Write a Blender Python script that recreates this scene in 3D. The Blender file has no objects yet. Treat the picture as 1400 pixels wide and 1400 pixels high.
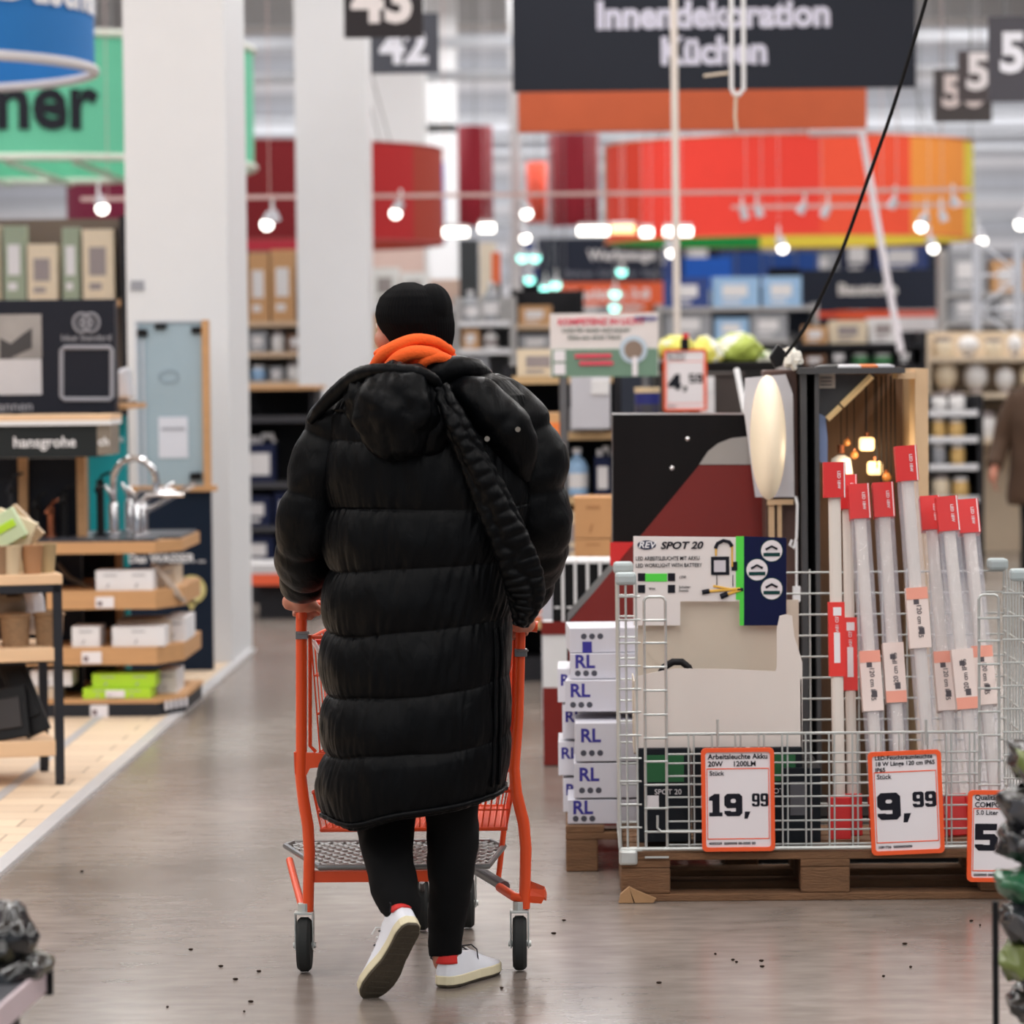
import bpy, bmesh, math, random
from mathutils import Vector, Matrix, noise, Quaternion
C = bpy.context.scene.collection
PI = math.pi
# ------------------------------------------------------------------ camera
FPX = 4800.0
CAMZ = 1.58
pitch = math.atan(200 / FPX); yaw = math.radians(1.11); roll = math.radians(-0.6)
RC = Matrix.Rotation(yaw, 3, 'Z') @ Matrix.Rotation(PI / 2 - pitch, 3, 'X') @ Matrix.Rotation(roll, 3, 'Z')
cam_d = bpy.data.cameras.new('camera'); cam = bpy.data.objects.new('camera', cam_d); C.objects.link(cam)
cam_d.sensor_fit = 'HORIZONTAL'; cam_d.sensor_width = 36; cam_d.lens = FPX / 1400 * 36
cam.matrix_world = Matrix.Translation((0, 0, CAMZ)) @ RC.to_4x4()
cam_d.clip_end = 300; cam_d.clip_start = 0.1
cam_d.dof.use_dof = True; cam_d.dof.focus_distance = 9.35; cam_d.dof.aperture_fstop = 3.6
bpy.context.scene.camera = cam
# ------------------------------------------------------------------ world, exposure, hall lamps and added fills
w = bpy.data.worlds.new('world'); bpy.context.scene.world = w; w.use_nodes = True
w.node_tree.nodes['Background'].inputs[0].default_value = (0.75, 0.85, 1, 1)
w.node_tree.nodes['Background'].inputs[1].default_value = 0.3
vs = bpy.context.scene.view_settings
vs.view_transform = 'Standard'; vs.look = 'None'; vs.gamma = 1; vs.use_curve_mapping = False; vs.exposure = -0.45
def area(x, y, z, sx, sy, power, col=(1, 0.985, 0.975), rot=(0, 0, 0)):
    l = bpy.data.lights.new('hall_lamp_or_fill', 'AREA'); l.shape = 'RECTANGLE'; l.size = sx; l.size_y = sy; l.energy = power; l.color = col
    o = bpy.data.objects.new('hall_lamp_or_fill', l); o.location = (x, y, z); o.rotation_euler = rot; C.objects.link(o)
for x in (-9, -4.5, 0, 4.5, 9):                       # continuous ceiling light lines along the hall
    area(x, 17, 6.3, 0.5, 46, 1500)
area(0, 47, 6.6, 20, 4, 1700); area(0, 58, 7.0, 20, 4, 1300); area(0, 64, 7.6, 26, 1, 1500, rot=(math.radians(55), 0, 0))  # the tilted last one is added to brighten the back wall
area(0, 38, 6.1, 14, 56, 1300, rot=(math.pi, 0, 0))     # added uplight without a fixture, brightens the ceiling
# added fill panel behind the camera, standing in for daylight from an assumed entrance
area(0, -9, 3.2, 14, 4.5, 150, (0.86, 0.93, 1.0), (math.radians(90), 0, 0))

def W(px, py, Y):
    d = RC @ Vector(((px - 700) / FPX, (700 - py) / FPX, -1))
    return Vector((0, 0, CAMZ)) + d * (Y / d.y)
def rect(px0, py0, px1, py1, Y):
    mx, my = (px0 + px1) / 2, (py0 + py1) / 2
    return W(px0, my, Y).x, W(px1, my, Y).x, W(mx, py1, Y).z, W(mx, py0, Y).z
# ------------------------------------------------------------------ materials
def lin(c):
    return tuple(((v / 255) / 12.92 if v / 255 <= 0.04045 else ((v / 255 + 0.055) / 1.055) ** 2.4) for v in c) + (1,)
MATS = {}
def M(name, rgb, rough=0.6, metal=0.0, var=0.08, scale=6, bump=0.0, bscale=40, emit=0, alpha=1.0, spec=0.5, sheen=0, stretch=None):
    if name in MATS: return MATS[name]
    m = bpy.data.materials.new(name); m.use_nodes = True; nt = m.node_tree; b = nt.nodes['Principled BSDF']
    if spec == 0.5 and sum(rgb) < 150 and not metal: spec = 0.18
    c = lin(rgb); b.inputs['Roughness'].default_value = rough; b.inputs['Metallic'].default_value = metal
    b.inputs['Specular IOR Level'].default_value = spec
    tc = nt.nodes.new('ShaderNodeTexCoord'); mp = nt.nodes.new('ShaderNodeMapping'); nt.links.new(tc.outputs['Object'], mp.inputs[0])
    if stretch: mp.inputs['Scale'].default_value = stretch
    n = nt.nodes.new('ShaderNodeTexNoise'); n.inputs['Scale'].default_value = scale; n.inputs['Detail'].default_value = 5
    nt.links.new(mp.outputs[0], n.inputs['Vector'])
    r = nt.nodes.new('ShaderNodeMix'); r.data_type = 'RGBA'
    r.inputs['A'].default_value = tuple(v * (1 - var) for v in c[:3]) + (1,); r.inputs['B'].default_value = tuple(min(1, v * (1 + var)) for v in c[:3]) + (1,)
    nt.links.new(n.outputs['Fac'], r.inputs['Factor']); nt.links.new(r.outputs['Result'], b.inputs['Base Color'])
    if bump:
        n2 = nt.nodes.new('ShaderNodeTexNoise'); n2.inputs['Scale'].default_value = bscale; nt.links.new(mp.outputs[0], n2.inputs['Vector'])
        bp = nt.nodes.new('ShaderNodeBump'); bp.inputs['Strength'].default_value = bump; bp.inputs['Distance'].default_value = 0.01
        nt.links.new(n2.outputs['Fac'], bp.inputs['Height']); nt.links.new(bp.outputs[0], b.inputs['Normal'])
    if emit:
        b.inputs['Emission Color'].default_value = c; b.inputs['Emission Strength'].default_value = emit
    if alpha < 1: b.inputs['Alpha'].default_value = alpha
    if sheen: b.inputs['Sheen Weight'].default_value = sheen
    MATS[name] = m; return m
white = M('white_paint', (226, 226, 228), 0.6); black = M('black_plastic', (22, 22, 24), 0.45)
dark = M('anthracite', (42, 44, 50), 0.55); paper = M('paper', (232, 228, 232), 0.6, var=0.02); ink = M('ink', (25, 26, 36), 0.6, var=0.02)
orange = M('cart_orange', (222, 76, 28), 0.38, var=0.12); signorange = M('sign_orange', (240, 92, 42), 0.4, var=0.04)
zinc = M('zinc', (196, 200, 198), 0.42, 0.6, var=0.15, scale=20); steel = M('steel', (120, 120, 122), 0.4, 0.8)
chrome = M('chrome', (225, 225, 228), 0.12, 1.0, var=0.02); wood = M('oak', (196, 150, 104), 0.55, var=0.16, scale=3, stretch=(1, 6, 12))
lightwood = M('light_wood', (226, 190, 152), 0.6, var=0.12, scale=3, stretch=(1, 6, 12)); palwood = M('pallet_wood', (116, 84, 58), 0.85, var=0.4, scale=9, bump=0.5, stretch=(1, 4, 6))
greyw = M('grey_white', (196, 196, 200), 0.6); navy = M('navy', (22, 34, 58), 0.5); teal = M('teal', (0, 150, 158), 0.5)
red = M('red_card', (214, 40, 40), 0.4, var=0.06); darkred = M('dark_red_print', (122, 30, 24), 0.35, var=0.1); cardtan = M('cardboard', (196, 146, 98), 0.75, var=0.1)
txtwhite = M('white_lettering', (236, 236, 240), 0.6, var=0.01); rlblue = M('rl_blue', (48, 44, 140), 0.5, var=0.03)
lampglow = M('lamp_glow', (255, 250, 240), 0.4, emit=7); warmglow = M('warm_glow', (255, 214, 150), 0.4, emit=2.2); tealglow = M('teal_glow', (150, 245, 230), 0.4, emit=5)
# ------------------------------------------------------------------ mesh builder
ORG = {}
class MB:
    def __init__(s): s.b = bmesh.new(); s.mi = 0
    def _f(s, vs):
        try:
            f = s.b.faces.new(vs); f.material_index = s.mi; return f
        except ValueError: return None
    def boxb(s, x0, x1, y0, y1, z0, z1, mi=None):
        return s.box(((x0 + x1) / 2, (y0 + y1) / 2, (z0 + z1) / 2), (abs(x1 - x0), abs(y1 - y0), abs(z1 - z0)), None, mi)
    def box(s, c, d, rot=None, mi=None):
        if mi is not None: s.mi = mi
        c = Vector(c); v = []
        for sx in (-1, 1):
            for sy in (-1, 1):
                for sz in (-1, 1):
                    p = Vector((sx * d[0] / 2, sy * d[1] / 2, sz * d[2] / 2))
                    if rot is not None: p = rot @ p
                    v.append(s.b.verts.new(c + p))
        for q in ((0, 1, 3, 2), (4, 6, 7, 5), (0, 4, 5, 1), (2, 3, 7, 6), (0, 2, 6, 4), (1, 5, 7, 3)): s._f([v[i] for i in q])
        return s
    def ring(s, c, u, v, ru, rv, n):
        return [s.b.verts.new(c + u * (ru * math.cos(2 * PI * k / n)) + v * (rv * math.sin(2 * PI * k / n))) for k in range(n)]
    def bridge(s, a, b):
        n = len(a)
        for k in range(n): s._f([a[k], a[(k + 1) % n], b[(k + 1) % n], b[k]])
    def tube(s, pts, r, n=8, closed=False, mi=None, flat=1.0, caps=True, fv=None):
        if mi is not None: s.mi = mi
        pts = [Vector(p) for p in pts]; m = len(pts); rr = r if isinstance(r, (list, tuple)) else [r] * m
        rings = []; nu = None
        for i, p in enumerate(pts):
            a = pts[i - 1] if (i > 0 or closed) else p; b = pts[(i + 1) % m] if (i < m - 1 or closed) else p
            t = (b - a).normalized() if (b - a).length > 1e-9 else Vector((0, 0, 1))
            if fv is not None:
                nu = fv - t * fv.dot(t)
            elif nu is None:
                ref = Vector((0, 0, 1)) if abs(t.z) < 0.9 else Vector((1, 0, 0)); nu = ref - t * ref.dot(t)
            else: nu = nu - t * nu.dot(t)
            nu.normalize(); vv = t.cross(nu); rings.append(s.ring(p, nu, vv, rr[i] * flat, rr[i], n))
        for i in range(m - 1): s.bridge(rings[i], rings[i + 1])
        if closed: s.bridge(rings[-1], rings[0])
        elif caps: s._f(rings[0][::-1]); s._f(rings[-1])
        return s
    def cyl(s, p0, p1, r0, r1=None, n=20, mi=None): return s.tube([p0, p1], [r0, r0 if r1 is None else r1], n, mi=mi)
    def lathe(s, c, prof, n=24, mi=None, ax='Z'):
        if mi is not None: s.mi = mi
        c = Vector(c); U, V, A = (Vector((1, 0, 0)), Vector((0, 1, 0)), Vector((0, 0, 1))) if ax == 'Z' else (Vector((1, 0, 0)), Vector((0, 0, 1)), Vector((0, -1, 0))) if ax == 'Y' else (Vector((0, 1, 0)), Vector((0, 0, 1)), Vector((1, 0, 0)))
        rs = [s.ring(c + A * z, U, V, max(r, 1e-4), max(r, 1e-4), n) for r, z in prof]
        for i in range(len(rs) - 1): s.bridge(rs[i], rs[i + 1])
        s._f(rs[0][::-1]); s._f(rs[-1]); return s
    def ell(s, c, r, n=16, mi=None, rot=None, disp=None):
        if mi is not None: s.mi = mi
        c = Vector(c); rows = []
        for i in range(n + 1):
            ph = PI * i / n
            row = []
            for k in range(2 * n):
                th = PI * k / n; p = Vector((math.sin(ph) * math.cos(th), math.sin(ph) * math.sin(th), math.cos(ph)))
                q = Vector((p.x * r[0], p.y * r[1], p.z * r[2]))
                if disp: q = q + p * disp(p)
                if rot is not None: q = rot @ q
                row.append(s.b.verts.new(c + q))
                if i in (0, n): break
            rows.append(row)
        for i in range(n):
            a, b = rows[i], rows[i + 1]; L = 2 * n
            for k in range(L):
                if i == 0: s._f([a[0], b[k], b[(k + 1) % L]])
                elif i == n - 1: s._f([a[k], b[0], a[(k + 1) % L]])
                else: s._f([a[k], b[k], b[(k + 1) % L], a[(k + 1) % L]])
        return s
    def poly(s, pts, y0, y1, mi=None):           # prism of an x,z outline between two depths
        if mi is not None: s.mi = mi
        a = [s.b.verts.new((p[0], y0, p[1])) for p in pts]; b = [s.b.verts.new((p[0], y1, p[1])) for p in pts]
        s._f(a); s._f(b[::-1]); n = len(a)
        for k in range(n): s._f([a[k], b[k], b[(k + 1) % n], a[(k + 1) % n]])
        return s
    def grid(s, f, nu, nv, wrap=False, mi=None):
        if mi is not None: s.mi = mi
        v = [[s.b.verts.new(f(i / nu, j / nv)) for i in range(nu if wrap else nu + 1)] for j in range(nv + 1)]
        for j in range(nv):
            for i in range(nu):
                k = (i + 1) % nu if wrap else i + 1
                s._f([v[j][i], v[j][k], v[j + 1][k], v[j + 1][i]])
        return v
    def text(s, body, size, c, mi=None, bold=0.0, sx=1.0, align='CENTER', rotz=0.0, rot=0.0, shear=0.0, th=0.0015, line=1.0):
        if mi is not None: s.mi = mi
        cu = bpy.data.curves.new('t', 'FONT'); cu.body = body; cu.size = size; cu.align_x = align; cu.align_y = 'CENTER'; cu.offset = bold * size; cu.extrude = th; cu.shear = shear; cu.space_line = line
        cu.resolution_u = 3
        o = bpy.data.objects.new('t', cu); C.objects.link(o); dg = bpy.context.evaluated_depsgraph_get()
        me = bpy.data.meshes.new_from_object(o.evaluated_get(dg))
        T = Matrix.Translation(c) @ Matrix.Rotation(rotz, 4, 'Z') @ Matrix.Rotation(rot, 4, 'Y') @ Matrix.Rotation(PI / 2, 4, 'X') @ Matrix.Diagonal((sx, 1, 1, 1))
        vs = [s.b.verts.new(T @ v.co) for v in me.vertices]
        for p in me.polygons: s._f([vs[i] for i in p.vertices])
        bpy.data.objects.remove(o); bpy.data.curves.remove(cu); bpy.data.meshes.remove(me); return s
    def build(s, name, mats, parent=None, smooth=False, bevel=0.0, local=False, rz=0.0, at=None, recalc=True):
        if not isinstance(mats, (list, tuple)): mats = [mats]
        if recalc: bmesh.ops.recalc_face_normals(s.b, faces=s.b.faces[:])
        if parent is not None: org = Vector((0, 0, 0)) if local else ORG[parent.name]
        elif at is not None: org = Vector((0, 0, 0))
        elif s.b.verts:
            xs = [v.co for v in s.b.verts]; org = Vector(((min(v.x for v in xs) + max(v.x for v in xs)) / 2, (min(v.y for v in xs) + max(v.y for v in xs)) / 2, min(v.z for v in xs)))
        if org.length: bmesh.ops.translate(s.b, verts=s.b.verts[:], vec=-org)
        me = bpy.data.meshes.new(name); s.b.to_mesh(me); s.b.free()
        for m in mats: me.materials.append(m)
        o = bpy.data.objects.new(name, me); C.objects.link(o)
        if parent is not None: o.parent = parent; ORG[o.name] = org
        else:
            o.location = at if at is not None else org; ORG[o.name] = Vector(o.location); o.rotation_euler.z = rz
        if smooth:
            me.polygons.foreach_set('use_smooth', [True] * len(me.polygons))
            if smooth == 'auto': me.set_sharp_from_angle(angle=math.radians(40))
        if bevel:
            bv = o.modifiers.new('bevel', 'BEVEL'); bv.width = bevel; bv.segments = 2; bv.limit_method = 'ANGLE'
        return o
def tag(o, label, cat, group=None, kind=None):
    o['label'] = label; o['category'] = cat
    if group: o['group'] = group
    if kind: o['kind'] = kind
    return o
def thing(name, label, cat, loc, group=None, rz=0.0):
    o = bpy.data.objects.new(name, None); C.objects.link(o); o.location = loc; o.rotation_euler.z = rz; ORG[o.name] = Vector(loc)
    o.empty_display_size = 0.1
    return tag(o, label, cat, group)
def struct(name, mb, mats, **k):
    o = mb.build(name, mats, **k); o['kind'] = 'structure'; return o
def dup(root, loc, label=None, rz=None, scale=None):
    r = root.copy(); C.objects.link(r); r.location = loc
    if rz is not None: r.rotation_euler.z = rz
    if scale is not None: r.scale = scale
    if label: r['label'] = label
    for ch in list(root.children):
        c = ch.copy(); C.objects.link(c); c.parent = r
        for g in list(ch.children):
            d = g.copy(); C.objects.link(d); d.parent = c
    return r
def interp(tab, x):
    if x <= tab[0][0]: return tab[0][1:]
    for a, b in zip(tab, tab[1:]):
        if x <= b[0]:
            t = (x - a[0]) / (b[0] - a[0]); return tuple(p + (q - p) * t for p, q in zip(a[1:], b[1:]))
    return tab[-1][1:]
def spline(pts, k=6):                         # Catmull-Rom through tuples
    P = [pts[0]] + list(pts) + [pts[-1]]; out = []
    for i in range(1, len(P) - 2):
        for j in range(k):
            t = j / k
            out.append(tuple(0.5 * (2 * b + (c - a) * t + (2 * a - 5 * b + 4 * c - d) * t * t + (3 * b - a - 3 * c + d) * t ** 3) for a, b, c, d in zip(P[i - 1], P[i], P[i + 1], P[i + 2])))
    out.append(tuple(pts[-1])); return out

# ================================================================== STRUCTURE
fm = bpy.data.materials.new('polished_concrete'); fm.use_nodes = True; nt = fm.node_tree; b = nt.nodes['Principled BSDF']
tc = nt.nodes.new('ShaderNodeTexCoord')
def nz(scale, stretch, detail=6, off=0):
    mp = nt.nodes.new('ShaderNodeMapping'); mp.inputs['Scale'].default_value = stretch; mp.inputs['Location'].default_value = (off, off, 0); nt.links.new(tc.outputs['Object'], mp.inputs[0])
    n = nt.nodes.new('ShaderNodeTexNoise'); n.inputs['Scale'].default_value = scale; n.inputs['Detail'].default_value = detail; nt.links.new(mp.outputs[0], n.inputs['Vector']); return n
n1 = nz(1.1, (1, 0.6, 1)); n2 = nz(9, (0.7, 1.6, 1), 8, 5); n3 = nz(0.7, (1, 0.5, 1), 3, 9)
cr = nt.nodes.new('ShaderNodeValToRGB'); cr.color_ramp.elements[0].position = 0.3; cr.color_ramp.elements[0].color = lin((116, 106, 99)); cr.color_ramp.elements[1].position = 0.7; cr.color_ramp.elements[1].color = lin((155, 147, 141))
nt.links.new(n1.outputs['Fac'], cr.inputs[0])
mx = nt.nodes.new('ShaderNodeMix'); mx.data_type = 'RGBA'; mx.blend_type = 'MULTIPLY'; mx.inputs['Factor'].default_value = 1
cr2 = nt.nodes.new('ShaderNodeValToRGB'); cr2.color_ramp.elements[0].position = 0.3; cr2.color_ramp.elements[0].color = (0.8, 0.79, 0.78, 1); cr2.color_ramp.elements[1].position = 0.7; cr2.color_ramp.elements[1].color = (1.05, 1.05, 1.06, 1)
nt.links.new(n2.outputs['Fac'], cr2.inputs[0]); nt.links.new(cr.outputs[0], mx.inputs['A']); nt.links.new(cr2.outputs[0], mx.inputs['B'])
mx3 = nt.nodes.new('ShaderNodeMix'); mx3.data_type = 'RGBA'; mx3.blend_type = 'MULTIPLY'; mx3.inputs['Factor'].default_value = 1
cr3 = nt.nodes.new('ShaderNodeValToRGB'); cr3.color_ramp.elements[0].position = 0.35; cr3.color_ramp.elements[0].color = (0.93, 0.97, 0.95, 1); cr3.color_ramp.elements[1].position = 0.65; cr3.color_ramp.elements[1].color = (1.02, 0.98, 0.97, 1)
nt.links.new(n3.outputs['Fac'], cr3.inputs[0]); nt.links.new(mx.outputs['Result'], mx3.inputs['A']); nt.links.new(cr3.outputs[0], mx3.inputs['B'])
nt.links.new(mx3.outputs['Result'], b.inputs['Base Color'])
mr = nt.nodes.new('ShaderNodeMapRange'); mr.inputs['To Min'].default_value = 0.18; mr.inputs['To Max'].default_value = 0.30; nt.links.new(n2.outputs['Fac'], mr.inputs[0]); nt.links.new(mr.outputs[0], b.inputs['Roughness'])
bp = nt.nodes.new('ShaderNodeBump'); bp.inputs['Strength'].default_value = 0.012; bp.inputs['Distance'].default_value = 0.01; nt.links.new(n2.outputs['Fac'], bp.inputs['Height']); nt.links.new(bp.outputs[0], b.inputs['Normal'])
b.inputs['Specular IOR Level'].default_value = 0.6
XL, XR, YB, YF, HC = -16, 18, 72, -9.5, 8.4
mb = MB(); mb.boxb(XL, XR, YF, YB, -0.2, 0); struct('floor', mb, fm, at=(0, 0, 0))
ceil_m = M('ceiling_sheet', (206, 196, 186), 0.7, var=0.04); wallm = M('wall_panel', (172, 174, 182), 0.7, var=0.05)
mb = MB(); mb.boxb(XL, XR, YF, YB, HC, HC + 0.2); struct('ceiling', mb, ceil_m, at=(0, 0, 0))
mb = MB(); mb.boxb(XL, XR, YB, YB + 0.2, 0, HC); struct('wall_back', mb, wallm)
mb = MB(); mb.boxb(XL - 0.2, XL, YF, YB, 0, HC); struct('wall_left', mb, wallm)
mb = MB(); mb.boxb(XR, XR + 0.2, YF, YB, 0, HC); struct('wall_right', mb, wallm)
# raised pale plank floor of the bathroom department with its edge strip, the strip runs along the aisle
pm = bpy.data.materials.new('pale_planks'); pm.use_nodes = True; nt2 = pm.node_tree; bb = nt2.nodes['Principled BSDF']; tc2 = nt2.nodes.new('ShaderNodeTexCoord')
br = nt2.nodes.new('ShaderNodeTexBrick'); br.inputs['Color1'].default_value = lin((224, 202, 176)); br.inputs['Color2'].default_value = lin((208, 186, 162)); br.inputs['Mortar'].default_value = lin((150, 130, 112))
br.inputs['Scale'].default_value = 1; br.inputs['Brick Width'].default_value = 1.3; br.inputs['Row Height'].default_value = 0.2; br.inputs['Mortar Size'].default_value = 0.004
nt2.links.new(tc2.outputs['Object'], br.inputs[0]); nt2.links.new(br.outputs[0], bb.inputs['Base Color']); bb.inputs['Roughness'].default_value = 0.45
g0, g1 = W(0, 1190, 7584 / 690), W(332, 898, 7584 / 398)
ex = (g0.x + g1.x) / 2
mb = MB(); mb.boxb(XL, ex - 0.035, 2, 19.6, 0, 0.012); struct('floor', mb, pm, at=(0, 0, 0))
mb = MB(); mb.boxb(ex - 0.035, ex + 0.02, 2, 19.6, 0, 0.014); struct('trim_1', mb, M('strip', (205, 205, 208), 0.35, 0.3))
xg = W(0, 1090, 7584 / 590).x; xg2 = W(130, 985, 7584 / 485).x
mb = MB(); mb.box(((xg + xg2) / 2, 14.2, 0.0135), (0.04, 6, 0.004), Matrix.Rotation(-math.atan2(xg2 - xg, 2.8), 3, 'Z')); struct('trim_2', mb, M('strip_grey', (176, 176, 178), 0.4))
xc = W(140, 1070, 14).x
# columns
colm = M('column_paint', (222, 223, 226), 0.55, var=0.02); sidem = M('column_side', (214, 206, 200), 0.6, var=0.03)
def column(px0, px1, y0, dep, m=colm):
    x0, x1 = W(px0, 300, y0).x, W(px1, 300, y0).x
    mb = MB(); mb.boxb(x0, x1, y0, y0 + dep, 0, HC)
    o = mb.build('column', m, bevel=0.01); o['kind'] = 'structure'; return o
column(171, 311, 18.7, 1.1); column(405, 503, 25.5, 0.6); column(508, 582, 38, 0.6); column(583, 626, 50, 0.6); column(698, 712, 46, 0.2)
# small label on the first column
r_ = rect(175, 383, 194, 397, 18.6); mb = MB(); mb.boxb(r_[0], r_[1], 18.694, 18.7, r_[2], r_[3]); tag(mb.build('wall_sticker', M('grey_sticker', (150, 152, 160))), 'small grey sticker on the big white column at left', 'sticker')
mb = MB()
for z0, y in ((6.4, 30), (6.9, 36), (6.9, 42), (7.1, 48), (7.3, 54), (7.4, 60)): mb.boxb(XL, XR, y, y + 0.3, z0, z0 + 0.5)
struct('trim_3', mb, M('beam_paint', (176, 176, 178), 0.6))
mb = MB()
for z0, y in ((5.2, 40), (4.9, 50), (5.6, 58), (4.4, 62)): mb.boxb(XL, XR, y, y + 0.15, z0, z0 + 0.12); mb.tube([(XL, y + 0.3, z0 - 0.3), (XR, y + 0.3, z0 - 0.3)], 0.06)
struct('trim_4', mb, M('pipe_grey', (196, 200, 208), 0.5))
mb = MB()
for k in range(13):
    z0 = 3.0 + k * 0.42; mb.boxb(XL, XR, YB - 0.02, YB, z0, z0 + 0.2, mi=k % 2)
struct('trim_5', mb, [M('wall_band', (206, 206, 212), 0.6), M('wall_band_dark', (178, 182, 192), 0.6)])
# ================================================================== PRICE SIGNS
def ring8(mb, x0, x1, z0, z1, t, y, th, ch):
    def o8(a, b, c, d, k): return [(a + k, c), (b - k, c), (b, c + k), (b, d - k), (b - k, d), (a + k, d), (a, d - k), (a, c + k)]
    O = o8(x0, x1, z0, z1, ch); I = o8(x0 + t, x1 - t, z0 + t * .8, z1 - t * .8, ch * .35)
    for yy0, yy1 in ((y, y + th),):
        A = [mb.b.verts.new((p[0], yy0, p[1])) for p in O]; B = [mb.b.verts.new((p[0], yy0, p[1])) for p in I]; A2 = [mb.b.verts.new((p[0], yy1, p[1])) for p in O]; B2 = [mb.b.verts.new((p[0], yy1, p[1])) for p in I]
        mb.bridge(A, B); mb.bridge(B, B2); mb.bridge(B2, A2); mb.bridge(A2, A)
def slab_digits(mb, s, x, z, h, y, wf=0.80):
    """heavy slab numerals, left edge x, baseline z"""
    w = h * wf; t = w * .36; th = .0006; c = w * .16
    for ch in s:
        if ch == '9':
            ring8(mb, x, x + w, z + h * .36, z + h, t, y, th, c); mb.poly([(x + w - t, z + h * .5), (x + w, z + h * .5), (x + w, z + c), (x + w - c, z), (x + c, z), (x, z + c), (x, z + h * .24), (x + t, z + h * .24), (x + t, z + t * .7), (x + w - t, z + t * .7)], y - .0002, y + th); x += w * 1.1
        elif ch == '1':
            mb.poly([(x, z), (x + w * .74, z), (x + w * .74, z + t * .6), (x + w * .58, z + t * .6), (x + w * .58, z + h), (x + w * .3, z + h), (x, z + h * .84), (x, z + h * .7), (x + w * .18, z + h * .7), (x + w * .18, z + t * .6), (x, z + t * .6)], y, y + th); x += w * .84
        elif ch == '5':
            mb.poly([(x, z + h), (x + w * .95, z + h), (x + w * .95, z + h - t * .8), (x + t, z + h - t * .8), (x + t, z + h * .62), (x + w - c, z + h * .62), (x + w, z + h * .62 - c), (x + w, z + c), (x + w - c, z), (x + c, z), (x, z + c), (x, z + h * .24), (x + t, z + h * .24), (x + t, z + t * .7), (x + w - t, z + t * .7), (x + w - t, z + h * .40), (x, z + h * .40)], y, y + th); x += w * 1.1
        elif ch == '4':
            mb.poly([(x + w * .55, z + h), (x + w * .88, z + h), (x + w * .88, z + h * .38), (x + w, z + h * .38), (x + w, z + h * .18), (x + w * .88, z + h * .18), (x + w * .88, z), (x + w * .52, z), (x + w * .52, z + h * .18), (x, z + h * .18), (x, z + h * .38)], y, y + th); x += w * 1.1
        elif ch == ',':
            mb.poly([(x, z - h * .12), (x + t * .5, z - h * .12), (x + t * .95, z + t * .7), (x + t * .1, z + t * .7)], y, y + th); x += t * 1.15
    return x
def price_sign(loc, label, head, unit, big, small, foot, rz=0.0, ry=0.0, w=0.214, h=0.304, clip=False):
    t = thing('price_sign', label, 'price sign', loc, rz=rz); t.rotation_euler.y = ry
    f = MB()
    b_ = 0.012; rr = 0.012
    def rrect(w, h, r, z0):
        out = []
        for cx, cz, a0 in ((w / 2 - r, h - r, 0), (-w / 2 + r, h - r, 90), (-w / 2 + r, r, 180), (w / 2 - r, r, 270)):
            for k in range(5): a = math.radians(a0 + k * 22.5); out.append((cx + r * math.cos(a), cz + r * math.sin(a) + z0))
        return out
    o_ = rrect(w, h, 0.014, 0); i_ = rrect(w - 2 * b_, h - 2 * b_, 0.008, b_); n = len(o_)
    for y0, y1 in ((0, 0.012),):
        A = [f.b.verts.new((p[0], y0, p[1])) for p in o_]; B = [f.b.verts.new((p[0], y0, p[1])) for p in i_]
        A2 = [f.b.verts.new((p[0], y1, p[1])) for p in o_]; B2 = [f.b.verts.new((p[0], y1, p[1])) for p in i_]
        f.bridge(A, B); f.bridge(B, B2); f.bridge(B2, A2); f.bridge(A2, A)
    f.build('frame', signorange, t, local=True)
    f = MB(); f.poly(i_, 0.005, 0.010); card = f.build('card', paper, t, local=True)
    f = MB(); x = w / 2 - b_ - 0.004
    f.boxb(-x, x, 0.004, 0.005, h * 0.795, h * 0.795 + 0.003); f.boxb(-x, x, 0.004, 0.005, h * 0.115, h * 0.115 + 0.003)
    f.boxb(-x, -x + 0.002, 0.004, 0.005, h * 0.115, h * 0.795); f.boxb(x - 0.002, x, 0.004, 0.005, h * 0.115, h * 0.795); f.build('card_border', signorange, card, local=True)
    f = MB(); L = -x + 0.004
    f.text(head, (0.021 if head.count('\n') < 2 else 0.0172) * w / 0.214, (L, 0.004, h * 0.88), bold=0.02, align='LEFT', sx=1.0, th=0.0005, line=1.02)
    f.build('heading', ink, card, local=True); f = MB()
    f.text(unit if unit else '-', 0.019, (L + 0.004, 0.004, h * 0.755), bold=0.012, align='LEFT', th=0.0005)
    f.build('unit_line', ink, card, local=True); f = MB()
    hb = 0.072 * w / 0.214 * (0.92 if len(big) == 3 else 1.1); xe = slab_digits(f, big, L + 0.002, h * 0.34, hb, 0.0042, 0.80 if len(big) == 3 else 0.86)
    slab_digits(f, small, xe + 0.001, h * 0.34 + hb * 0.42, hb * 0.58, 0.0042, min(1.0, (x - 0.003 - xe) / 2.12 / (hb * 0.58)))
    f.build('price', ink, card, local=True); f = MB()
    f.text(foot, 0.010, (L, 0.004, h * 0.075), bold=0.02, align='LEFT', th=0.0005, sx=1.1)
    f.build('lettering', ink, card, local=True)
    if clip:
        f = MB(); f.boxb(-0.02, 0.02, -0.005, 0.02, h - 0.005, h + 0.05, mi=0); f.boxb(-0.01, 0.02, -0.006, 0.015, h + 0.05, h + 0.075, mi=1); f.build('clip', [black, red], t, local=True, bevel=0.004)
    return t
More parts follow.
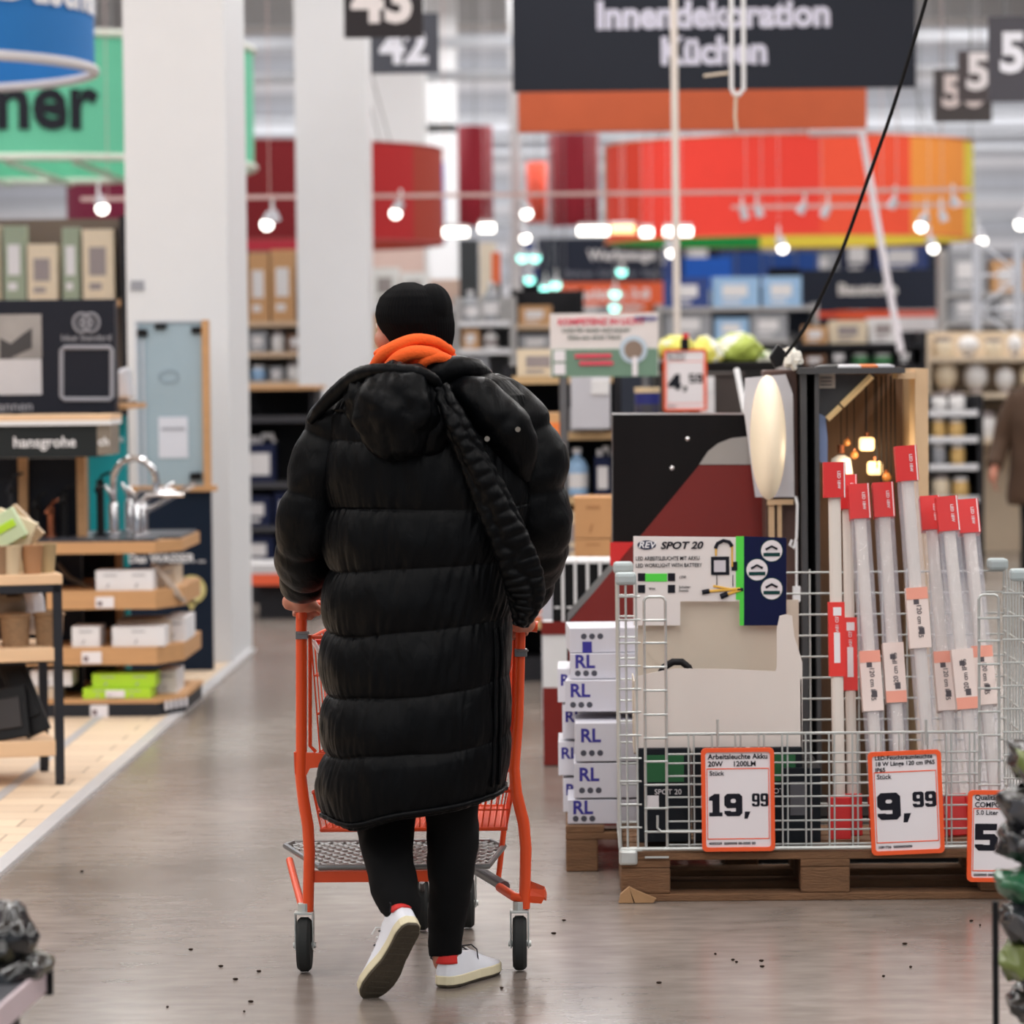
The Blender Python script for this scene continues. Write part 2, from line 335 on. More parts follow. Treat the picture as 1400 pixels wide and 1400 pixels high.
# ================================================================== MESH CAGE ON PALLET
CY = 10.28; CX0 = W(849, 1200, CY).x; CL = 1.2; CD = 0.6; PZ = 0.144
t = thing('wooden_pallet', 'worn wooden pallet under the wire mesh cage, its corner block splintered', 'pallet', (CX0 + 0.6, CY + 0.4, 0))
for j in range(3):
    y0 = CY + (0, 0.25, 0.5)[j]
    mb = MB(); mb.boxb(CX0, CX0 + CL, y0, y0 + 0.1, 0, 0.022); mb.build('bottom_runner', palwood, t, bevel=0.003)
    for i in range(3):
        x0 = CX0 + (0, 0.5275, 1.055)[i]; mb = MB(); mb.boxb(x0, x0 + 0.145, y0, y0 + 0.1, 0.022, 0.1); mb.build('block', palwood, t, bevel=0.006)
for k in range(3): x0 = CX0 + (0, 0.5275, 1.055)[k]; mb = MB(); mb.boxb(x0, x0 + 0.145, CY, CY + 0.6, 0.1, 0.122); mb.build('cross_board', palwood, t, bevel=0.003)
for k in range(5): y0 = CY + k * 0.125; mb = MB(); mb.boxb(CX0, CX0 + CL, y0, y0 + 0.1, 0.122, 0.144); mb.build('deck_board', palwood, t, bevel=0.003)
# splintered corner of the block and runner
mb = MB(); p = W(848, 1240, CY - 0.03)
for (q) in ([(846, 1243), (848, 1222), (860, 1212), (866, 1243)], [(860, 1212), (872, 1218), (897, 1228), (893, 1236), (868, 1235)]):
    P = [W(a, c, CY - 0.02) for a, c in q]; mb.poly([(v.x, max(0.002, v.z)) for v in P], CY - 0.035, CY - 0.01)
mb.build('splinter', M('splinter_wood', (168, 132, 94), 0.8, var=0.2, scale=20), t)
# cage
t = thing('wire_mesh_cage', 'galvanised wire mesh cage on the pallet holding lights and white carton', 'wire cage', (CX0 + 0.6, CY + 0.4, PZ)); cage = t
z0 = PZ + 0.012; zt = 0.94; wr = 0.0031
def wire(mb, a, c, r=wr): mb.tube([a, c], r, 6, caps=False)
def front_y(z): return CY + 0.012
mb = MB()     # lower front gate with double wires
zg = W(1000, 1003, CY).z
for k, pz in enumerate((1003, 1030, 1043, 1060, 1072, 1089, 1103, 1122, 1135, 1154, 1170)):
    z = W(1120, pz, CY).z; y = CY + (0.008 if k % 2 else 0.016); wire(mb, (CX0 + 0.14, y, z), (CX0 + 1.05, y, z), wr * (1.4 if k in (0, 10) else 0.9))
for px in range(942, 1340, 32):
    for q, o_ in ((0, 0), (7.5, 0.012)):
        x = W(px + q, 1100, CY).x; wire(mb, (x, CY + o_ + 0.003, z0), (x, CY + o_ + 0.003, zg), wr * 0.9)
mb.build('front_gate', zinc, t)
def ladder(mb, pxa, pxb, ptop, pzs, loop=True, wide=0):
    xa, xb = W(pxa, 1000, CY).x, W(pxb, 1000, CY).x; zt_ = W((pxa + pxb) / 2, ptop, CY).z; r = 0.012
    if loop: mb.tube([(xa, CY, z0), (xa, CY, zt_ - r), (xa + r * 0.4, CY, zt_ - r * 0.3), (xa + r, CY, zt_), (xb - r, CY, zt_), (xb - r * 0.4, CY, zt_ - r * 0.3), (xb, CY, zt_ - r), (xb, CY, z0)], 0.0042, 8)
    for pz in pzs: z = W((pxa + pxb) / 2, pz, CY).z; wire(mb, (xa - 0.004, CY - 0.005, z), (xb + 0.004, CY - 0.005, z), 0.0034)
mb = MB(); ladder(mb, 882, 911, 816, (848, 879, 912, 944, 977, 1009, 1041, 1073, 1105, 1137, 1172)); mb.build('front_frame', zinc, t); mb = MB(); ladder(mb, 1339, 1366, 813, (845, 876, 908, 941, 973, 1005, 1040, 1073, 1105, 1137, 1172)); mb.build('front_frame', zinc, t)
for sx, (pa, pb) in enumerate(((857, 871), (1378, 1394))):
    mb = MB(); xs = CX0 if sx == 0 else CX0 + CL
    for px in (pa, pb): x = W(px, 1000, CY).x; wire(mb, (x, CY, z0), (x, CY, zt), 0.0034)
    for k in range(12): z = zt - 0.04 - k * 0.068; wire(mb, (xs - 0.001, CY - 0.004, z), (W(pb, 1000, CY).x + (0.012 if sx == 0 else -0.05), CY - 0.004, z), 0.003)
    for k in range(12): z = zt - 0.06 - k * 0.068; wire(mb, (xs, CY, z), (xs, CY + CD, z))
    for k in range(9): y = CY + k * 0.075; wire(mb, (xs, y, z0), (xs, y, zt), 0.0034 if k in (0, 8) else wr)
    mb.build('side_panel', zinc, t)
mb = MB()
for k in range(13): z = zt - 0.01 - k * 0.0655; wire(mb, (CX0, CY + CD, z), (CX0 + CL, CY + CD, z), 0.003)
for k in range(17): x = CX0 + k * 0.075; wire(mb, (x, CY + CD + 0.005, z0), (x, CY + CD + 0.005, zt), 0.003)
mb.build('back_panel', zinc, t)
mb = MB()
for x in (CX0, CX0 + CL):
    mb.tube([(x, CY, z0), (x, CY + CD, z0)], 0.006)
mb.tube([(CX0, CY, z0), (CX0 + CL, CY, z0)], 0.006); mb.tube([(CX0, CY + CD, z0), (CX0 + CL, CY + CD, z0)], 0.006); mb.build('base_frame', zinc, t)
capm = M('post_cap', (168, 180, 182), 0.5)
for x in (CX0 + 0.022, CX0 + CL - 0.022):
    for y in (CY + 0.02, CY + CD - 0.02): mb = MB(); mb.box((x, y, zt + 0.012), (0.062, 0.062, 0.036)); mb.build('post_cap', capm, t, bevel=0.01)
    mb = MB(); mb.box((x, CY + 0.01, PZ - 0.012), (0.055, 0.05, 0.045)); mb.build('foot_bracket', zinc, t, bevel=0.008)
for px in (981, 1266):
    mb = MB(); q = W(px, 1000, CY - 0.01); mb.tube([q + Vector((0, 0, -0.04)), q + Vector((0, 0, 0.035))], 0.004); mb.build('latch_pin', zinc, t)
# latch hook low left
mb = MB(); mb.tube([W(899, 1115, CY - 0.01), W(899, 1132, CY - 0.01), W(904, 1137, CY - 0.01), W(960, 1137, CY - 0.01)], 0.004); mb.build('hook', zinc, t)
# price signs on the cage
price_sign(W(1010, 1164, CY - 0.022), 'orange framed price sign reading 19,99 on the cage front', 'Arbeitsleuchte Akku\n20W     1200LM', 'Stück', '19,', '99', '4092329  0000000 00-0000 00', rz=0.0, ry=-0.004)
price_sign(W(1242, 1168, CY - 0.022), 'orange framed price sign reading 9,99 below the tube lights', 'LED-Feuchtraumleuchte\n18 W Länge 120 cm IP65\nIP65', 'Stück', '9,', '99', '1081736  0000000000', ry=-0.035)
price_sign(W(1372, 1206, CY - 0.06), 'orange framed price sign reading 5, half hidden behind the soil bags', 'Qualitäts-Blumenerde\nCOMPO SANA', '5.0 Liter', '5,', '99', '0000000 0000000', w=0.214, h=0.268, ry=0.02, rz=0.05)
# ---- tray carton with header card
wc = M('white_carton', (222, 214, 208), 0.65, var=0.03); bcol = M('carton_inside', (208, 196, 180), 0.7, var=0.04)
TY = CY + 0.10
t = thing('display_carton', 'big white open display carton for work lights inside the cage', 'carton', (W(985, 1100, TY).x, TY + 0.12, PZ + 0.31))
r1 = rect(913, 913, 1095, 1003, TY); xa = W(866, 950, TY).x; xb = W(1096, 950, TY).x
zlo = W(985, 1030, TY).z
mb = MB(); q = [W(*a, TY) for a in ((868, 1028), (868, 925), (905, 917), (925, 914), (1000, 915), (1060, 918), (1062, 912), (1062, 860), (1066, 842), (1074, 840), (1083, 842), (1086, 870), (1097, 905), (1097, 1028))]
mb.poly([(v.x, v.z) for v in q], TY, TY + 0.004); mb.build('front_wall', wc, t)
q2 = [W(*a, TY + 0.26) for a in ((872, 1028), (872, 820), (1092, 820), (1092, 1028))]
mb = MB(); mb.poly([(v.x, v.z) for v in q2], TY + 0.26, TY + 0.264); mb.build('back_wall', bcol, t)
mb = MB()
for x in (xa, xb - 0.004): mb.boxb(x, x + 0.004, TY, TY + 0.26, zlo, W(985, 930, TY).z)
mb.boxb(xa, xb, TY, TY + 0.26, zlo, zlo + 0.004); mb.build('side_wall', bcol, t)
# header card in front of the carton back, standing on it
HY = TY + 0.235
def hp(px, py): v = W(px, py, HY); return (v.x, v.z)
h = thing('header_card', 'printed white, green and navy display card reading SPOT 20 in the carton', 'display card', (W(970, 856, HY).x, HY, W(970, 856, HY).z))
mb = MB(); mb.poly([hp(*a) for a in ((866, 855), (866, 733), (1075, 735), (1075, 855), (1016, 855), (1012, 822), (930, 822), (930, 855))], HY - 0.004, HY); card = mb.build('card', M('header_white', (228, 222, 220), 0.45, var=0.02), h)
mb = MB(); mb.poly([hp(*a) for a in ((1017, 733), (1075, 735), (1075, 855), (1017, 855))], HY - 0.0055, HY - 0.004); mb.build('navy_field', M('print_navy', (14, 22, 62), 0.4), card)
mb = MB(); mb.poly([hp(*a) for a in ((1006, 733), (1017, 733), (1017, 855), (1011, 855), (1011, 820), (1006, 820))], HY - 0.0055, HY - 0.004)
mb.poly([hp(*a) for a in ((882, 784), (912, 784), (912, 795), (882, 795))], HY - 0.0055, HY - 0.004); mb.build('green_field', M('print_green', (80, 214, 70), 0.45), card)
mb = MB()
for c in ((877, 789), (877, 805), (918, 789), (918, 805)):
    mb.poly([hp(c[0] - 5, c[1] - 5.5), hp(c[0] + 5, c[1] - 5.5), hp(c[0] + 5, c[1] + 5.5), hp(c[0] - 5, c[1] + 5.5)], HY - 0.006, HY - 0.004)
v = W(926, 746, HY); mb.text('SPOT 20', 0.030, (v.x + 0.012, HY - 0.006, v.z), bold=0.03, sx=1.15, shear=0.25, th=0.0005)
v = W(869, 766, HY); mb.text('LED ARBEITSLEUCHTE MIT AKKU\nLED WORKLIGHT WITH BATTERY', 0.0168, (v.x, HY - 0.006, v.z - 0.006), align='LEFT', bold=0.006, sx=0.78, th=0.0004, line=1.25)
v = W(928, 789, HY); mb.text('1200', 0.011, (v.x, HY - 0.006, v.z), align='LEFT', th=0.0004); v = W(928, 805, HY); mb.text('Schalter\nSwitch', 0.011, (v.x, HY - 0.006, v.z), align='LEFT', th=0.0004)
v = W(887, 805, HY); mb.text('IP44', 0.011, (v.x, HY - 0.006, v.z), align='LEFT', th=0.0004)
mb.build('print', ink, card)
mb = MB(); v = W(884, 745, HY); mb.lathe((v.x, HY - 0.004, v.z), [(0.028, 0), (0.028, 0.002)], 28, ax='Y')
for vv in mb.b.verts: vv.co.z = v.z + (vv.co.z - v.z) * 0.5
lg = mb.build('logo', M('logo_blue', (30, 44, 76), 0.4), card); mb = MB(); mb.text('REV', 0.027, (v.x, HY - 0.0075, v.z), bold=0.02, shear=0.25, sx=1.1, th=0.0004); mb.build('logo_lettering', txtwhite, lg)
# picture of the work light printed on the card
mb = MB(); Yp = HY - 0.006; P = lambda a, c, k=0: W(a, c, Yp - k * 0.001)
mb.boxb(P(972, 760).x, P(997, 760).x, Yp - 0.001, Yp, P(985, 786).z, P(985, 761).z, mi=0)
mb.boxb(P(976, 760).x, P(992, 760).x, Yp - 0.002, Yp, P(985, 782).z, P(985, 766).z, mi=2)
mb.tube([P(979, 760), P(979, 748)], 0.003, 6, mi=1); mb.tube([P(1001, 775), P(1001, 745), P(998, 742)], 0.003, 6, mi=1)
mb.tube([P(978, 750), P(981, 743), P(989, 739), P(997, 741), P(1001, 747)], 0.0055, 6, mi=0)
mb.boxb(P(1000, 760).x, P(1008, 760).x, Yp - 0.001, Yp, P(1004, 780).z, P(1004, 768).z, mi=0)
mb.tube([P(980, 786), P(980, 800)], 0.0012, 6, mi=0); mb.tube([P(1002, 786), P(1002, 802)], 0.0012, 6, mi=0)
mb.tube([P(964, 809), P(1012, 805)], 0.0042, 6, mi=1); mb.tube([P(990, 814), P(1014, 806)], 0.0045, 6, mi=1); mb.tube([P(975, 801), P(1000, 806)], 0.0035, 6, mi=1)
mb.tube([P(960, 810), P(970, 808)], 0.0072, 8, mi=0); mb.tube([P(985, 816), P(995, 812)], 0.0082, 8, mi=0); mb.tube([P(1008, 806), P(1016, 806)], 0.005, 8, mi=0)
mb.build('picture', [ink, M('print_yellow', (226, 178, 74), 0.5), M('print_grey', (202, 198, 205), 0.4)], card)
mb = MB(); 
for c in ((1055, 753), (1035, 779), (1055, 805)):
    v = P(*c); mb.lathe((v.x, HY - 0.0055, v.z), [(0.035, 0), (0.035, 0.0006)], 28, mi=1, ax='Y'); mb.lathe((v.x, HY - 0.0065, v.z), [(0.032, 0), (0.032, 0.0006)], 28, mi=0, ax='Y')
    mb.boxb(v.x - 0.025, v.x + 0.025, HY - 0.0085, HY - 0.007, v.z - 0.017, v.z - 0.006, mi=1); mb.tube([(v.x - 0.018, HY - 0.0085, v.z + 0.004), (v.x, HY - 0.0085, v.z + 0.014), (v.x + 0.017, HY - 0.0085, v.z + 0.005)], 0.0035, 6, mi=2)
mb.build('round_picture', [paper, M('print_teal', (20, 62, 60), 0.5), ink], card)
# handles of work lights peeking over the tray
mb = MB(); mb.tube([W(*c, TY + .05) for c in ((901, 925), (908, 912), (920, 905), (932, 905), (941, 912), (946, 924))], 0.011, 10)
tag(mb.build('work_light', black, smooth=True), 'black curved handle of a work light peeking from the white carton', 'work light')
# black product cartons beneath the tray
bl = M('black_carton', (24, 28, 34), 0.4); grn = M('green_label', (24, 92, 50), 0.5)
GW = ['left', 'middle', 'right']
for k in range(3):
    w_ = 0.155; x = CX0 + 0.055 + k * 0.165; y = CY + 0.08
    t = thing('product_carton', 'black work light carton with green label, %s one of three under the white carton' % GW[k], 'carton', (x + w_ / 2, y + 0.12, z0), 'black cartons in the cage')
    mb = MB(); mb.boxb(x, x + w_, y, y + 0.24, z0 + 0.008, PZ + 0.3); c = mb.build('box', bl, t, bevel=0.003)
    mb = MB(); mb.boxb(x + 0.02, x + w_ - 0.02, y - 0.002, y, PZ + 0.2, PZ + 0.28); mb.boxb(x + 0.02, x + 0.06, y - 0.002, y, PZ + 0.12, PZ + 0.16, mi=1); mb.text('SPOT 20', 0.022, (x + w_ / 2 + 0.01, y - 0.003, PZ + 0.17), mi=1, th=0.0005); mb.build('label', [grn, paper], c)
for k in range(2):
    w_ = 0.11; x = CX0 + 0.482; y = CY + 0.06 + k * 0.26
    mb = MB(); mb.boxb(x, x + w_, y, y + 0.24, z0 + 0.008, PZ + 0.24, mi=0); mb.boxb(x + 0.02, x + 0.07, y - 0.002, y, PZ + 0.1, PZ + 0.2, mi=1)
    tag(mb.build('product_carton', [bl, M('dim_label', (90, 90, 96))], bevel=0.003), 'black carton beside the red light ends, %s one' % ('front', 'rear')[k], 'carton')
# ---- LED tube lights leaning in the cage
body = M('tube_body', (222, 214, 206), 0.4, var=0.03); sleeve = M('clear_sleeve', (225, 225, 235), 0.12, alpha=0.28, var=0.02, spec=0.9, bump=0.5, bscale=30); lab = M('tube_label', (232, 216, 210), 0.5, var=0.04); peach = M('label_peach', (236, 160, 140), 0.5)
def tube_light(pt, pb, Yt, Yb, lab_t, lab_c, full, label, w=0.030):
    a = W(*pt, Yt); c = W(*pb, Yb); c.z = max(c.z, z0 + 0.012); L = (a - c).length
    t = thing('led_batten_light', label, 'tube light', c, 'packed tube lights in the cage')
    d = (a - c).normalized(); q = Vector((0, 0, 1)).rotation_difference(d); t.rotation_mode = 'QUATERNION'; t.rotation_quaternion = q
    mb = MB(); mb.boxb(-w * .6, w * .6, -w * .55, w * .55, 0.03, L - 0.05); mb.build('batten', body, t, local=True, bevel=0.01)
    if not full:
        mb = MB(); mb.boxb(-w * 1.02, w * 1.02, -w * .85, w * .85, 0.015, L - 0.03); mb.build('clear_sleeve', sleeve, t, local=True, bevel=0.012)
    for z1, z2 in ((0.0, 0.125), (L - 0.105, L)):
        mb = MB(); mb.boxb(-w * 1.08, w * 1.08, -w * .92, w * .92, z1, z2, mi=0)
        if z1 > 0: mb.text('LED 18W', 0.013, (0.012, -w * .92 - 0.001, (z1 + z2) / 2), mi=1, rot=PI / 2, th=0.0004, bold=0.01); mb.boxb(w * .9, w * 1.0, -w * .93, -w * .92, z1, z2, mi=1)
        mb.build('end_cap', [red, txtwhite], t, local=True, bevel=0.003)
    zc = lab_c * L; hh = 0.11 if full else 0.09
    mb = MB(); ww = w * (0.8 if full else 1.06); yy = -w * (0.6 if full else 0.9)
    mb.boxb(-ww, ww, yy - 0.001, w * .6 if full else w * .9, zc - hh, zc + hh, mi=0)
    if full:
        mb.boxb(-0.009, 0.009, yy - 0.002, yy, zc - 0.07, zc + 0.02, mi=1); mb.boxb(-0.01, 0.014, yy - 0.002, yy, zc + 0.07, zc + 0.095, mi=1); mb.text('LED 18W', 0.014, (0, yy - 0.002, zc + 0.045), mi=1, rot=PI / 2, th=0.0004)
        mb.build('label', [M('label_red', (226, 52, 46), 0.45), paper], t, local=True)
    else:
        e = 1 if lab_t else -1
        mb.boxb(-ww, ww, yy - 0.002, yy, zc + e * hh, zc + e * (hh - 0.035), mi=1)
        mb.text('120 cm IP65', 0.02, (0.002, yy - 0.002, zc - e * 0.01), mi=2, rot=PI / 2 * e, th=0.0004, bold=0.01); mb.boxb(-0.012, 0.004, yy - 0.002, yy, zc + 0.04, zc + 0.055, mi=2); mb.boxb(-0.002, 0.014, yy - 0.002, yy, zc - 0.05, zc - 0.03, mi=2)
        mb.build('label', [lab, peach, M('label_ink', (80, 74, 80), 0.6)], t, local=True)
N8 = 'tube light with red ends, '
tube_light((1140, 632), (1148, 1162), CY + 0.16, CY + 0.10, 1, 0.53, True, 'front leftmost tube light with solid red label and red cap')
tube_light((1158, 650), (1166, 1160), CY + 0.36, CY + 0.16, 1, 0.5, True, 'tube light with red label squeezed behind the leftmost tube', 0.026)
tube_light((1173, 663), (1205, 1158), CY + 0.30, CY + 0.11, 1, 0.44, False, 'clear sleeved ' + N8 + 'first to the right of the red labelled tube', 0.029)
tube_light((1206, 661), (1237, 1158), CY + 0.32, CY + 0.12, 0, 0.46, False, 'clear sleeved ' + N8 + 'just left of the tallest one', 0.029)
tube_light((1237, 610), (1278, 1150), CY + 0.22, CY + 0.11, 1, 0.56, False, 'tallest clear sleeved tube light standing highest of the bunch', 0.030)
tube_light((1270, 680), (1310, 1158), CY + 0.40, CY + 0.13, 1, 0.45, False, 'clear sleeved ' + N8 + 'just right of the tallest one', 0.028)
tube_light((1293, 680), (1340, 1158), CY + 0.30, CY + 0.11, 0, 0.46, False, 'clear sleeved ' + N8 + 'second right of the tallest one', 0.030)
tube_light((1321, 685), (1366, 1150), CY + 0.42, CY + 0.13, 1, 0.47, False, 'clear sleeved ' + N8 + 'rightmost in the cage', 0.030)
# ---- RL cartons on a pallet
RY = 10.90
rlm = M('rl_box', (206, 206, 216), 0.5, var=0.03); rside = M('rl_box_side', (222, 222, 230), 0.5, var=0.03)
t = thing('wooden_pallet', 'wooden pallet carrying the stack of white RL cartons', 'pallet', (W(830, 1200, RY).x, RY + 0.4, 0))
px0 = W(774, 1195, RY).x
for k in range(2):
    x0 = px0 + k * 0.5
    mb = MB(); mb.boxb(x0, x0 + 0.1, RY, RY + 0.145, 0.0, 0.1); mb.build('block', palwood, t, bevel=0.005)
    mb = MB(); mb.boxb(x0, x0 + 0.1, RY + 0.45, RY + 0.6, 0.0, 0.1); mb.build('block', palwood, t, bevel=0.005)
mb = MB(); mb.boxb(px0, px0 + 0.6, RY, RY + 0.1, 0.1, 0.122); mb.build('cross_board', palwood, t, bevel=0.003)
for k in range(4): mb = MB(); mb.boxb(px0 + k * 0.16, px0 + k * 0.16 + 0.12, RY, RY + 1.0, 0.122, 0.144); mb.build('deck_board', palwood, t, bevel=0.003)
RLB = [  # left px, top px, bottom px, y offset, rz, text, name
 (775, 1093, 1136, 0.0, 0.00, 'lowest carton of the front RL stack'), (784, 1043, 1091, 0.0, 0.0, 'second carton from the bottom of the front RL stack'),
 (786, 988, 1041, 0.0, 0.01, 'third carton from the bottom of the front RL stack'), (776, 930, 973, 0.10, -0.05, 'tilted RL carton third from the top of the stack'),
 (780, 893, 928, 0.14, 0.0, 'RL carton second from the top of the stack'), (777, 858, 892, 0.16, 0.05, 'topmost RL carton with a blue block print')]
for i, (pl, pt, pb, dy, rz, lb) in enumerate(RLB):
    Y = RY + 0.03 + dy; x0 = W(pl, 1000, Y).x; zb = W(820, pb, Y).z; z1 = W(820, pt, Y).z
    if i == 0: zb = 0.146
    t = thing('lamp_carton', 'white ' + lb, 'carton', (x0 + 0.14, Y + 0.14, zb), 'RL cartons on the pallet', rz=rz)
    h_ = z1 - zb - 0.001; mb = MB(); mb.boxb(-0.14, 0.14, -0.14, 0.14, 0, h_); c = mb.build('box', rlm, t, local=True, bevel=0.002)
    mb = MB()
    if i < 5: mb.text('RL', 0.058, (-0.125, -0.1405, h_ * 0.66), bold=0.03, align='LEFT', th=0.0004)
    else: mb.boxb(-0.10, -0.07, -0.1415, -0.14, 0, h_ * 0.45)
    for k in range(3): mb.lathe((-0.115 + k * 0.026 + (0.02 if i == 5 else 0), -0.14, h_ * (0.22 if i < 5 else 0.66)), [(0.0095, 0), (0.0095, 0.0006)], 14, mi=1, ax='Y')
    mb.build('print', [rlblue, M('print_dark_dot', (70, 72, 84))], c, local=True)
for i in range(4):
    Y = RY + 0.33; x0 = W(769 - (i % 2) * 6, 1000, Y).x; zb = W(790, 1110 - i * 50, Y).z if i else 0.146; z1 = W(790, 1064 - i * 50, Y).z
    t = thing('lamp_carton', 'white RL carton in the rear stack, %s from the pallet' % ('first', 'second', 'third', 'fourth')[i], 'carton', (x0 + 0.14, Y + 0.14, zb), 'RL cartons on the pallet')
    mb = MB(); mb.boxb(-0.14, 0.14, -0.14, 0.14, 0, z1 - zb); c = mb.build('box', rside, t, local=True, bevel=0.002)
    mb = MB(); mb.text('RL', 0.05, (-0.132, -0.1405, 0.07), bold=0.03, align='LEFT', th=0.0004); mb.build('print', rlblue, c, local=True)
# ---- black and red display board
BY = 12.0
def bp_(px, py, Y=BY): v = W(px, py, Y); return (v.x, v.z)
t = thing('display_board', 'black and dark red display stand side with grey arc behind the cage', 'display stand', (W(940, 1100, BY).x, BY + 0.2, 0))
mb = MB(); mb.poly([bp_(838, 567), bp_(1046, 567), (bp_(1046, 1000)[0], 0), (bp_(775, 1000)[0], 0), bp_(775, 852), bp_(838, 780)], BY, BY + 0.5); pb_ = mb.build('panel', M('black_gloss', (20, 16, 16), 0.3, var=0.3, scale=3, stretch=(6, 1, 0.3)), t)
mb = MB(); mb.poly([bp_(956, 636), bp_(1042, 636), (bp_(1042, 1000)[0], 0.0), (bp_(777, 1000)[0], 0.0), bp_(777, 852)], BY - 0.004, BY); mb.build('red_print', darkred, pb_)
arc = [(956, 635), (968, 617), (982, 606), (1000, 599), (1018, 597), (1042, 597), (1042, 635)]
mb = MB(); mb.poly([bp_(*a) for a in arc], BY - 0.004, BY); mb.build('grey_print', M('grey_print', (170, 166, 162), 0.5), pb_)
mb = MB(); mb.poly([bp_(*a) for a in ((834, 741), (868, 741), (840, 775), (834, 772))], BY - 0.006, BY - 0.004); mb.build('bright_red_corner', red, pb_)
for c in ((940, 600), (919, 640)): mb = MB(); v = W(*c, BY); mb.ell((v.x, BY, v.z), (0.009, 0.006, 0.009), 8); mb.build('screw_head', chrome, pb_, smooth=True)
# white and red stand with vertical black goods
SY = 13.8
x0, x1, z_, z1 = rect(742, 860, 850, 945, SY)
t = thing('promotion_stand', 'white stand with red lower half left of the RL cartons', 'display stand', ((x0 + x1) / 2, SY + 0.3, 0))
mb = MB(); mb.boxb(x0, x1, SY, SY + 0.5, W(760, 940, SY).z, z1); mb.build('upper_panel', white, t); mb = MB(); mb.boxb(x0, x1, SY, SY + 0.5, W(760, 1046, SY).z, W(760, 940, SY).z); mb.build('lower_panel', darkred, t)
mb = MB(); mb.boxb(x0 + 0.03, x1, SY + 0.05, SY + 0.45, 0, W(760, 1046, SY).z); mb.build('foot', greyw, t)
mb = MB(); mb.boxb(x0 - 0.004, x1, SY - 0.006, SY, z1 - 0.02, z1 + 0.03); mb.build('rim', darkred, t)
for k in range(6):
    xx = W(755 + k * 17, 810, SY).x; zt_ = W(755 + k * 17, 771, SY).z
    t = thing('panel_package', 'upright slim black package with white edge, %s from left on the stand' % ('first', 'second', 'third', 'fourth', 'fifth', 'sixth')[k], 'package', (xx + 0.02, SY + 0.15, z1), 'upright black packages')
    mb = MB(); mb.boxb(xx, xx + 0.036, SY + 0.03, SY + 0.3, z1, zt_); b1 = mb.build('box', black, t)
    mb = MB(); mb.boxb(xx + 0.036, xx + 0.0475, SY + 0.02, SY + 0.3, z1, zt_); mb.boxb(xx, xx + 0.0475, SY + 0.02, SY + 0.3, zt_, zt_ + 0.012); mb.boxb(xx + 0.008, xx + 0.03, SY + 0.026, SY + 0.03, z1 + 0.08, z1 + 0.088); mb.build('edge', white, t)
# ================================================================== PERSON WITH LONG COAT
PY = 8.80
nylon = bpy.data.materials.new('black_nylon'); nylon.use_nodes = True; n_ = nylon.node_tree; pb2 = n_.nodes['Principled BSDF']
pb2.inputs['Base Color'].default_value = lin((5, 6, 8)); pb2.inputs['Roughness'].default_value = 0.42; pb2.inputs['Specular IOR Level'].default_value = 0.10
tcn = n_.nodes.new('ShaderNodeTexCoord'); mpn = n_.nodes.new('ShaderNodeMapping'); mpn.inputs['Scale'].default_value = (1.6, 1, 0.7); mpn.inputs['Rotation'].default_value = (0, 0.5, 0); n_.links.new(tcn.outputs['Object'], mpn.inputs[0])
nn = n_.nodes.new('ShaderNodeTexNoise'); nn.inputs['Scale'].default_value = 22; nn.inputs['Detail'].default_value = 6; nn.inputs['Distortion'].default_value = 0.6; n_.links.new(mpn.outputs[0], nn.inputs['Vector'])
bn = n_.nodes.new('ShaderNodeBump'); bn.inputs['Strength'].default_value = 0.35; bn.inputs['Distance'].default_value = 0.012; n_.links.new(nn.outputs['Fac'], bn.inputs['Height']); n_.links.new(bn.outputs[0], pb2.inputs['Normal'])
knit = M('black_knit', (8, 8, 10), 0.9, spec=0.1); trous = M('black_trousers', (9, 9, 11), 0.85, sheen=0.0); skin = M('skin', (186, 122, 100), 0.5, var=0.05); hoodm = M('orange_fleece', (246, 98, 32), 0.9, var=0.06, scale=30, bump=0.25, bscale=180)
man = thing('person', 'person seen from behind in long black puffer coat and black beanie pushing cart', 'person', (W(580, 1350, PY).x, PY, 0))
def capsules(caps, voxel):
    b = MB()
    for a, c, r0, r1 in caps:
        a, c = Vector(a), Vector(c); b.ell(a, (r0, r0, r0), 8); b.ell(c, (r1, r1, r1), 8); b.tube([a, c], [r0, r1], 14)
    return b
def remesh(o, voxel, sm=6):
    m = o.modifiers.new('r', 'REMESH'); m.mode = 'VOXEL'; m.voxel_size = voxel; m.use_smooth_shade = True
    s_ = o.modifiers.new('s', 'SMOOTH'); s_.iterations = sm; s_.factor = 0.5
    dg = bpy.context.evaluated_depsgraph_get(); me = bpy.data.meshes.new_from_object(o.evaluated_get(dg)); o.modifiers.clear(); old = o.data; o.data = me; bpy.data.meshes.remove(old)
def finger_set(caps, palm, fdir, curl_axis, side, s=1.0, thumb=None):
    # palm: knuckle centre; fingers wrap round curl_axis
    for k in range(4):
        base = palm + side * ((k - 1.5) * 0.021 * s); L = (0.040, 0.046, 0.043, 0.034)[k] * s; p = base; d = fdir.copy()
        for j in range(3):
            q = p + d * L * (1, 0.75, 0.6)[j]; caps.append((p, q, 0.0095 * s, 0.0088 * s)); p = q
            d = (Matrix.Rotation(curl_axis[1], 3, curl_axis[0]) @ d)
    if thumb: caps.append((thumb[0], thumb[1], 0.012 * s, 0.010 * s)); caps.append((thumb[1], thumb[2], 0.010 * s, 0.009 * s))
HDL = (W(413, 826, 9.10), W(735, 857, 9.10))
hx = (HDL[1] - HDL[0]).normalized()
Hc = W(566, 446, PY + 0.0)
caps = []
fd = Vector((-0.80, 0.6, 0)).normalized(); sd = Vector((0.6, 0.8, 0)).normalized()   # the head is turned to the left
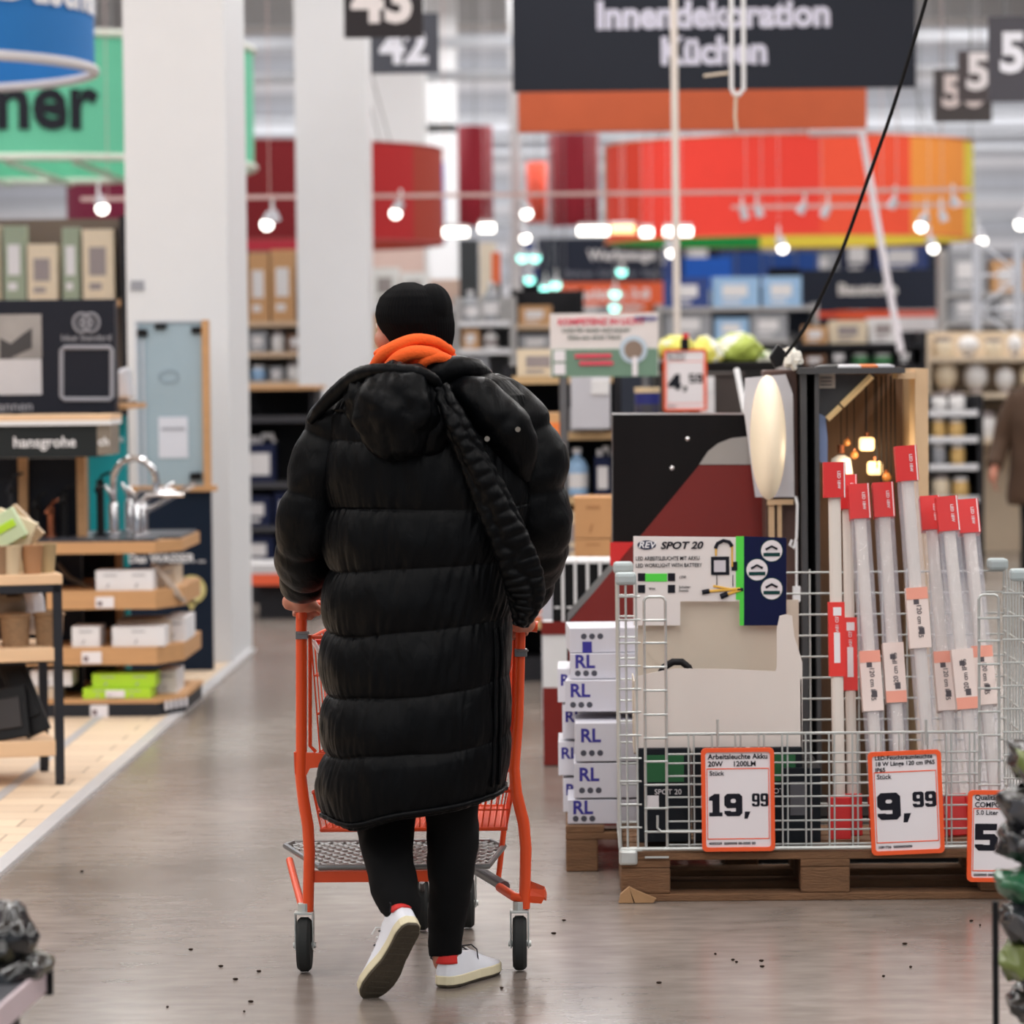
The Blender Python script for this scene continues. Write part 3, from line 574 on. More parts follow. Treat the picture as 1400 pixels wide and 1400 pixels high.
caps += [(Hc + Vector((0, 0, 0.02)), Hc + fd * 0.03 + Vector((0, 0, 0.01)), 0.078, 0.072), (Hc + fd * 0.05 + Vector((0, 0, -0.05)), Hc + fd * 0.07 + Vector((0, 0, -0.085)), 0.052, 0.034)]
caps += [(Hc + fd * 0.095 + Vector((0, 0, -0.005)), Hc + fd * 0.112 + Vector((0, 0, -0.035)), 0.009, 0.011), (Hc + fd * 0.088 + Vector((0, 0, -0.066)), Hc + fd * 0.09 + Vector((0, 0, -0.065)), 0.016, 0.016)]
for s_ in (-1, 1):
    caps += [(Hc + sd * s_ * 0.074 - fd * .01 + Vector((0, 0, 0.0)), Hc + sd * s_ * 0.076 - fd * .012 + Vector((0, 0, 0.03)), 0.010, 0.013), (Hc + fd * 0.07 + sd * s_ * 0.036 + Vector((0, 0, -0.03)), Hc + fd * 0.058 + sd * s_ * 0.048 + Vector((0, 0, -0.035)), 0.024, 0.024), (Hc + fd * 0.086 + sd * s_ * 0.015 + Vector((0, 0, 0.022)), Hc + fd * 0.076 + sd * s_ * 0.042 + Vector((0, 0, 0.022)), 0.013, 0.011)]
neck = W(570, 510, PY + 0.0); pel = W(575, 870, PY)
caps += [(Hc + Vector((0, 0, -0.06)), neck, 0.062, 0.068), (neck, W(577, 640, PY), 0.08, 0.13), (W(577, 640, PY), pel, 0.14, 0.13)]
shl, shr = W(490, 575, PY), W(665, 570, PY); ell_, elr = W(419, 735, PY + 0.01), W(733, 735, PY + 0.01)
wl, wr_ = W(411, 812, 9.03), W(712, 842, 9.03)
caps += [(shl, ell_, 0.05, 0.036), (ell_, wl, 0.034, 0.028), (shr, elr, 0.05, 0.036), (elr, wr_, 0.034, 0.028), (neck + Vector((0, 0, -0.05)), shl, 0.07, 0.06), (neck + Vector((0, 0, -0.05)), shr, 0.07, 0.06)]
FL, FR = W(551, 1240, 8.70), W(610, 1312, 8.90)            # ankles
kl, kr = W(528, 1120, 8.90), W(617, 1110, 8.86)
caps += [(pel + Vector((-0.08, 0, 0)), kl, 0.09, 0.062), (kl, FL, 0.05, 0.026), (pel + Vector((0.08, 0, 0)), kr, 0.09, 0.062), (kr, FR, 0.06, 0.036)]
for wv, hb, sgn in ((wl, HDL[0] + hx * 0.010, 1), (wr_, HDL[1] - hx * 0.06, -1)):
    pc = hb + Vector((-0.012 * sgn, -0.026, 0.006)); caps.append((wv, pc, 0.028, 0.026)); caps.append((pc + hx * 0.02, pc - hx * 0.026, 0.024, 0.023)); caps.append((pc + hx * 0.02 + Vector((0, 0.02, 0)), pc - hx * 0.03 + Vector((0, 0.02, 0)), 0.018, 0.018))
    finger_set(caps, hb + Vector((0, 0.016, 0.024)), Vector((0, 0.8, -0.5)).normalized(), (hx, -1.15), hx, 0.95, (pc + hx * 0.03 * sgn, hb + hx * 0.045 * sgn + Vector((0, -0.02, -0.012)), hb + hx * 0.05 * sgn + Vector((0, 0.005, -0.024))))
b = capsules(caps, 0.006); body_o = b.build('body', skin, man, smooth=True); remesh(body_o, 0.0055, 3)
b = MB()
for s_ in (-1, 1):
    e = Hc + fd * 0.084 + sd * s_ * 0.032 + Vector((0, 0, 0.004)); b.ell(e, (0.011, 0.011, 0.011), 8, mi=0); b.ell(e + fd * 0.007, (0.006, 0.006, 0.006), 6, mi=1); b.tube([e + fd * 0.004 + sd * (-0.017 * s_) + Vector((0, 0, 0.02)), e + fd * 0.006 + Vector((0, 0, 0.026)), e - fd * 0.004 + sd * (0.018 * s_) + Vector((0, 0, 0.019))], 0.0028, 6, mi=1)
b.build('eyes', [M('eye_white', (230, 225, 220), 0.3), M('eye_dark', (40, 28, 22), 0.3)], man, smooth=True)
b = MB(); ym = Hc + fd * 0.102 + Vector((0, 0, -0.066)); b.tube([ym - sd * 0.022, ym + fd * 0.006, ym + sd * 0.022], 0.004, 6); b.build('lips', M('lips', (176, 96, 88), 0.5), man, smooth=True)
# trousers
b = MB()
def leg(tab):
    rows = [W(x, y, Y) for x, y, Y, r in tab]; b.tube([tuple(p) for p in [Vector(q[:3]) for q in spline([tuple(p) + (0,) for p in rows], 8)]], [q[0] for q in spline([(t[3] / 545,) for t in tab], 8)], 36, mi=0)
leg([(535, 1020, 8.86, 52), (527, 1090, 8.88, 45), (527, 1130, 8.86, 40), (532, 1180, 8.78, 34), (541, 1218, 8.71, 31), (548, 1238, 8.685, 29), (550, 1245, 8.69, 25)])
leg([(612, 1020, 8.84, 52), (617, 1090, 8.85, 38), (618, 1150, 8.86, 37), (615, 1210, 8.87, 31), (611, 1260, 8.89, 26), (609, 1298, 8.90, 23.5), (609, 1306, 8.90, 21)])
for v in b.b.verts:
    n3_ = noise.noise(v.co * 14) * 0.006 + noise.noise(v.co * 34) * 0.003; v.co += Vector((n3_, n3_ * 0.6, 0))
b.build('trousers', trous, man, smooth=True)
# coat body
TAB = [(500, 545, 625, .07), (507, 512, 662, .10), (520, 488, 694, .13), (540, 462, 716, .15), (565, 446, 730, .17), (600, 443, 735, .185), (697, 450, 738, .195), (781, 451, 716, .195), (866, 447, 702, .2), (950, 446, 703, .205), (1035, 443, 701, .21), (1103, 447, 694, .2)]
SEAM = [500, 560, 601, 694, 772, 857, 941, 1020, 1101]
def coat_row(y, th, extra=0.0):
    xl, xr, dp = interp(TAB, y)
    cx, cs = math.cos(th), math.sin(th); ys_ = y; y = y + (1.8 * math.sin(th * 3 + y * .02) + 1.5 * noise.noise(Vector((th * 2.2, y * .03, 5))) * 2) * (560 < y < 1060); k = 0
    for k in range(len(SEAM) - 1):
        if y <= SEAM[k + 1]: break
    ph = (y - SEAM[k]) / (SEAM[k + 1] - SEAM[k]); ph = min(1, max(0, ph))
    amp = 0.007 if y < 601 else 0.022 if y < 694 else 0.027
    amp *= 0.62 - 0.38 * cx if y > 560 else 1
    bul = amp * (abs(math.sin(PI * ph)) ** 0.55) - 0.010 * (y > 560)
    y = ys_
    a, c = W(xl, y, PY), W(xr, y, PY); hw = (c.x - a.x) / 2; e = 2 / 2.5
    X = hw * math.copysign(abs(cx) ** e, cx); Yy = -dp * math.copysign(abs(cs) ** e, cs)
    nrm = Vector((cx / max(hw, .01), -cs / max(dp, .01), 0)).normalized()
    tilt = interp([(560, 0), (694, 2), (781, 9), (866, 12), (950, 13), (1035, 15), (1103, 17)], y)[0] / 547
    sag = (0.010 * (abs(cx) ** 2)) * (y > 690)
    dr = 0.022 * max(0, (y - 1020) / 83) * math.exp(-((cx + .6) / .35) ** 2)
    p = Vector(((a.x + c.x) / 2 + X, PY + Yy, (a.z + c.z) / 2 + tilt * cx + sag - dr))
    q = Vector((p.x * 9, p.y * 9, p.z * 5)); seamn = 1 - abs(math.sin(PI * ph)) ** 0.7
    wr2 = noise.noise(q) * 0.010 + noise.noise(q * 2.3) * 0.005 + noise.noise(Vector((th * 17 + p.z * 9, p.z * 5, 3))) * 0.006 * (0.25 + seamn) + noise.noise(Vector((th * 40, p.z * 14, 7))) * 0.003
    return p + nrm * (bul + wr2 * (1 if y > 540 else .5) + extra)
b = MB()
NR = 430
def cf(u, v):
    y = 500 + v * 603; return coat_row(y, u * 2 * PI)
vv = b.grid(cf, 260, NR, wrap=True)
# hem turned in, then up the inside
prev = vv[-1]
for dy, ins in ((3, -0.006), (2, -0.02), (-30, -0.03)):
    row = [b.b.verts.new(coat_row(1102, 2 * PI * k / 260, ins) + Vector((0, 0, -dy / 547))) for k in range(260)]; b.bridge(prev, row); prev = row
b._f(vv[0])
hemtube = [coat_row(1097, 2 * PI * k / 80, 0.004) for k in range(80)]; b.tube(hemtube, 0.007, 8, closed=True)
# sleeves
def puff(path, seams, n=64, seed=0, per=1.0, amp=0.017):
    P = spline(path, 14); m = len(P); pts = [Vector(p[:3]) for p in P]; rings = []; nu = None; L = [0]
    for i in range(1, m): L.append(L[-1] + (pts[i] - pts[i - 1]).length)
    for i in range(m):
        t = (pts[min(i + 1, m - 1)] - pts[max(i - 1, 0)]).normalized(); ref = Vector((0, -1, 0)) if nu is None else nu
        nu = (ref - t * ref.dot(t)).normalized(); v2 = t.cross(nu); f = L[i] / L[-1]; ph = 0
        for a, c in zip(seams, seams[1:]):
            if a <= f <= c: ph = (f - a) / (c - a)
        row = []
        for k in range(n):
            an = 2 * PI * k / n; d = nu * math.cos(an) + v2 * math.sin(an); p0 = pts[i] + d * P[i][3]
            q = p0 * 11 + Vector((seed, 0, 0)); w_ = noise.noise(q) * 0.012 + noise.noise(q * 2.2) * 0.004
            row.append(b.b.verts.new(p0 + d * (amp * (abs(math.sin(PI * ph)) ** 0.55) - 0.008 + w_)))
        rings.append(row)
    for i in range(m - 1): b.bridge(rings[i], rings[i + 1])
    b._f(rings[0][::-1]); b._f(rings[-1])
S = 547.0
def sp(x, y, Y, r): return tuple(W(x, y, Y)) + (r / S,)
puff([sp(492, 560, 8.80, 38), sp(462, 588, 8.79, 42), sp(438, 640, 8.79, 39), sp(424, 690, 8.79, 38), sp(418, 735, 8.82, 38), sp(417, 770, 8.90, 36), sp(415, 795, 8.98, 30), sp(413, 812, 9.03, 19)], (0, .17, .40, .62, .82, 1), seed=3)
puff([sp(655, 548, 8.80, 44), sp(700, 575, 8.79, 44), sp(722, 625, 8.79, 45), sp(732, 680, 8.79, 43), sp(735, 730, 8.82, 41), sp(733, 768, 8.90, 34), sp(725, 805, 8.98, 26), sp(714, 836, 9.04, 17)], (0, .2, .40, .60, .8, 1), seed=9)
coat = b.build('coat', nylon, man, smooth=True)
# shoulder yoke flap right
b = MB(); puff([sp(612, 530, 8.69, 18), sp(650, 545, 8.65, 30), sp(688, 575, 8.64, 34), sp(710, 620, 8.66, 26), sp(722, 655, 8.70, 10)], (0, .5, 1), seed=5, amp=0.006); b.build('shoulder_flap', nylon, coat, smooth=True)
# hood
b = MB()
HD = W(545, 562, 8.60)
def hood_d(p):
    an = math.atan2(p.x, -p.y); lobes = 0.010 * (abs(math.sin((an + 0.25) * 2.3)) ** 0.5) ; hz = 0.008 * (abs(math.sin((p.z + 0.45) * 4.2)) ** 0.5 if p.z < 0 else 0.8)
    q = p * 3.4; return lobes + hz + noise.noise(q * .6) * 0.014 + noise.noise(q * 1.8) * 0.003 - 0.008
b.ell(HD, (0.107, 0.085, 0.112), 44, disp=hood_d)
b.ell(W(590, 575, 8.63), (0.055, 0.07, 0.085), 24, disp=lambda p: noise.noise(p * 2) * 0.01)
b.ell(W(497, 548, 8.66), (0.045, 0.06, 0.075), 24, disp=lambda p: noise.noise(p * 4 + Vector((3, 0, 0))) * 0.01)
hood = b.build('hood', nylon, coat, smooth=True)
b = MB()
def roll_(pts, seed):
    P = spline(pts, 10); b.tube([q[:3] for q in P], [q[3] + noise.noise(Vector((i * .35, seed, 0))) * 0.0022 for i, q in enumerate(P)], 20)
roll_([sp(424, 577, 8.74, 5), sp(440, 556, 8.71, 9), sp(462, 535, 8.68, 11), sp(484, 517, 8.64, 11), sp(505, 508, 8.60, 10), sp(535, 506, 8.57, 9), sp(565, 508, 8.565, 9), sp(587, 515, 8.57, 8), sp(598, 526, 8.59, 7), sp(604, 545, 8.61, 6)], 1)
b.build('hood_rim', nylon, coat, smooth=True)
b = MB()
roll_([sp(548, 518, 8.72, 14), sp(585, 515, 8.68, 18), sp(612, 506, 8.68, 19), sp(640, 505, 8.71, 17), (sp(660, 514, 8.77, 14)), sp(673, 524, 8.83, 5)], 4)
roll_([sp(500, 520, 8.78, 14), sp(512, 510, 8.72, 12), sp(560, 509, 8.68, 10), sp(620, 498, 8.72, 10), sp(650, 500, 8.79, 10), sp(640, 505, 8.9, 12), sp(560, 512, 8.95, 14), sp(500, 522, 8.88, 12)], 6)
b.build('collar', nylon, coat, smooth=True)
# quilted strap
b = MB()
path = spline([sp(600, 528, 8.61, 12), sp(622, 575, 8.57, 16), sp(645, 622, 8.565, 19), sp(668, 672, 8.57, 24), sp(690, 722, 8.58, 27), sp(708, 768, 8.60, 30), sp(718, 805, 8.62, 28), sp(717, 832, 8.64, 20), sp(711, 856, 8.66, 8)], 22)
rings = []
for i, q in enumerate(path):
    c = Vector(q[:3]); r = q[3]; nxt = Vector(path[min(i + 1, len(path) - 1)][:3]); t = (nxt - c).normalized() if i < len(path) - 1 else t
    sdv = Vector((0, -1, 0)).cross(t).normalized(); row = []
    for k in range(56):
        an = 2 * PI * k / 56; cell = abs(math.sin(an * 2 + i * 0.03 + noise.noise(Vector((i * .12, k * .1, 0))))) ** 0.6 * (0.55 + 0.45 * abs(math.sin(i * 0.42 + math.floor(an * 2 / PI + i * 0.0095) * 1.3)) ** 0.7)
        row.append(b.b.verts.new(c + sdv * math.cos(an) * (r * 0.86 + 0.008 * cell) + Vector((0, -1, 0)) * math.sin(an) * (0.022 + 0.017 * cell)))
    rings.append(row)
for i in range(len(rings) - 1): b.bridge(rings[i], rings[i + 1])
b.build('quilted_strap', nylon, coat, smooth=True)
for c in ((666, 600), (708, 587)):
    b = MB(); v = W(c[0], c[1], 8.587 if c[0] < 700 else 8.565); b.lathe(v, [(0.0065, 0), (0.0065, 0.003), (0.003, 0.003), (0.003, 0.001)], 14, ax='Y'); b.build('snap_button', M('snap', (150, 140, 128), 0.3, 0.9), coat)
b = MB(); b.tube([coat_row(y, -math.atan2(0.60, 0.8) + 0.0 if False else math.radians(38), 0.003) for y in range(868, 1090, 6)], 0.0045, 8); b.tube([coat_row(y, math.radians(30), 0.003) for y in range(868, 1090, 6)], 0.0045, 8); b.build('side_zip', nylon, coat, smooth=True)
# orange hoodie
b = MB()
TB = [(452, 556, 590, .05), (458, 543, 603, .075), (466, 528, 612, .09), (478, 515, 622, .10), (492, 509, 628, .105), (512, 506, 632, .10)]
def hf(u, v):
    y = 452 + 60 * v; xl, xr, dp = interp(TB, y); th = 2 * PI * u; a, c = W(xl, y, 8.78), W(xr, y, 8.78); cx, cs = math.cos(th), math.sin(th)
    z = (a.z + c.z) / 2; z += -0.014 * (cx ** 2) * (1 - v) ; q = 0.010 * math.sin(th * 2.0 + v * 7.5) * v + 0.007 * math.sin(-th * 5 + v * 9) + noise.noise(Vector((cx * 3, cs * 3, v * 3))) * 0.008
    n_ = Vector((cx, -cs, 0)); return Vector(((a.x + c.x) / 2 + (c.x - a.x) / 2 * cx, 8.78 - dp * cs, z)) + n_ * q
g = b.grid(hf, 90, 40, wrap=True); b._f(g[0]); b._f(g[-1])
def fold(pts):
    P = spline([sp(*p) for p in pts], 8); b.tube([q[:3] for q in P], [q[3] for q in P], 12)
fold([(510, 503, 8.72, 7), (524, 485, 8.68, 9), (545, 472, 8.66, 9), (570, 464, 8.66, 8), (597, 468, 8.68, 7), (618, 482, 8.72, 6)])
fold([(527, 505, 8.675, 7), (545, 490, 8.65, 10), (566, 482, 8.64, 10), (590, 484, 8.65, 9), (612, 492, 8.68, 7), (628, 493, 8.74, 6)])
fold([(575, 503, 8.66, 6), (582, 492, 8.645, 8), (600, 488, 8.655, 8), (620, 497, 8.69, 8)])
b.build('hoodie_hood', hoodm, man, smooth=True)
# beanie
b = MB()
TBn = [(386, 552, 566), (390, 540, 577), (397, 530, 600), (406, 521, 612), (418, 516, 618), (430, 514, 620), (442, 516, 621), (455, 524, 620), (466, 532, 618), (476, 536, 617)]
def bf(u, v):
    y = 386 + 90 * v; xl, xr = interp(TBn, y); th = 2 * PI * u; cx, cs = math.cos(th), math.sin(th); a, c = W(xl, y, PY), W(xr, y, PY); hw = (c.x - a.x) / 2; dp = min(hw * 1.1, 0.115)
    rib = 0.0016 * abs(math.sin(th * 34)); nz_ = noise.noise(Vector((cx * 2, cs * 2, v * 3))) * 0.004
    return Vector(((a.x + c.x) / 2 + (hw + rib + nz_) * cx, PY - (dp + rib + nz_) * cs, (a.z + c.z) / 2))
g = b.grid(bf, 272, 40, wrap=True); b._f(g[0]); b._f(g[-1])
b.ell(W(591, 424, PY), (0.051, 0.092, 0.066), 30, disp=lambda p: 0.0014 * abs(math.sin(math.atan2(p.y, p.x) * 24)))
b.build('beanie', knit, man, smooth=True)
# shoes
soleM = M('shoe_sole', (222, 212, 180), 0.55); tread = M('shoe_tread', (74, 66, 54), 0.7, scale=14, var=0.3, bump=0.4); leather = M('white_leather', (232, 234, 242), 0.45, var=0.03); redl = M('red_heel', (214, 40, 36), 0.5); lace = M('lace', (40, 40, 44), 0.8); laceW = M('lace_white', (225, 225, 225), 0.8)
def shoe(O, f, up, lab):
    f = f.normalized(); up = (up - f * up.dot(f)).normalized(); s_ = f.cross(up)
    T = lambda x, y, z: O + s_ * x + f * y + up * z
    prof = [(0.0, .012), (0.012, .027), (0.04, .035), (0.09, .034), (0.14, .036), (0.19, .046), (0.23, .047), (0.26, .040), (0.28, .025), (0.289, .010)]
    def outline(ins, n=28):
        L = []; R = []
        for i in range(n):
            y = 0.289 * (1 - math.cos(PI * i / (n - 1))) / 2; w_ = interp(prof, y)[0] - ins; off = 0.008 * math.sin(PI * y / 0.289)
            yy = min(max(y, ins), 0.289 - ins); L.append((-max(w_, .002) + off, yy)); R.append((max(w_, .002) + off, yy))
        return L + R[::-1]
    def slab(mb, z0, z1, i0, i1, zc=lambda y: 0):
        A = [mb.b.verts.new(T(x, y, z0 + zc(y))) for x, y in outline(i0)]; B = [mb.b.verts.new(T(x, y, z1 + zc(y))) for x, y in outline(i1)]; mb.bridge(A, B); mb._f(A); mb._f(B[::-1])
    root = MB(); slab(root, 0.004, 0.028, 0.0, 0.001); so = None
    # upper as stacked outlines
    mb = MB(); prev = None
    hts = lambda y: interp([(0, .088), (.03, .092), (.07, .080), (.10, .082), (.13, .078), (.17, .062), (.21, .048), (.25, .040), (.289, .030)], y)[0]
    for j in range(9):
        t_ = j / 8; row = []
        for x, y in outline(0.003):
            h_ = 0.026 + (hts(y) - 0.026) * t_; kx = 1 - 0.42 * t_ ** 1.6 if y > 0.09 else 1 - 0.12 * t_ ** 2; kx = kx if y > 0.13 or y < 0.09 else 1 - (0.12 + (y - 0.09) / 0.04 * 0.30) * t_ ** 1.8
            yy = 0.10 + (y - 0.10) * (1 - 0.10 * t_ ** 2) if y > 0.1 else y + 0.006 * t_; row.append(mb.b.verts.new(T(x * kx, yy, h_)))
        if prev: mb.bridge(prev, row)
        prev = row
    mb._f(prev)
    u = mb.build('shoe', leather, man, smooth='auto'); 
    if lab: u['label'] = lab
    o1 = root.build('midsole', soleM, u, bevel=0.003)
    t_ = MB(); slab(t_, -0.001, 0.0045, 0.004, 0.002)
    for k in range(12): y = 0.03 + k * 0.021; t_.box(T(0.004, y, -0.001), (0.05, 0.006, 0.003), Matrix((s_, f, up)).transposed())
    t_.build('tread', tread, u)
    h_ = MB(); 
    def heel(uu, v):
        a = (uu - 0.5) * 2.6; z = 0.058 + 0.036 * v - 0.012 * abs(uu - .5) * v; r = 0.0335 - 0.003 * v; return T(math.sin(a) * r, 0.037 - math.cos(a) * (r + 0.003), z)
    h_.grid(heel, 16, 6); hm = h_.build('heel_tab', redl, u, smooth=True); sm_ = hm.modifiers.new('s', 'SOLIDIFY'); sm_.thickness = 0.005
    l_ = MB()
    for k in range(5):
        y = 0.115 + k * 0.02; z = hts(y) + 0.003; l_.tube([T(-0.022, y, z - 0.008), T(0, y + 0.004, z + 0.001), T(0.022, y, z - 0.008)], 0.0022, 6, mi=k % 2)
    l_.tube([T(0.0, 0.115, .088), T(0.025, 0.12, .092), T(0.033, 0.135, .078), T(0.034, 0.14, .05)], 0.0018, 6, mi=0); l_.tube([T(0.0, 0.115, .088), T(-0.02, 0.125, .095), T(-0.028, 0.14, .085)], 0.0022, 6, mi=1)
    l_.tube([T(-0.03, 0.02, 0.085), T(-0.036, 0.01, .07), T(-0.034, 0.03, .06)], 0.0022, 6, mi=0)
    l_.build('laces', [lace, laceW], u)
a = W(604, 1352, 8.86); a.z = 0.004; shoe(a, Vector((0.42, 0.9, 0)), Vector((0, 0, 1)), 'right white shoe flat on the floor')
heelp = W(562, 1262, 8.60); toep = W(511, 1350, 8.72); toep.z = 0.034
shoe(heelp + Vector((0.006, -.01, 0)), (toep - heelp), Vector((-0.36, 0.75, 0.5)), 'left white shoe lifted, dark sole showing')

# ================================================================== SHOPPING CART
OY = 9.12
cart = thing('shopping_cart', 'orange shopping cart with wire basket and steel mesh platform pushed by person', 'shopping cart', (W(565, 1330, OY).x, 9.5, 0))
def tb(mb, pts, r, n=10, mi=None): mb.tube([tuple(W(*p)) for p in pts], r, n, mi=mi)
b = MB(); b.tube([HDL[0] - hx * 0.0, HDL[1]], 0.0145, 14); b.build('handle', orange, cart, smooth='auto')
b = MB(); tb(b, [(412, 838, OY), (412, 1028, OY), (411, 1060, OY), (415, 1095, OY), (421, 1130, OY), (423, 1165, OY), (421, 1248, OY)], [0.0145, 0.0145, .015, .0155, .0155, .015, .0145])
tb(b, [(424, 868, OY + .02), (424, 1020, OY + .02), (432, 1028, OY + .02)], 0.005); tb(b, [(413, 828, 9.10), (412, 850, OY)], 0.011)
q = [W(*p, OY) for p in ((402, 1028), (444, 1030), (444, 1048), (424, 1050), (418, 1062), (418, 1090), (410, 1080), (403, 1055))]; b.poly([(v.x, v.z) for v in q], OY - 0.008, OY + 0.008)
b.boxb(W(427, 1190, OY).x, W(600, 1190, OY).x, OY, OY + 0.02, W(500, 1206, OY).z, W(500, 1191, OY).z)
tb(b, [(396, 1176, OY + .3), (402, 1200, OY + .2), (413, 1240, OY)], 0.010); b.build('frame', orange, cart, smooth='auto')
b = MB(); tb(b, [(712, 858, OY), (709, 980, OY), (703, 1050, OY), (706, 1085, OY), (716, 1125, OY), (719, 1160, OY), (717, 1242, OY)], [0.013, 0.013, .0145, .0155, .0155, .015, .0145])
tb(b, [(704, 868, OY + .03), (700, 1060, OY + .03)], 0.005); tb(b, [(733, 857, 9.10), (712, 860, OY)], 0.010)
tb(b, [(690, 1125, OY + .35), (686, 1160, OY + .35), (681, 1204, OY + .35), (690, 1213, OY + .3)], 0.0075); tb(b, [(683, 1213, OY + .1), (703, 1226, OY), (716, 1228, OY)], 0.012); b.build('frame', orange, cart, smooth='auto')
b = MB(); v = [W(*p) for p in ((718, 1224, OY), (743, 1226, OY), (746, 1222, OY + .12), (722, 1213, OY + .2))]; b.tube(v, 0.019, 4, flat=0.2, fv=Vector((0, -1, 0))); b.build('bumper', orange, cart)
b = MB(); tb(b, [(590, 1152, OY + .75), (650, 1188, OY + .35), (690, 1212, OY + .1)], 0.015); b.build('side_rail', M('grey_tube', (105, 106, 110), 0.35, 0.6), cart, smooth='auto')
for p in ((413, 868), (712, 892)): b = MB(); v = W(*p, OY); b.box(v, (0.032, 0.034, 0.02)); b.tube([v + Vector((-.01, -.02, 0.006)), v + Vector((.02, -.02, 0.006))], 0.003); b.build('clamp', steel, cart, bevel=0.003)
# upper basket: rims, wires
def basket(name, nx0, nx1, yt, yb, Y0, Y1, sh, step, rows, rw, rimr, tap=0.03):
    b = MB(); A = [W(nx0, yt, Y0), W(nx1, yt, Y0)]; zt_, zb_ = W(565, yt, Y0).z, W(565, yb, Y0).z; x0, x1 = A[0].x, A[1].x; D = Y1 - Y0
    def pt(u, v, h_): xx0, xx1 = x0 + tap * v + sh * v + (1 - h_) * 0.02, x1 - tap * v + sh * v - (1 - h_) * 0.02; return Vector((xx0 + (xx1 - xx0) * u, Y0 + D * v, zb_ + (zt_ - zb_) * h_))
    for h_ in (0, 1): b.tube([pt(0, 0, h_), pt(1, 0, h_), pt(1, 1, h_), pt(0, 1, h_)], rimr, 8, closed=True)
    for h_ in [i / rows for i in range(1, rows)]: b.tube([pt(0, 0, h_), pt(1, 0, h_), pt(1, 1, h_), pt(0, 1, h_)], rw, 6, closed=True)
    n = int((x1 - x0) / step)
    for i in range(n + 1): u = i / n; b.tube([pt(u, 0, 1), pt(u, 0, 0), pt(u, 1, 0), pt(u, 1, 1)], rw, 5)
    m = int(D / step)
    for i in range(m + 1): v = i / m; b.tube([pt(0, v, 1), pt(0, v, 0), pt(1, v, 0), pt(1, v, 1)], rw, 5)
    return b.build(name, orange, cart)
basket('basket', 425, 700, 870, 1028, OY + 0.03, OY + 0.75, 0.03, 0.05, 3, 0.0022, 0.0045)
basket('lower_basket', 428, 702, 1082, 1134, OY + 0.03, OY + 0.5, 0.02, 0.017, 2, 0.0022, 0.0055)
b = MB(); q = [W(*p) for p in ((430, 875, OY + .08), (448, 892, OY + .10), (446, 960, OY + .13), (436, 1010, OY + .15), (700, 1010, OY + .15), (695, 880, OY + .08))]
f_ = [b.b.verts.new(p) for p in q]; b._f(f_); so = b.build('child_seat', M('seat_red', (214, 44, 34), 0.35), cart); sm_ = so.modifiers.new('s', 'SOLIDIFY'); sm_.thickness = 0.006
b = MB(); tb(b, [(428, 876, OY + .06), (436, 890, OY + .06), (446, 896, OY + .06)], 0.006); b.build('seat_trim', white, cart)
# platform
b = MB(); zp = 0.275; Y0, Y1 = OY + 0.0, OY + 0.48; xa_, xb_ = W(437, 1188, Y0).x, W(668, 1185, Y0).x; xc_, xd_ = W(393, 1160, Y1).x, W(690, 1160, Y1).x
rimp = [Vector((xa_, Y0, zp)), Vector((xb_, Y0, zp)), Vector((xd_, Y1 - .1, zp)), Vector((xd_ - .04, Y1, zp)), Vector((xc_ + .02, Y1, zp)), Vector((xc_, Y1 - .06, zp))]; b.tube(rimp, 0.008, 8, closed=True)
for k in range(-14, 46):
    for s_ in (-1, 1):
        x = xa_ + k * 0.036; pts = []
        for j in range(0, 17):
            v = j / 16; yy = Y0 + (Y1 - Y0) * v; xx = x + s_ * v * 0.25 + (0.25 if s_ < 0 else 0); lo = xa_ + (xc_ - xa_) * v; hi = xb_ + (xd_ - xb_) * v
            if lo <= xx <= hi: pts.append((xx, yy, zp))
        if len(pts) > 1: b.tube(pts, 0.0034, 4)
b.build('platform', M('dark_zinc', (128, 128, 128), 0.35, 0.8), cart)
tyre = M('tyre', (46, 48, 48), 0.7)
def caster(px, py, Y, w_=0.036, r=0.071, rz=0.0):
    v = W(px, py, Y); x = v.x
    b = MB(); b.lathe((x - w_ / 2, Y, r + .002), [(0.03, 0), (r - 0.008, 0), (r, 0.008), (r, w_ - 0.008), (r - 0.008, w_), (0.03, w_)], 36, ax='X'); c = b.build('caster_wheel', tyre, cart, smooth='auto')
    b = MB(); z_ = 2 * r + .012
    b.boxb(x - w_ / 2 - 0.007, x - w_ / 2 - 0.003, Y - .02, Y + .02, r - .01, z_); b.boxb(x + w_ / 2 + 0.003, x + w_ / 2 + 0.007, Y - .02, Y + .02, r - .01, z_); b.boxb(x - w_ / 2 - .007, x + w_ / 2 + .007, Y - .025, Y + .025, z_, z_ + .006)
    b.cyl((x - w_ / 2 - .012, Y, r), (x + w_ / 2 + .012, Y, r), 0.008, n=10); b.cyl((x, Y, z_), (x, Y, z_ + .028), 0.017, n=14); b.build('fork', zinc, c, bevel=0.001)
caster(417, 1330, OY); caster(711, 1325, OY); caster(577, 1270, 9.78); caster(640, 1270, 9.82)
b = MB(); tb(b, [(577, 1205, 9.70), (577, 1235, 9.78)], 0.009); b.build('front_bracket', steel, cart); b = MB(); tb(b, [(640, 1205, 9.72), (640, 1235, 9.82)], 0.009); b.build('front_bracket', steel, cart)
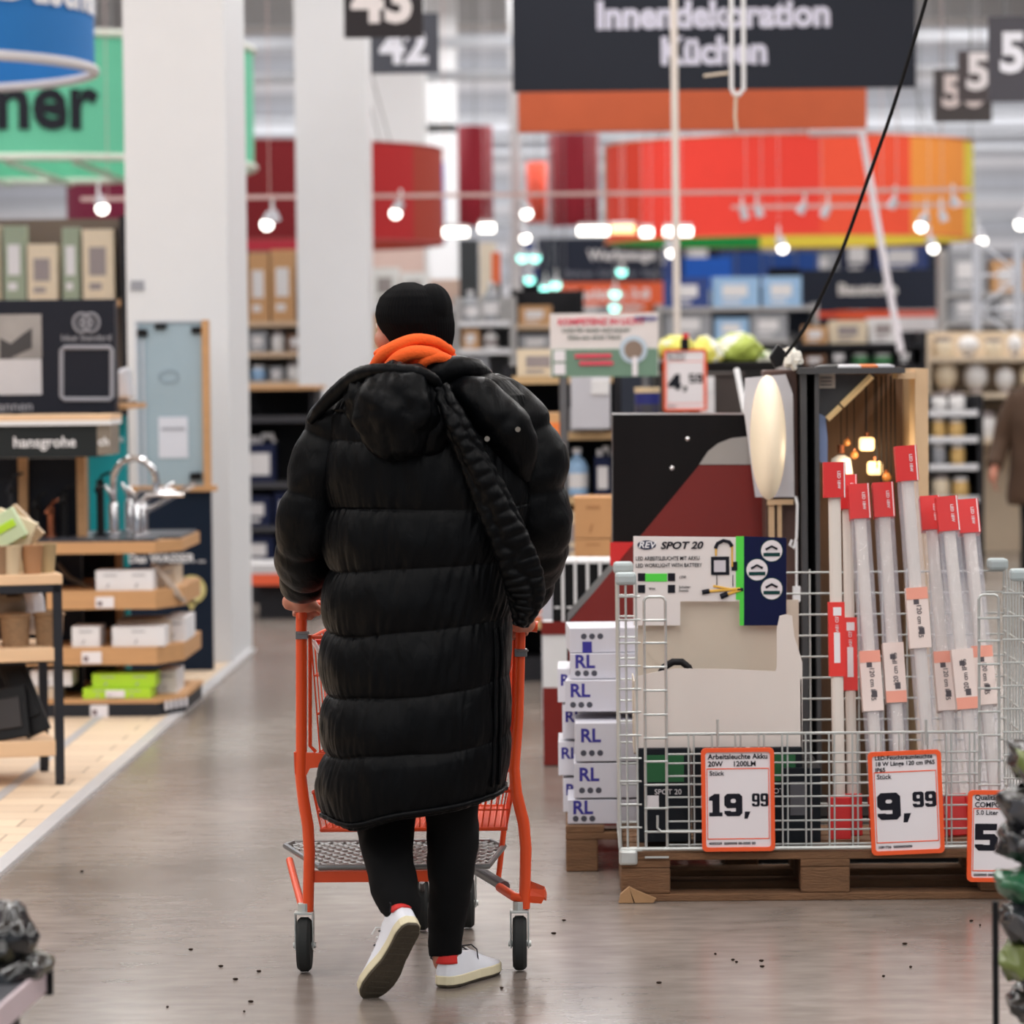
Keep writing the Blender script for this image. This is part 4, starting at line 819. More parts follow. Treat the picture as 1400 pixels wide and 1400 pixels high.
# ================================================================== LEFT SIDE: RACKS AND BATHROOM DISPLAY
def carton_proto(name, cb, cl, tape=(190, 160, 120), kind='carton'):
    mb = MB(); mb.boxb(-.5, .5, -.5, .5, 0, 1, mi=0); mb.boxb(-.502, .502, -.05, .05, .996, 1.003, mi=2); mb.boxb(-.3, .15, -.508, -.498, .3, .72, mi=1); mb.boxb(.2, .42, -.506, -.498, .12, .3, mi=2)
    return mb
# tall gondola (bathroom display) ---------------------------------
GY = 15.8
gx0, gx1 = W(-60, 900, GY).x, W(214, 900, GY).x
g = thing('wooden_display_shelf', 'tiered oak display shelf with chamfered corner carrying taps and cartons', 'display shelf', ((gx0 + gx1) / 2, GY + .5, 0.012))
def tier(pyT, pyB, dx, name, mi_top=None, m=wood):
    zt_, zb_ = W(150, pyT, GY).z, W(150, pyB, GY).z; x1 = W(214 + dx, 900, GY).x; mb = MB()
    P = [(gx0, GY), (x1, GY), (x1 + 0.10, GY + .22), (x1 + 0.10, GY + .95), (gx0, GY + .95)]
    a = [mb.b.verts.new((p[0], p[1], zb_)) for p in P]; c = [mb.b.verts.new((p[0], p[1], zt_)) for p in P]; mb._f(a); mb._f(c); mb.bridge(a, c)
    return mb.build(name, m, g), zt_, x1
_, zA, xA = tier(741, 757, 0, 'worktop')
mb = MB(); mb.boxb(gx0, xA, GY + .01, GY + .9, zA, zA + 0.012); mb.poly([(xA, zA), (xA + .09, zA), (xA + .09, zA + .012), (xA, zA + .012)], GY + .24, GY + .9); mb.build('worktop_inlay', M('slate', (58, 60, 68), 0.35), g)
_, zB, xB = tier(808, 833, 0, 'shelf'); _, zC, xC = tier(885, 909, 0, 'shelf'); _, zD, xD = tier(956, 962, 2, 'shelf')
tier(962, 981, 0, 'plinth', m=dark)
mb = MB(); mb.boxb(gx0, W(110, 700, GY + .4).x, GY + .4, GY + .45, zD, W(0, 630, GY).z); mb.boxb(gx0, W(160, 700, GY + .95).x, GY + .95, GY + 1.0, zD, zA); mb.build('back_panel', M('deep_navy', (24, 28, 38), 0.5), g)
for px in (32, 112): mb = MB(); v = W(px, 700, GY + .35); mb.boxb(v.x - .02, v.x + .02, GY + .33, GY + .39, zA + .012, W(0, 625, GY).z); mb.build('post', wood, g)
mb = MB(); v = W(158, 780, GY + .5); mb.boxb(v.x, v.x + .03, GY + .5, GY + .56, zD, zA - .06); mb.build('post', wood, g)
# header over it
hx0, hx1, hz0, hz1 = rect(-60, 582, 132, 626, GY)
mb = MB(); mb.boxb(hx0, hx1, GY + .02, GY + .3, hz0, hz1); hd = mb.build('header', M('header_black', (36, 40, 42), 0.5), g)
v = W(60, 605, GY); mb = MB(); mb.text('hansgrohe', 0.070, (v.x, GY + .018, v.z), bold=0.012, sx=0.98); mb.build('lettering', txtwhite, hd)
mb = MB(); x2 = W(151, 600, GY).x; mb.boxb(hx1, x2, GY + .02, GY + .3, hz0 + .01, hz1); mb.build('header_end', M('taupe', (128, 118, 106), 0.5), g)
mb = MB(); mb.boxb(hx0, x2, GY, GY + .4, hz1, hz1 + .022); mb.boxb(hx0, x2, GY, GY + .4, hz1 + .022, hz1 + .045, mi=1); mb.build('header_top', [white, lightwood], g)
mb = MB(); v = W(141, 604, GY); mb.text('ch', 0.055, (v.x, GY + .018, v.z), bold=0.02); mb.build('lettering', white, hd)
# black advertisement sign above with picture and logo
SY2 = 16.6
x0, x1, z0_, z1_ = rect(-50, 410, 157, 565, SY2)
t = thing('advertising_panel', 'black bathroom advertising panel with grey picture above the wooden shelf', 'advertising panel', ((x0 + x1) / 2, SY2 + .05, z0_))
mb = MB(); mb.boxb(x0, x1, SY2, SY2 + .12, z0_, z1_); pn = mb.build('panel', M('panel_black', (32, 34, 44), 0.45), t, bevel=0.004)
def onp(px0, py0, px1, py1, name, m, dy=0.004): a_ = rect(px0, py0, px1, py1, SY2); mb = MB(); mb.boxb(a_[0], a_[1], SY2 - dy, SY2, a_[2], a_[3]); return mb.build(name, m, pn)
onp(-50, 430, 57, 490, 'picture', M('pic_grey', (150, 146, 144), 0.5, var=0.45, scale=5)); onp(-50, 491, 57, 540, 'picture', M('pic_light', (196, 194, 198), 0.5, var=0.15, scale=4))
mb = MB(); q = [W(*p, SY2) for p in ((0, 462), (15, 470), (30, 458), (44, 448), (44, 476), (14, 490), (0, 490))]; mb.poly([(v.x, v.z) for v in q], SY2 - .006, SY2 - .003); mb.build('picture_shape', M('pic_dark', (58, 56, 58), 0.5), pn)
mb = MB(); v = W(118, 441, SY2); 
for dx in (-.022, .022): mb.tube([(v.x + dx + .04 * math.cos(a * PI / 8), SY2 - .003, v.z + .044 * math.sin(a * PI / 8)) for a in range(16)], 0.006, 6, closed=True); mb.tube([(v.x + dx + .016 * math.cos(a * PI / 5), SY2 - .003, v.z + .022 * math.sin(a * PI / 5)) for a in range(10)], 0.004, 6, closed=True)
v = W(118, 462, SY2); mb.text('Ideal Standard', 0.042, (v.x, SY2 - .003, v.z), bold=0.005)
v = W(0, 556, SY2); mb.text('Badewannen', 0.07, (v.x - .02, SY2 - .003, v.z), align='CENTER', bold=0.005)
P = [W(*p, SY2 - .003) for p in ((88, 475), (150, 475), (153, 478), (153, 543), (150, 546), (88, 546), (84, 542), (84, 479))]; mb.tube(P, 0.011, 6, closed=True); mb.build('lettering', M('silver_print', (150, 150, 158), 0.5), pn)
mb = MB()
for px in (20, 130): v = W(px, 560, SY2); mb.boxb(v.x - .02, v.x + .02, SY2 + .02, SY2 + .06, W(0, 575, GY).z, z0_)
mb.build('support', dark, t)
mb = MB(); q = [W(*p, 17.2) for p in ((150, 546), (158, 508), (172, 500), (178, 546))]; mb.poly([(v.x, v.z) for v in q], 17.2, 17.4); tag(mb.build('wash_basin', M('ceramic', (205, 205, 212), 0.3), bevel=.02), 'pale ceramic basin beside the black advertising panel', 'wash basin')
mb = MB(); v0, v1 = W(138, 552, 17.2), W(190, 558, 17.2); mb.boxb(v0.x, v1.x, 16.71, 17.5, v1.z, v0.z); tag(mb.build('bracket_shelf', wood), 'short wooden bracket shelf under the pale basin', 'shelf')
# teal panel
x0, x1, z0_, z1_ = rect(122, 568, 174, 846, 16.95)
t = thing('teal_panel', 'turquoise advertising board behind the taps', 'advertising board', ((x0 + x1) / 2, 17, 0.012))
mb = MB(); mb.boxb(x0, x1, 16.95, 17.0, 0.012, z1_); p_ = mb.build('board', teal, t); mb = MB(); v = W(154, 602, 16.94); mb.text('AXOR', 0.04, (v.x, 16.945, v.z)); mb.build('lettering', txtwhite, p_)
# dark items behind the header
rng = random.Random(4)
for k, (px, py, h_, m_, lb) in enumerate(((18, 720, .26, dark, 'dark boxed tap at the far left'), (70, 735, .14, M('copper', (176, 110, 80), .25, .9), 'copper tap sample under the black header'), (88, 735, .2, black, 'matt black tap under the black header'), (52, 735, .17, black, 'low black tap sample beside the post'), (138, 735, .26, black, 'tall matt black tap in front of the turquoise board'))):
    v = W(px, 735, GY + .3); t = thing('tap', lb, 'tap', (v.x, v.y, zA + .012), 'sample taps')
    mb = MB(); mb.cyl((0, 0, 0), (0, 0, .01), .035, mi=0); mb.cyl((0, 0, .01), (0, 0, h_), .018); mb.build('body', m_, t, local=True, smooth='auto')
    mb = MB(); mb.tube([(0, 0, h_ * .8), (0, -.08, h_ * .9), (0, -.13, h_ * .82)], .010, 10); mb.build('spout', m_, t, local=True, smooth=True); mb = MB(); mb.tube([(0, 0, h_), (.01, 0, h_ + .02), (.05, -.02, h_ + .035)], .007, 8); mb.build('lever', m_, t, local=True, smooth=True)
# chrome taps
def ctap(px, lab, kind, dy=.45):
    v = W(px, 735, GY + dy); t = thing('kitchen_tap', lab, 'tap', (v.x, v.y, zA + .012), 'chrome taps'); s_ = 1 / 297
    mb = MB(); mb.lathe((0, 0, 0), [(.034, 0), (.034, .008), (.024, .012), (.023, .14), (.018, .15)], 24); mb.build('body', chrome, t, local=True, smooth='auto')
    mb = MB()
    if kind == 0:
        pts = [(0, 0, .13), (0, 0, .22)] + [(.1 - .1 * math.cos(a * PI / 10), -.02 * math.sin(a * PI / 10), .24 + .115 * math.sin(a * PI / 10)) for a in range(11)] + [(.2, -.01, .19)]
        mb.tube(pts, .016, 14)
    elif kind == 1: mb.tube([(0, 0, .1), (.04, -.02, .12), (.25, -.06, .235)], .014, 12)
    else: mb.tube([(0, 0, .14), (.05, 0, .19), (.22, -.02, .19)], .013, 12)
    mb.build('spout', chrome, t, local=True, smooth='auto'); mb = MB(); mb.tube([(0, 0, .14), (-.01, -.03, .19), (-.03, -.05, .23)] if kind != 1 else [(0, 0, .14), (.06, -.02, .19), (.15, -.03, .24)], [.012, .010, .008], 10); mb.build('lever', chrome, t, local=True, smooth=True)
ctap(156, 'chrome kitchen tap with high round arched spout', 0); ctap(196, 'chrome tap with long slanted spout at the worktop corner', 1); ctap(178, 'chrome tap with short flat spout between the two others', 2, .75); ctap(188, 'low chrome tap before the slanted one', 2, .25)
# cartons on the shelf
def gcart(px0, px1, pyT, zb_, Y, d, m1, lb, grp='cartons on the oak display shelf', mi2=None):
    x0, x1 = W(px0, 800, Y).x, W(px1, 800, Y).x; zt_ = W((px0 + px1) / 2, pyT, Y).z
    mb = MB(); mb.boxb(x0, x1, Y, Y + d, zb_, zt_, mi=0); w_ = x1 - x0; h_ = zt_ - zb_; n = max(1, int(w_ / .12))
    for k in range(n): xx = x0 + w_ * (k + .5) / n; mb.tube([(xx - .015, Y - .001, zb_ + h_ * .15), (xx - .005, Y - .001, zb_ + h_ * .35)], .004, 5, mi=1); mb.boxb(xx - .03, xx + .03, Y - .002, Y, zb_ + h_ * .72, zb_ + h_ * .8, mi=1)
    return tag(mb.build('product_carton', [m1, mi2 or M('print_mid', (168, 168, 174))], bevel=.003), lb, 'carton', grp)
wht = M('carton_white', (226, 226, 230), .55); lime = M('carton_lime', (176, 220, 44), .5, var=.04); beigec = M('carton_beige', (206, 190, 170), .6)
gcart(131, 209, 780, zB, GY + .03, .18, wht, 'white carton on the middle oak shelf'); gcart(213, 240, 776, zB, GY + .30, .3, beigec, 'beige carton behind the white one on the middle oak shelf')
gcart(97, 135, 857, zC, GY + .03, .2, wht, 'small white carton left on the lower oak shelf'); gcart(140, 148, 862, zC, GY + .25, .2, cardtan, 'narrow brown carton between two white ones on the lower oak shelf')
gcart(152, 224, 857, zC, GY + .03, .2, wht, 'long white carton on the lower oak shelf'); gcart(224, 253, 845, zC, GY + .30, .4, wht, 'white carton at the back right corner of the lower oak shelf'); gcart(160, 232, 848, zC, GY + .25, .3, beigec, 'beige carton pushed back on the lower oak shelf')
c1 = gcart(111, 204, 941, zD, GY + .02, .2, lime, 'lower lime green carton on the bottom shelf'); z_l = W(150, 941, GY + .02).z
gcart(124, 210, 921, z_l + .001, GY + .04, .2, lime, 'upper lime green carton stacked on the bottom one'); gcart(212, 240, 917, zD, GY + .28, .3, wht, 'white carton right of the lime green ones')
gcart(40, 78, 940, zD, GY + .05, .2, beigec, 'beige carton with grey prints, lower of two behind the black leg'); gcart(40, 96, 917, W(60, 940, GY).z + .002, GY + .05, .2, wht, 'white carton with dark knob picture behind the black leg')
for (a0, b0, a1, b1, lb) in ((131, 816, 156, 831, 'middle shelf'), (112, 891, 139, 907, 'lower shelf'), (124, 964, 148, 980, 'plinth'), (144, 944, 170, 954, 'lime green carton')):
    q = rect(a0, b0, a1, b1, GY); mb = MB(); mb.boxb(q[0], q[1], GY - .012 if 'lime' not in lb else GY + .008, GY if 'lime' not in lb else GY + .019, q[2], q[3], mi=0); mb.boxb(q[0] + .01, q[0] + .03, GY - .014, GY - .012, q[2] + .01, q[3] - .02, mi=1)
    tag(mb.build('price_tag', [paper, M('tag_print', (110, 90, 96))]), 'small white price tag on the %s of the oak display' % lb, 'price tag')
for k in range(5):
    for zz, nm in ((zD - .035, 'plinth'),):
        x = xD + .014 + k * .018; y = GY + .06 + k * .04; mb = MB(); mb.box((x + .01, y, zz), (.012, .03, .04), Matrix.Rotation(math.radians(25), 3, 'Z')); tag(mb.build('price_tag', paper), 'tiny price tag on the chamfered corner of the dark plinth', 'price tag', 'plinth corner price tags')
mb = MB(); tb(mb, [(78, 770, GY + .3), (95, 790, GY + .3), (122, 803, GY + .3), (150, 806, GY + .35)], .010); tag(mb.build('flexible_hose', M('hose', (96, 84, 70), .4)), 'dark hose hanging below the worktop', 'hose')
mb = MB(); tb(mb, [(208, 772, GY + .2), (224, 790, GY + .15), (240, 812, GY + .15), (252, 822, GY + .2)], .012); tb(mb, [(214, 772, GY + .2), (232, 795, GY + .15), (246, 812, GY + .15)], .008); tag(mb.build('shower_hose', M('hose_pale', (176, 160, 146), .4)), 'pale hoses hanging over the corner of the middle shelf', 'hose')
# front table rack with black legs
RYY = 13.2
v = W(83, 1075, RYY)
rk = thing('table_rack', 'wooden three tier rack with black metal legs at left edge', 'rack', (v.x, v.y, 0.014), rz=math.radians(16)); A_ = math.radians(16)
zT, zM, zL = W(50, 785, RYY).z - .014, W(50, 886, RYY).z - .014, W(50, 1012, RYY).z - .014
for nm, z_, h_ in (('top_board', zT, .04), ('shelf_board', zM, .05), ('shelf_board', zL, .06)):
    mb = MB(); mb.boxb(-.9, .02 if z_ == zT else -.012, 0.0, .5, z_ - h_, z_); mb.build(nm, lightwood, rk, local=True, bevel=.004)
for x, y in ((0, 0), (0, .46), (-.86, 0), (-.86, .46)): mb = MB(); mb.boxb(x - .0165, x + .0165, y, y + .033, .02, zT - .04); mb.cyl((x, y + .016, 0), (x, y + .016, .02), .018, n=12); mb.build('leg', dark, rk, local=True)
mb = MB(); mb.boxb(-.88, .016, 0, .03, zT - .07, zT - .04); mb.boxb(-.88, .016, 0.02, .04, zM - .06, zM - .045); mb.build('rail', dark, rk, local=True)
R2 = Matrix.Rotation(A_, 3, 'Z'); ro = Vector((v.x, v.y, .014))
def onrack(px, py_, z_, dy): # point on the rack level z_ seen near px
    p = W(px, 800, RYY + dy); return Vector((p.x, RYY + dy - (v.x - p.x) * math.tan(A_), z_ + .014))
cups = ((3, 0.05, (150, 120, 92), 'brown'), (19, .05, (206, 188, 158), 'cream'), (46, .06, (170, 126, 90), 'terracotta brown'), (64, .12, (176, 156, 118), 'olive beige'))
for px, dy, c_, nm in cups:
    p = onrack(px, 785, zT, dy); mb = MB(); mb.lathe(p, [(.032, 0), (.042, .105), (.045, .108), (.039, .108), (.030, .01)], 24); tag(mb.build('pot', M('pot_' + nm.replace(' ', '_'), c_, .6), smooth='auto'), nm + ' tapered cup on the top board of the rack', 'cup', 'cups on the rack')
for k, (px, dy, rx, c_) in enumerate(((8, .2, -.5, (196, 214, 176)), (22, .24, .4, (216, 200, 170)), (30, .28, .8, (186, 160, 128)))):
    p = onrack(px, 785, zT, dy); mb = MB(); mb.box(p + Vector((0, 0, .16)), (.16, .05, .12), Matrix.Rotation(rx, 3, 'Y'), mi=0); mb.box(p + Vector((0, -.028, .165)), (.12, .006, .03), Matrix.Rotation(rx, 3, 'Y'), mi=1)
    mb.box(p + Vector((0, 0, .05)), (.08, .05, .1), mi=0)
    tag(mb.build('seed_packet', [M('packet%d' % k, c_, .5), lime], bevel=.004), ('pale green', 'cream', 'tan')[k] + ' leaning packet behind the cups', 'packet')
basketm = M('wicker', (152, 122, 92), .85, var=.35, scale=40, bump=.6, bscale=80)
for k, (px0, px1) in enumerate(((-4, 36), (41, 80))):
    p0, p1 = onrack(px0, 0, zM, .04), onrack(px1, 0, zM, .04); c_ = (p0 + p1) / 2; w_ = (p1.x - p0.x); mb = MB()
    mb.tube([c_ + Vector((0, .12, 0)), c_ + Vector((0, .12, .115))], [w_ * .46, w_ * .52], 4 * 6); mb.tube([c_ + Vector((w_ * .52 * math.cos(a * PI / 12), .12 + w_ * .52 * math.sin(a * PI / 12), .118)) for a in range(24)], .007, 6, closed=True)
    tag(mb.build('wicker_basket', basketm, smooth='auto'), ('left', 'right')[k] + ' woven brown basket on the middle shelf of the rack', 'basket', 'woven baskets')
def crumple(name, c, r, mats, seed, n=40, amp=.25, rot=None, f=2.2, facet=False):
    mb = MB()
    if facet: n = 9
    def dd(p):
        q = p * f + Vector((seed * 3.1, seed, 0)); cell = noise.cell_vector(q * 1.2) if False else Vector((0, 0, 0))
        q = q * .55; rid = 1.3 * abs(noise.noise(q)) + .6 * abs(noise.noise(q * 2.3 + Vector((5, 5, 5)))) + .22 * abs(noise.noise(q * 5)); return (rid - .5) * amp * min(r)
    mb.ell(c, r, n, disp=dd, rot=rot)
    for f_ in mb.b.faces:
        q = f_.calc_center_median() * 9 + Vector((seed, 0, 0)); a = noise.noise(q)
        f_.material_index = 0 if a < .12 or len(mats) < 2 else 1 if a < .3 or len(mats) < 3 else 2
    
    if facet:
        rg_ = random.Random(seed); m_ = min(r)
        for v in mb.b.verts: v.co += Vector((rg_.uniform(-1, 1), rg_.uniform(-1, 1), rg_.uniform(-1, 1))) * m_ * .16
        bmesh.ops.triangulate(mb.b, faces=mb.b.faces[:])
    o = mb.build(name, mats, smooth=False if facet else 'auto')
    if facet: bv = o.modifiers.new('soft', 'SUBSURF'); bv.levels = 1; bv.render_levels = 1; o.data.polygons.foreach_set('use_smooth', [True] * len(o.data.polygons)); [setattr(e, 'use_edge_sharp', False) for e in o.data.edges]; cr_ = o.data.attributes.new('crease_edge', 'FLOAT', 'EDGE'); cr_.data.foreach_set('value', [rg_.choice((.2, .9)) for _ in o.data.edges])
    return o
p = onrack(48, 0, zM, .3); tag(crumple('plastic_bag', p + Vector((-.01, .0, .13)), (.05, .06, .1), [M('bag_white', (225, 225, 232), .35)], 4, 16), 'small white plastic bag above the right basket', 'bag')
p = onrack(10, 0, zM, .3); tag(crumple('plastic_bag', p + Vector((0, 0, .14)), (.10, .06, .07), [M('bag_dark', (44, 42, 42), .3), M('bag_mid', (120, 110, 96), .4)], 6, 16), 'dark plastic bag above the left basket', 'bag')
for k, (px, w_, h_, rx, nm) in enumerate(((8, .16, .20, -.15, 'dark tray with clear wrap'), (30, .10, .34, -.42, 'black leaning board'))):
    p = onrack(px, 0, zL, .05 + k * .05); mb = MB(); mb.box(p + Vector((0, .03, h_ / 2)), (w_, .02, h_), Matrix.Rotation(rx, 3, 'Y') @ Matrix.Rotation(-.3, 3, 'X'), mi=0); mb.box(p + Vector((0, .015, h_ / 2)), (w_ * .7, .01, h_ * .6), Matrix.Rotation(rx, 3, 'Y') @ Matrix.Rotation(-.3, 3, 'X'), mi=1 if k == 0 else 0)
    tag(mb.build('tray', [black, M('wrap', (52, 48, 48), .3)], bevel=.004), nm + ' on the lowest shelf of the rack', 'tray')
# near left corner: low shelf with dark bags
FYl = 6.35
e0, e1 = W(-25, 1412, 6.0), W(61, 1340, 6.55)
t = thing('bargain_shelf', 'low grey metal shelf with white price rail at bottom left corner', 'shelf', ((e0.x + e1.x) / 2, 6.3, 0))
d_ = (e1 - e0); d_.z = 0; L_ = d_.length; an = math.atan2(d_.y, d_.x); d_.normalize(); nrm_ = Vector((-d_.y, d_.x, 0)); zr = .46
mb = MB(); c_ = (e0 + e1) / 2; c_.z = zr - .02; mb.box(c_ + nrm_ * .25, (L_, .5, .03), Matrix.Rotation(an, 3, 'Z')); mb.build('shelf_plate', M('shelf_grey', (84, 86, 92), .4, .4), t)
mb = MB(); mb.box(c_ + Vector((0, 0, -.005)), (L_, .008, .05), Matrix.Rotation(an, 3, 'Z')); mb.build('price_rail', M('rail_white', (196, 178, 184), .35), t, bevel=.002)
mb = MB(); mb.box(c_ + Vector((0, 0, -.0)) + d_ * (L_ / 2 + .004), (.012, .03, .07), Matrix.Rotation(an, 3, 'Z')); mb.build('rail_end', black, t)
mb = MB(); q = c_ + d_ * (L_ / 2 - .03) + nrm_ * .06; mb.boxb(q.x - .015, q.x + .015, q.y - .015, q.y + .015, 0, zr - .03); q = c_ - d_ * (L_ / 2 - .02) + nrm_ * .4; mb.boxb(q.x - .02, q.x + .02, q.y - .02, q.y + .02, 0, zr + .5); mb.build('upright', black, t)
mb = MB(); q = W(0, 1220, 6.5); mb.box((q.x - .05, 6.5, q.z), (.12, .008, .05), Matrix.Rotation(an, 3, 'Z')); q2 = c_ - d_ * (L_ / 2 - .02) + nrm_ * .4; mb.build('upper_price_rail', M('rail_white', (196, 178, 184)), t)
foil = M('black_foil', (16, 16, 18), .16, spec=.8); foilo = M('olive_foil', (70, 66, 48), .3)
tag(crumple('plastic_sack', (W(12, 1295, 6.5).x, 6.5, W(0, 1284, 6.5).z), (.055, .1, .062), [foil, foil, foilo], 2, 30, .5, facet=True), 'upper shiny black sack on the low shelf at left corner', 'sack')
tag(crumple('plastic_sack', (W(14, 1325, 6.5).x, 6.5, W(0, 1325, 6.5).z), (.075, .12, .045), [foil, foil, foilo], 8, 30, .5, facet=True), 'lower shiny black sack lying on the shelf at left corner', 'sack')
# near right corner: rack of soil bags
FY = 6.9
t = thing('soil_rack', 'black steel rack post and shelves holding soil bags at right edge', 'rack', (W(1400, 1300, FY).x, FY + .2, 0))
mb = MB(); q = W(1361, 1300, FY); mb.boxb(q.x - .006, q.x + .006, FY - .006, FY + .006, 0, W(1361, 1232, FY).z); mb.build('post', black, t)
mb = MB(); mb.boxb(q.x + .01, q.x + .7, FY + .02, FY + .45, .02, .04); mb.boxb(q.x + .5, q.x + .52, FY, FY + .02, 0, 1.0); mb.build('base_shelf', black, t)
sm1, sm2, sm3, sm4 = M('soil_black', (16, 16, 20), .22, spec=.8), M('soil_sheen', (58, 60, 66), .22, spec=.9), M('soil_green', (36, 92, 62), .3), M('soil_lime', (104, 116, 60), .35)  # the grey puts reflections on the black plastic into the bag colour
SB = [(1402, 1045, 22, 34, (sm1, sm4, sm2), .5, 'uppermost crumpled black soil bag with lime print'), (1392, 1105, 28, 30, (sm1, sm2, sm1), .8, 'second crumpled black soil bag from the top'), (1388, 1155, 28, 30, (sm1, sm2, sm1), 1.0, 'black soil bag with painted grey sheen beside the 5, price sign'),
      (1385, 1210, 30, 24, (sm3, sm1, sm2), .4, 'green and white soil bag over the black post'), (1392, 1265, 30, 32, (sm1, sm2, sm2), .9, 'dark soil bag just below the green one'), (1390, 1318, 28, 34, (sm1, sm2, sm4), 1.1, 'black soil bag with grey painted sheen in the middle of the lower pile'), (1400, 1375, 26, 30, (sm1, sm4, M('soil_blue', (30, 44, 84), .3)), .6, 'lowest soil bag with olive and blue print at the corner')]
for k, (px, py, rx, rz_, ms, ro_, lb) in enumerate(SB):
    s_ = FPX / FY; c_ = W(px + 18, py, FY + .12); o = crumple('soil_bag', c_, ((rx + 20) / s_, .1, rz_ / s_), list(ms), 11 + k, 44, 0.65, Matrix.Rotation(ro_ * .5, 3, 'Y'), 2.6, facet=True); tag(o, lb, 'soil bag', 'soil bags in the black rack')
for k, (px, py) in enumerate(((1366, 1070), (1363, 1095), (1362, 1125), (1370, 1160), (1364, 1190), (1359, 1265), (1366, 1240))):
    pass
# ================================================================== HANGING SIGNS
def drum(name, lab, cat, px, pyr, Y, Rpx, zt_, zb_, panels, rimm, a0=0, hang=True):
    c = W(px, pyr, Y); R_ = Rpx / FPX * Y; t = thing(name, lab, cat, (c.x, Y, zb_)); n = len(panels)
    for k, m in enumerate(panels):
        mb = MB(); s_ = 8
        def f(u, v, rr): a = a0 + 2 * PI * (k + u) / n; return Vector((math.cos(a) * rr, math.sin(a) * rr, (zt_ - zb_) * v))
        A = mb.grid(lambda u, v: f(u, v, R_), s_, 1); B = mb.grid(lambda u, v: f(u, v, R_ - .02), s_, 1)
        mb.build('fabric_panel', m, t, local=True, smooth='auto', recalc=False)
    for z_ in (0, zt_ - zb_):
        mb = MB(); mb.tube([(R_ * math.cos(a * PI / 36), R_ * math.sin(a * PI / 36), z_) for a in range(72)], .03 if 'round' in name else .010, 8, closed=True); mb.build('rim', rimm, t, local=True, smooth='auto')
    mb = MB()
    for a in (45, 135, 225, 315): a = math.radians(a); mb.tube([(R_ * math.cos(a), R_ * math.sin(a), zt_ - zb_), (0, 0, HC - zb_ - 0.001)], .006, 5)
    mb.build('hanger', steel, t, local=True); return t, c, R_
def fab(n, c): return M('fabric_' + n, c, .8, var=.05)
zbl = W(0, 58, 19.0).z
t, c, R_ = drum('round_sign', 'round blue hanging sign with white rim at upper left', 'hanging sign', -202, 85, 20.5, 329, zbl + .9, zbl - .02, [fab('blue', (30, 116, 188))] * 10, M('rim_white', (214, 210, 212), .5))
def curved_text(body, size, t, R_, ang, z_, m, bold=.03, sx=1.0):
    mb = MB(); mb.text(body, size, (0, 0, 0), bold=bold, sx=sx)
    bmesh.ops.subdivide_edges(mb.b, edges=[e for e in mb.b.edges if e.calc_length() > .1], cuts=2)
    for v in mb.b.verts: a = -PI / 2 + ang + v.co.x / R_; rr = R_ + .012 - v.co.y; v.co = Vector((math.cos(a) * rr, math.sin(a) * rr, v.co.z + z_))
    return mb.build('lettering', m, t, local=True)
curved_text('Duschen', .34, t, R_, 1.22, .42, txtwhite)
zg1 = W(85, 217, 26.6).z
t, c, R_ = drum('round_sign', 'round mint green hanging sign with dark lettering ending in ner', 'hanging sign', 55, 235, 28, 292, zg1 + .93, zg1, [fab('mint', (104, 196, 160))] * 10, M('rim_mint', (216, 222, 210), .5))
curved_text('Wohner', .60, t, R_, -.16, .40, M('dark_lettering', (34, 36, 44), .6), .03, .92)
mb = MB()
for k in range(-3, 4): mb.boxb(k * .5 - .02, k * .5 + .02, -math.sqrt(max(.1, R_ ** 2 - (k * .5) ** 2)) + .05, math.sqrt(max(.1, R_ ** 2 - (k * .5) ** 2)) - .05, -.05, -.01)
mb.build('cross_bar', M('rim_mint', (216, 222, 210)), t, local=True)
cols = {'dred2': (166, 22, 26), 'dred': (126, 14, 26), 'mag': (128, 18, 60), 'crim': (176, 44, 62), 'redo': (206, 54, 30), 'red': (234, 62, 48), 'tom': (242, 84, 54), 'org': (242, 152, 66), 'yel': (232, 214, 74), 'grn': (0, 140, 62), 'lime': (170, 200, 50), 'brn': (150, 48, 30)}
P_ = lambda *k: [fab(x, cols[x]) for x in k]
zr1 = W(360, 322, 30).z; zr2 = W(360, 183, 30).z
drum('colour_drum', 'large red hanging fabric drum between the white columns', 'hanging drum', 350, 320, 32.5, 256, zr2, zr1, P_('brn', 'brn', 'crim', 'crim', 'mag', 'mag', 'mag', 'mag', 'dred', 'dred', 'dred2', 'brn'), M('rim_red', (150, 60, 60), .6), a0=0)
zr1 = W(1075, 318, 34).z; zr2 = W(1075, 178, 34).z
drum('colour_drum', 'large hanging fabric drum running from red over orange to yellow', 'hanging drum', 1078, 320, 36.5, 250, zr2, zr1, P_('yel', 'yel', 'yel', 'grn', 'grn', 'grn', 'redo', 'red', 'red', 'tom', 'org', 'yel'), M('rim_tom', (214, 110, 60), .6), a0=math.radians(6))
x0, x1, z0_, z1_ = rect(752, 183, 816, 312, 40)
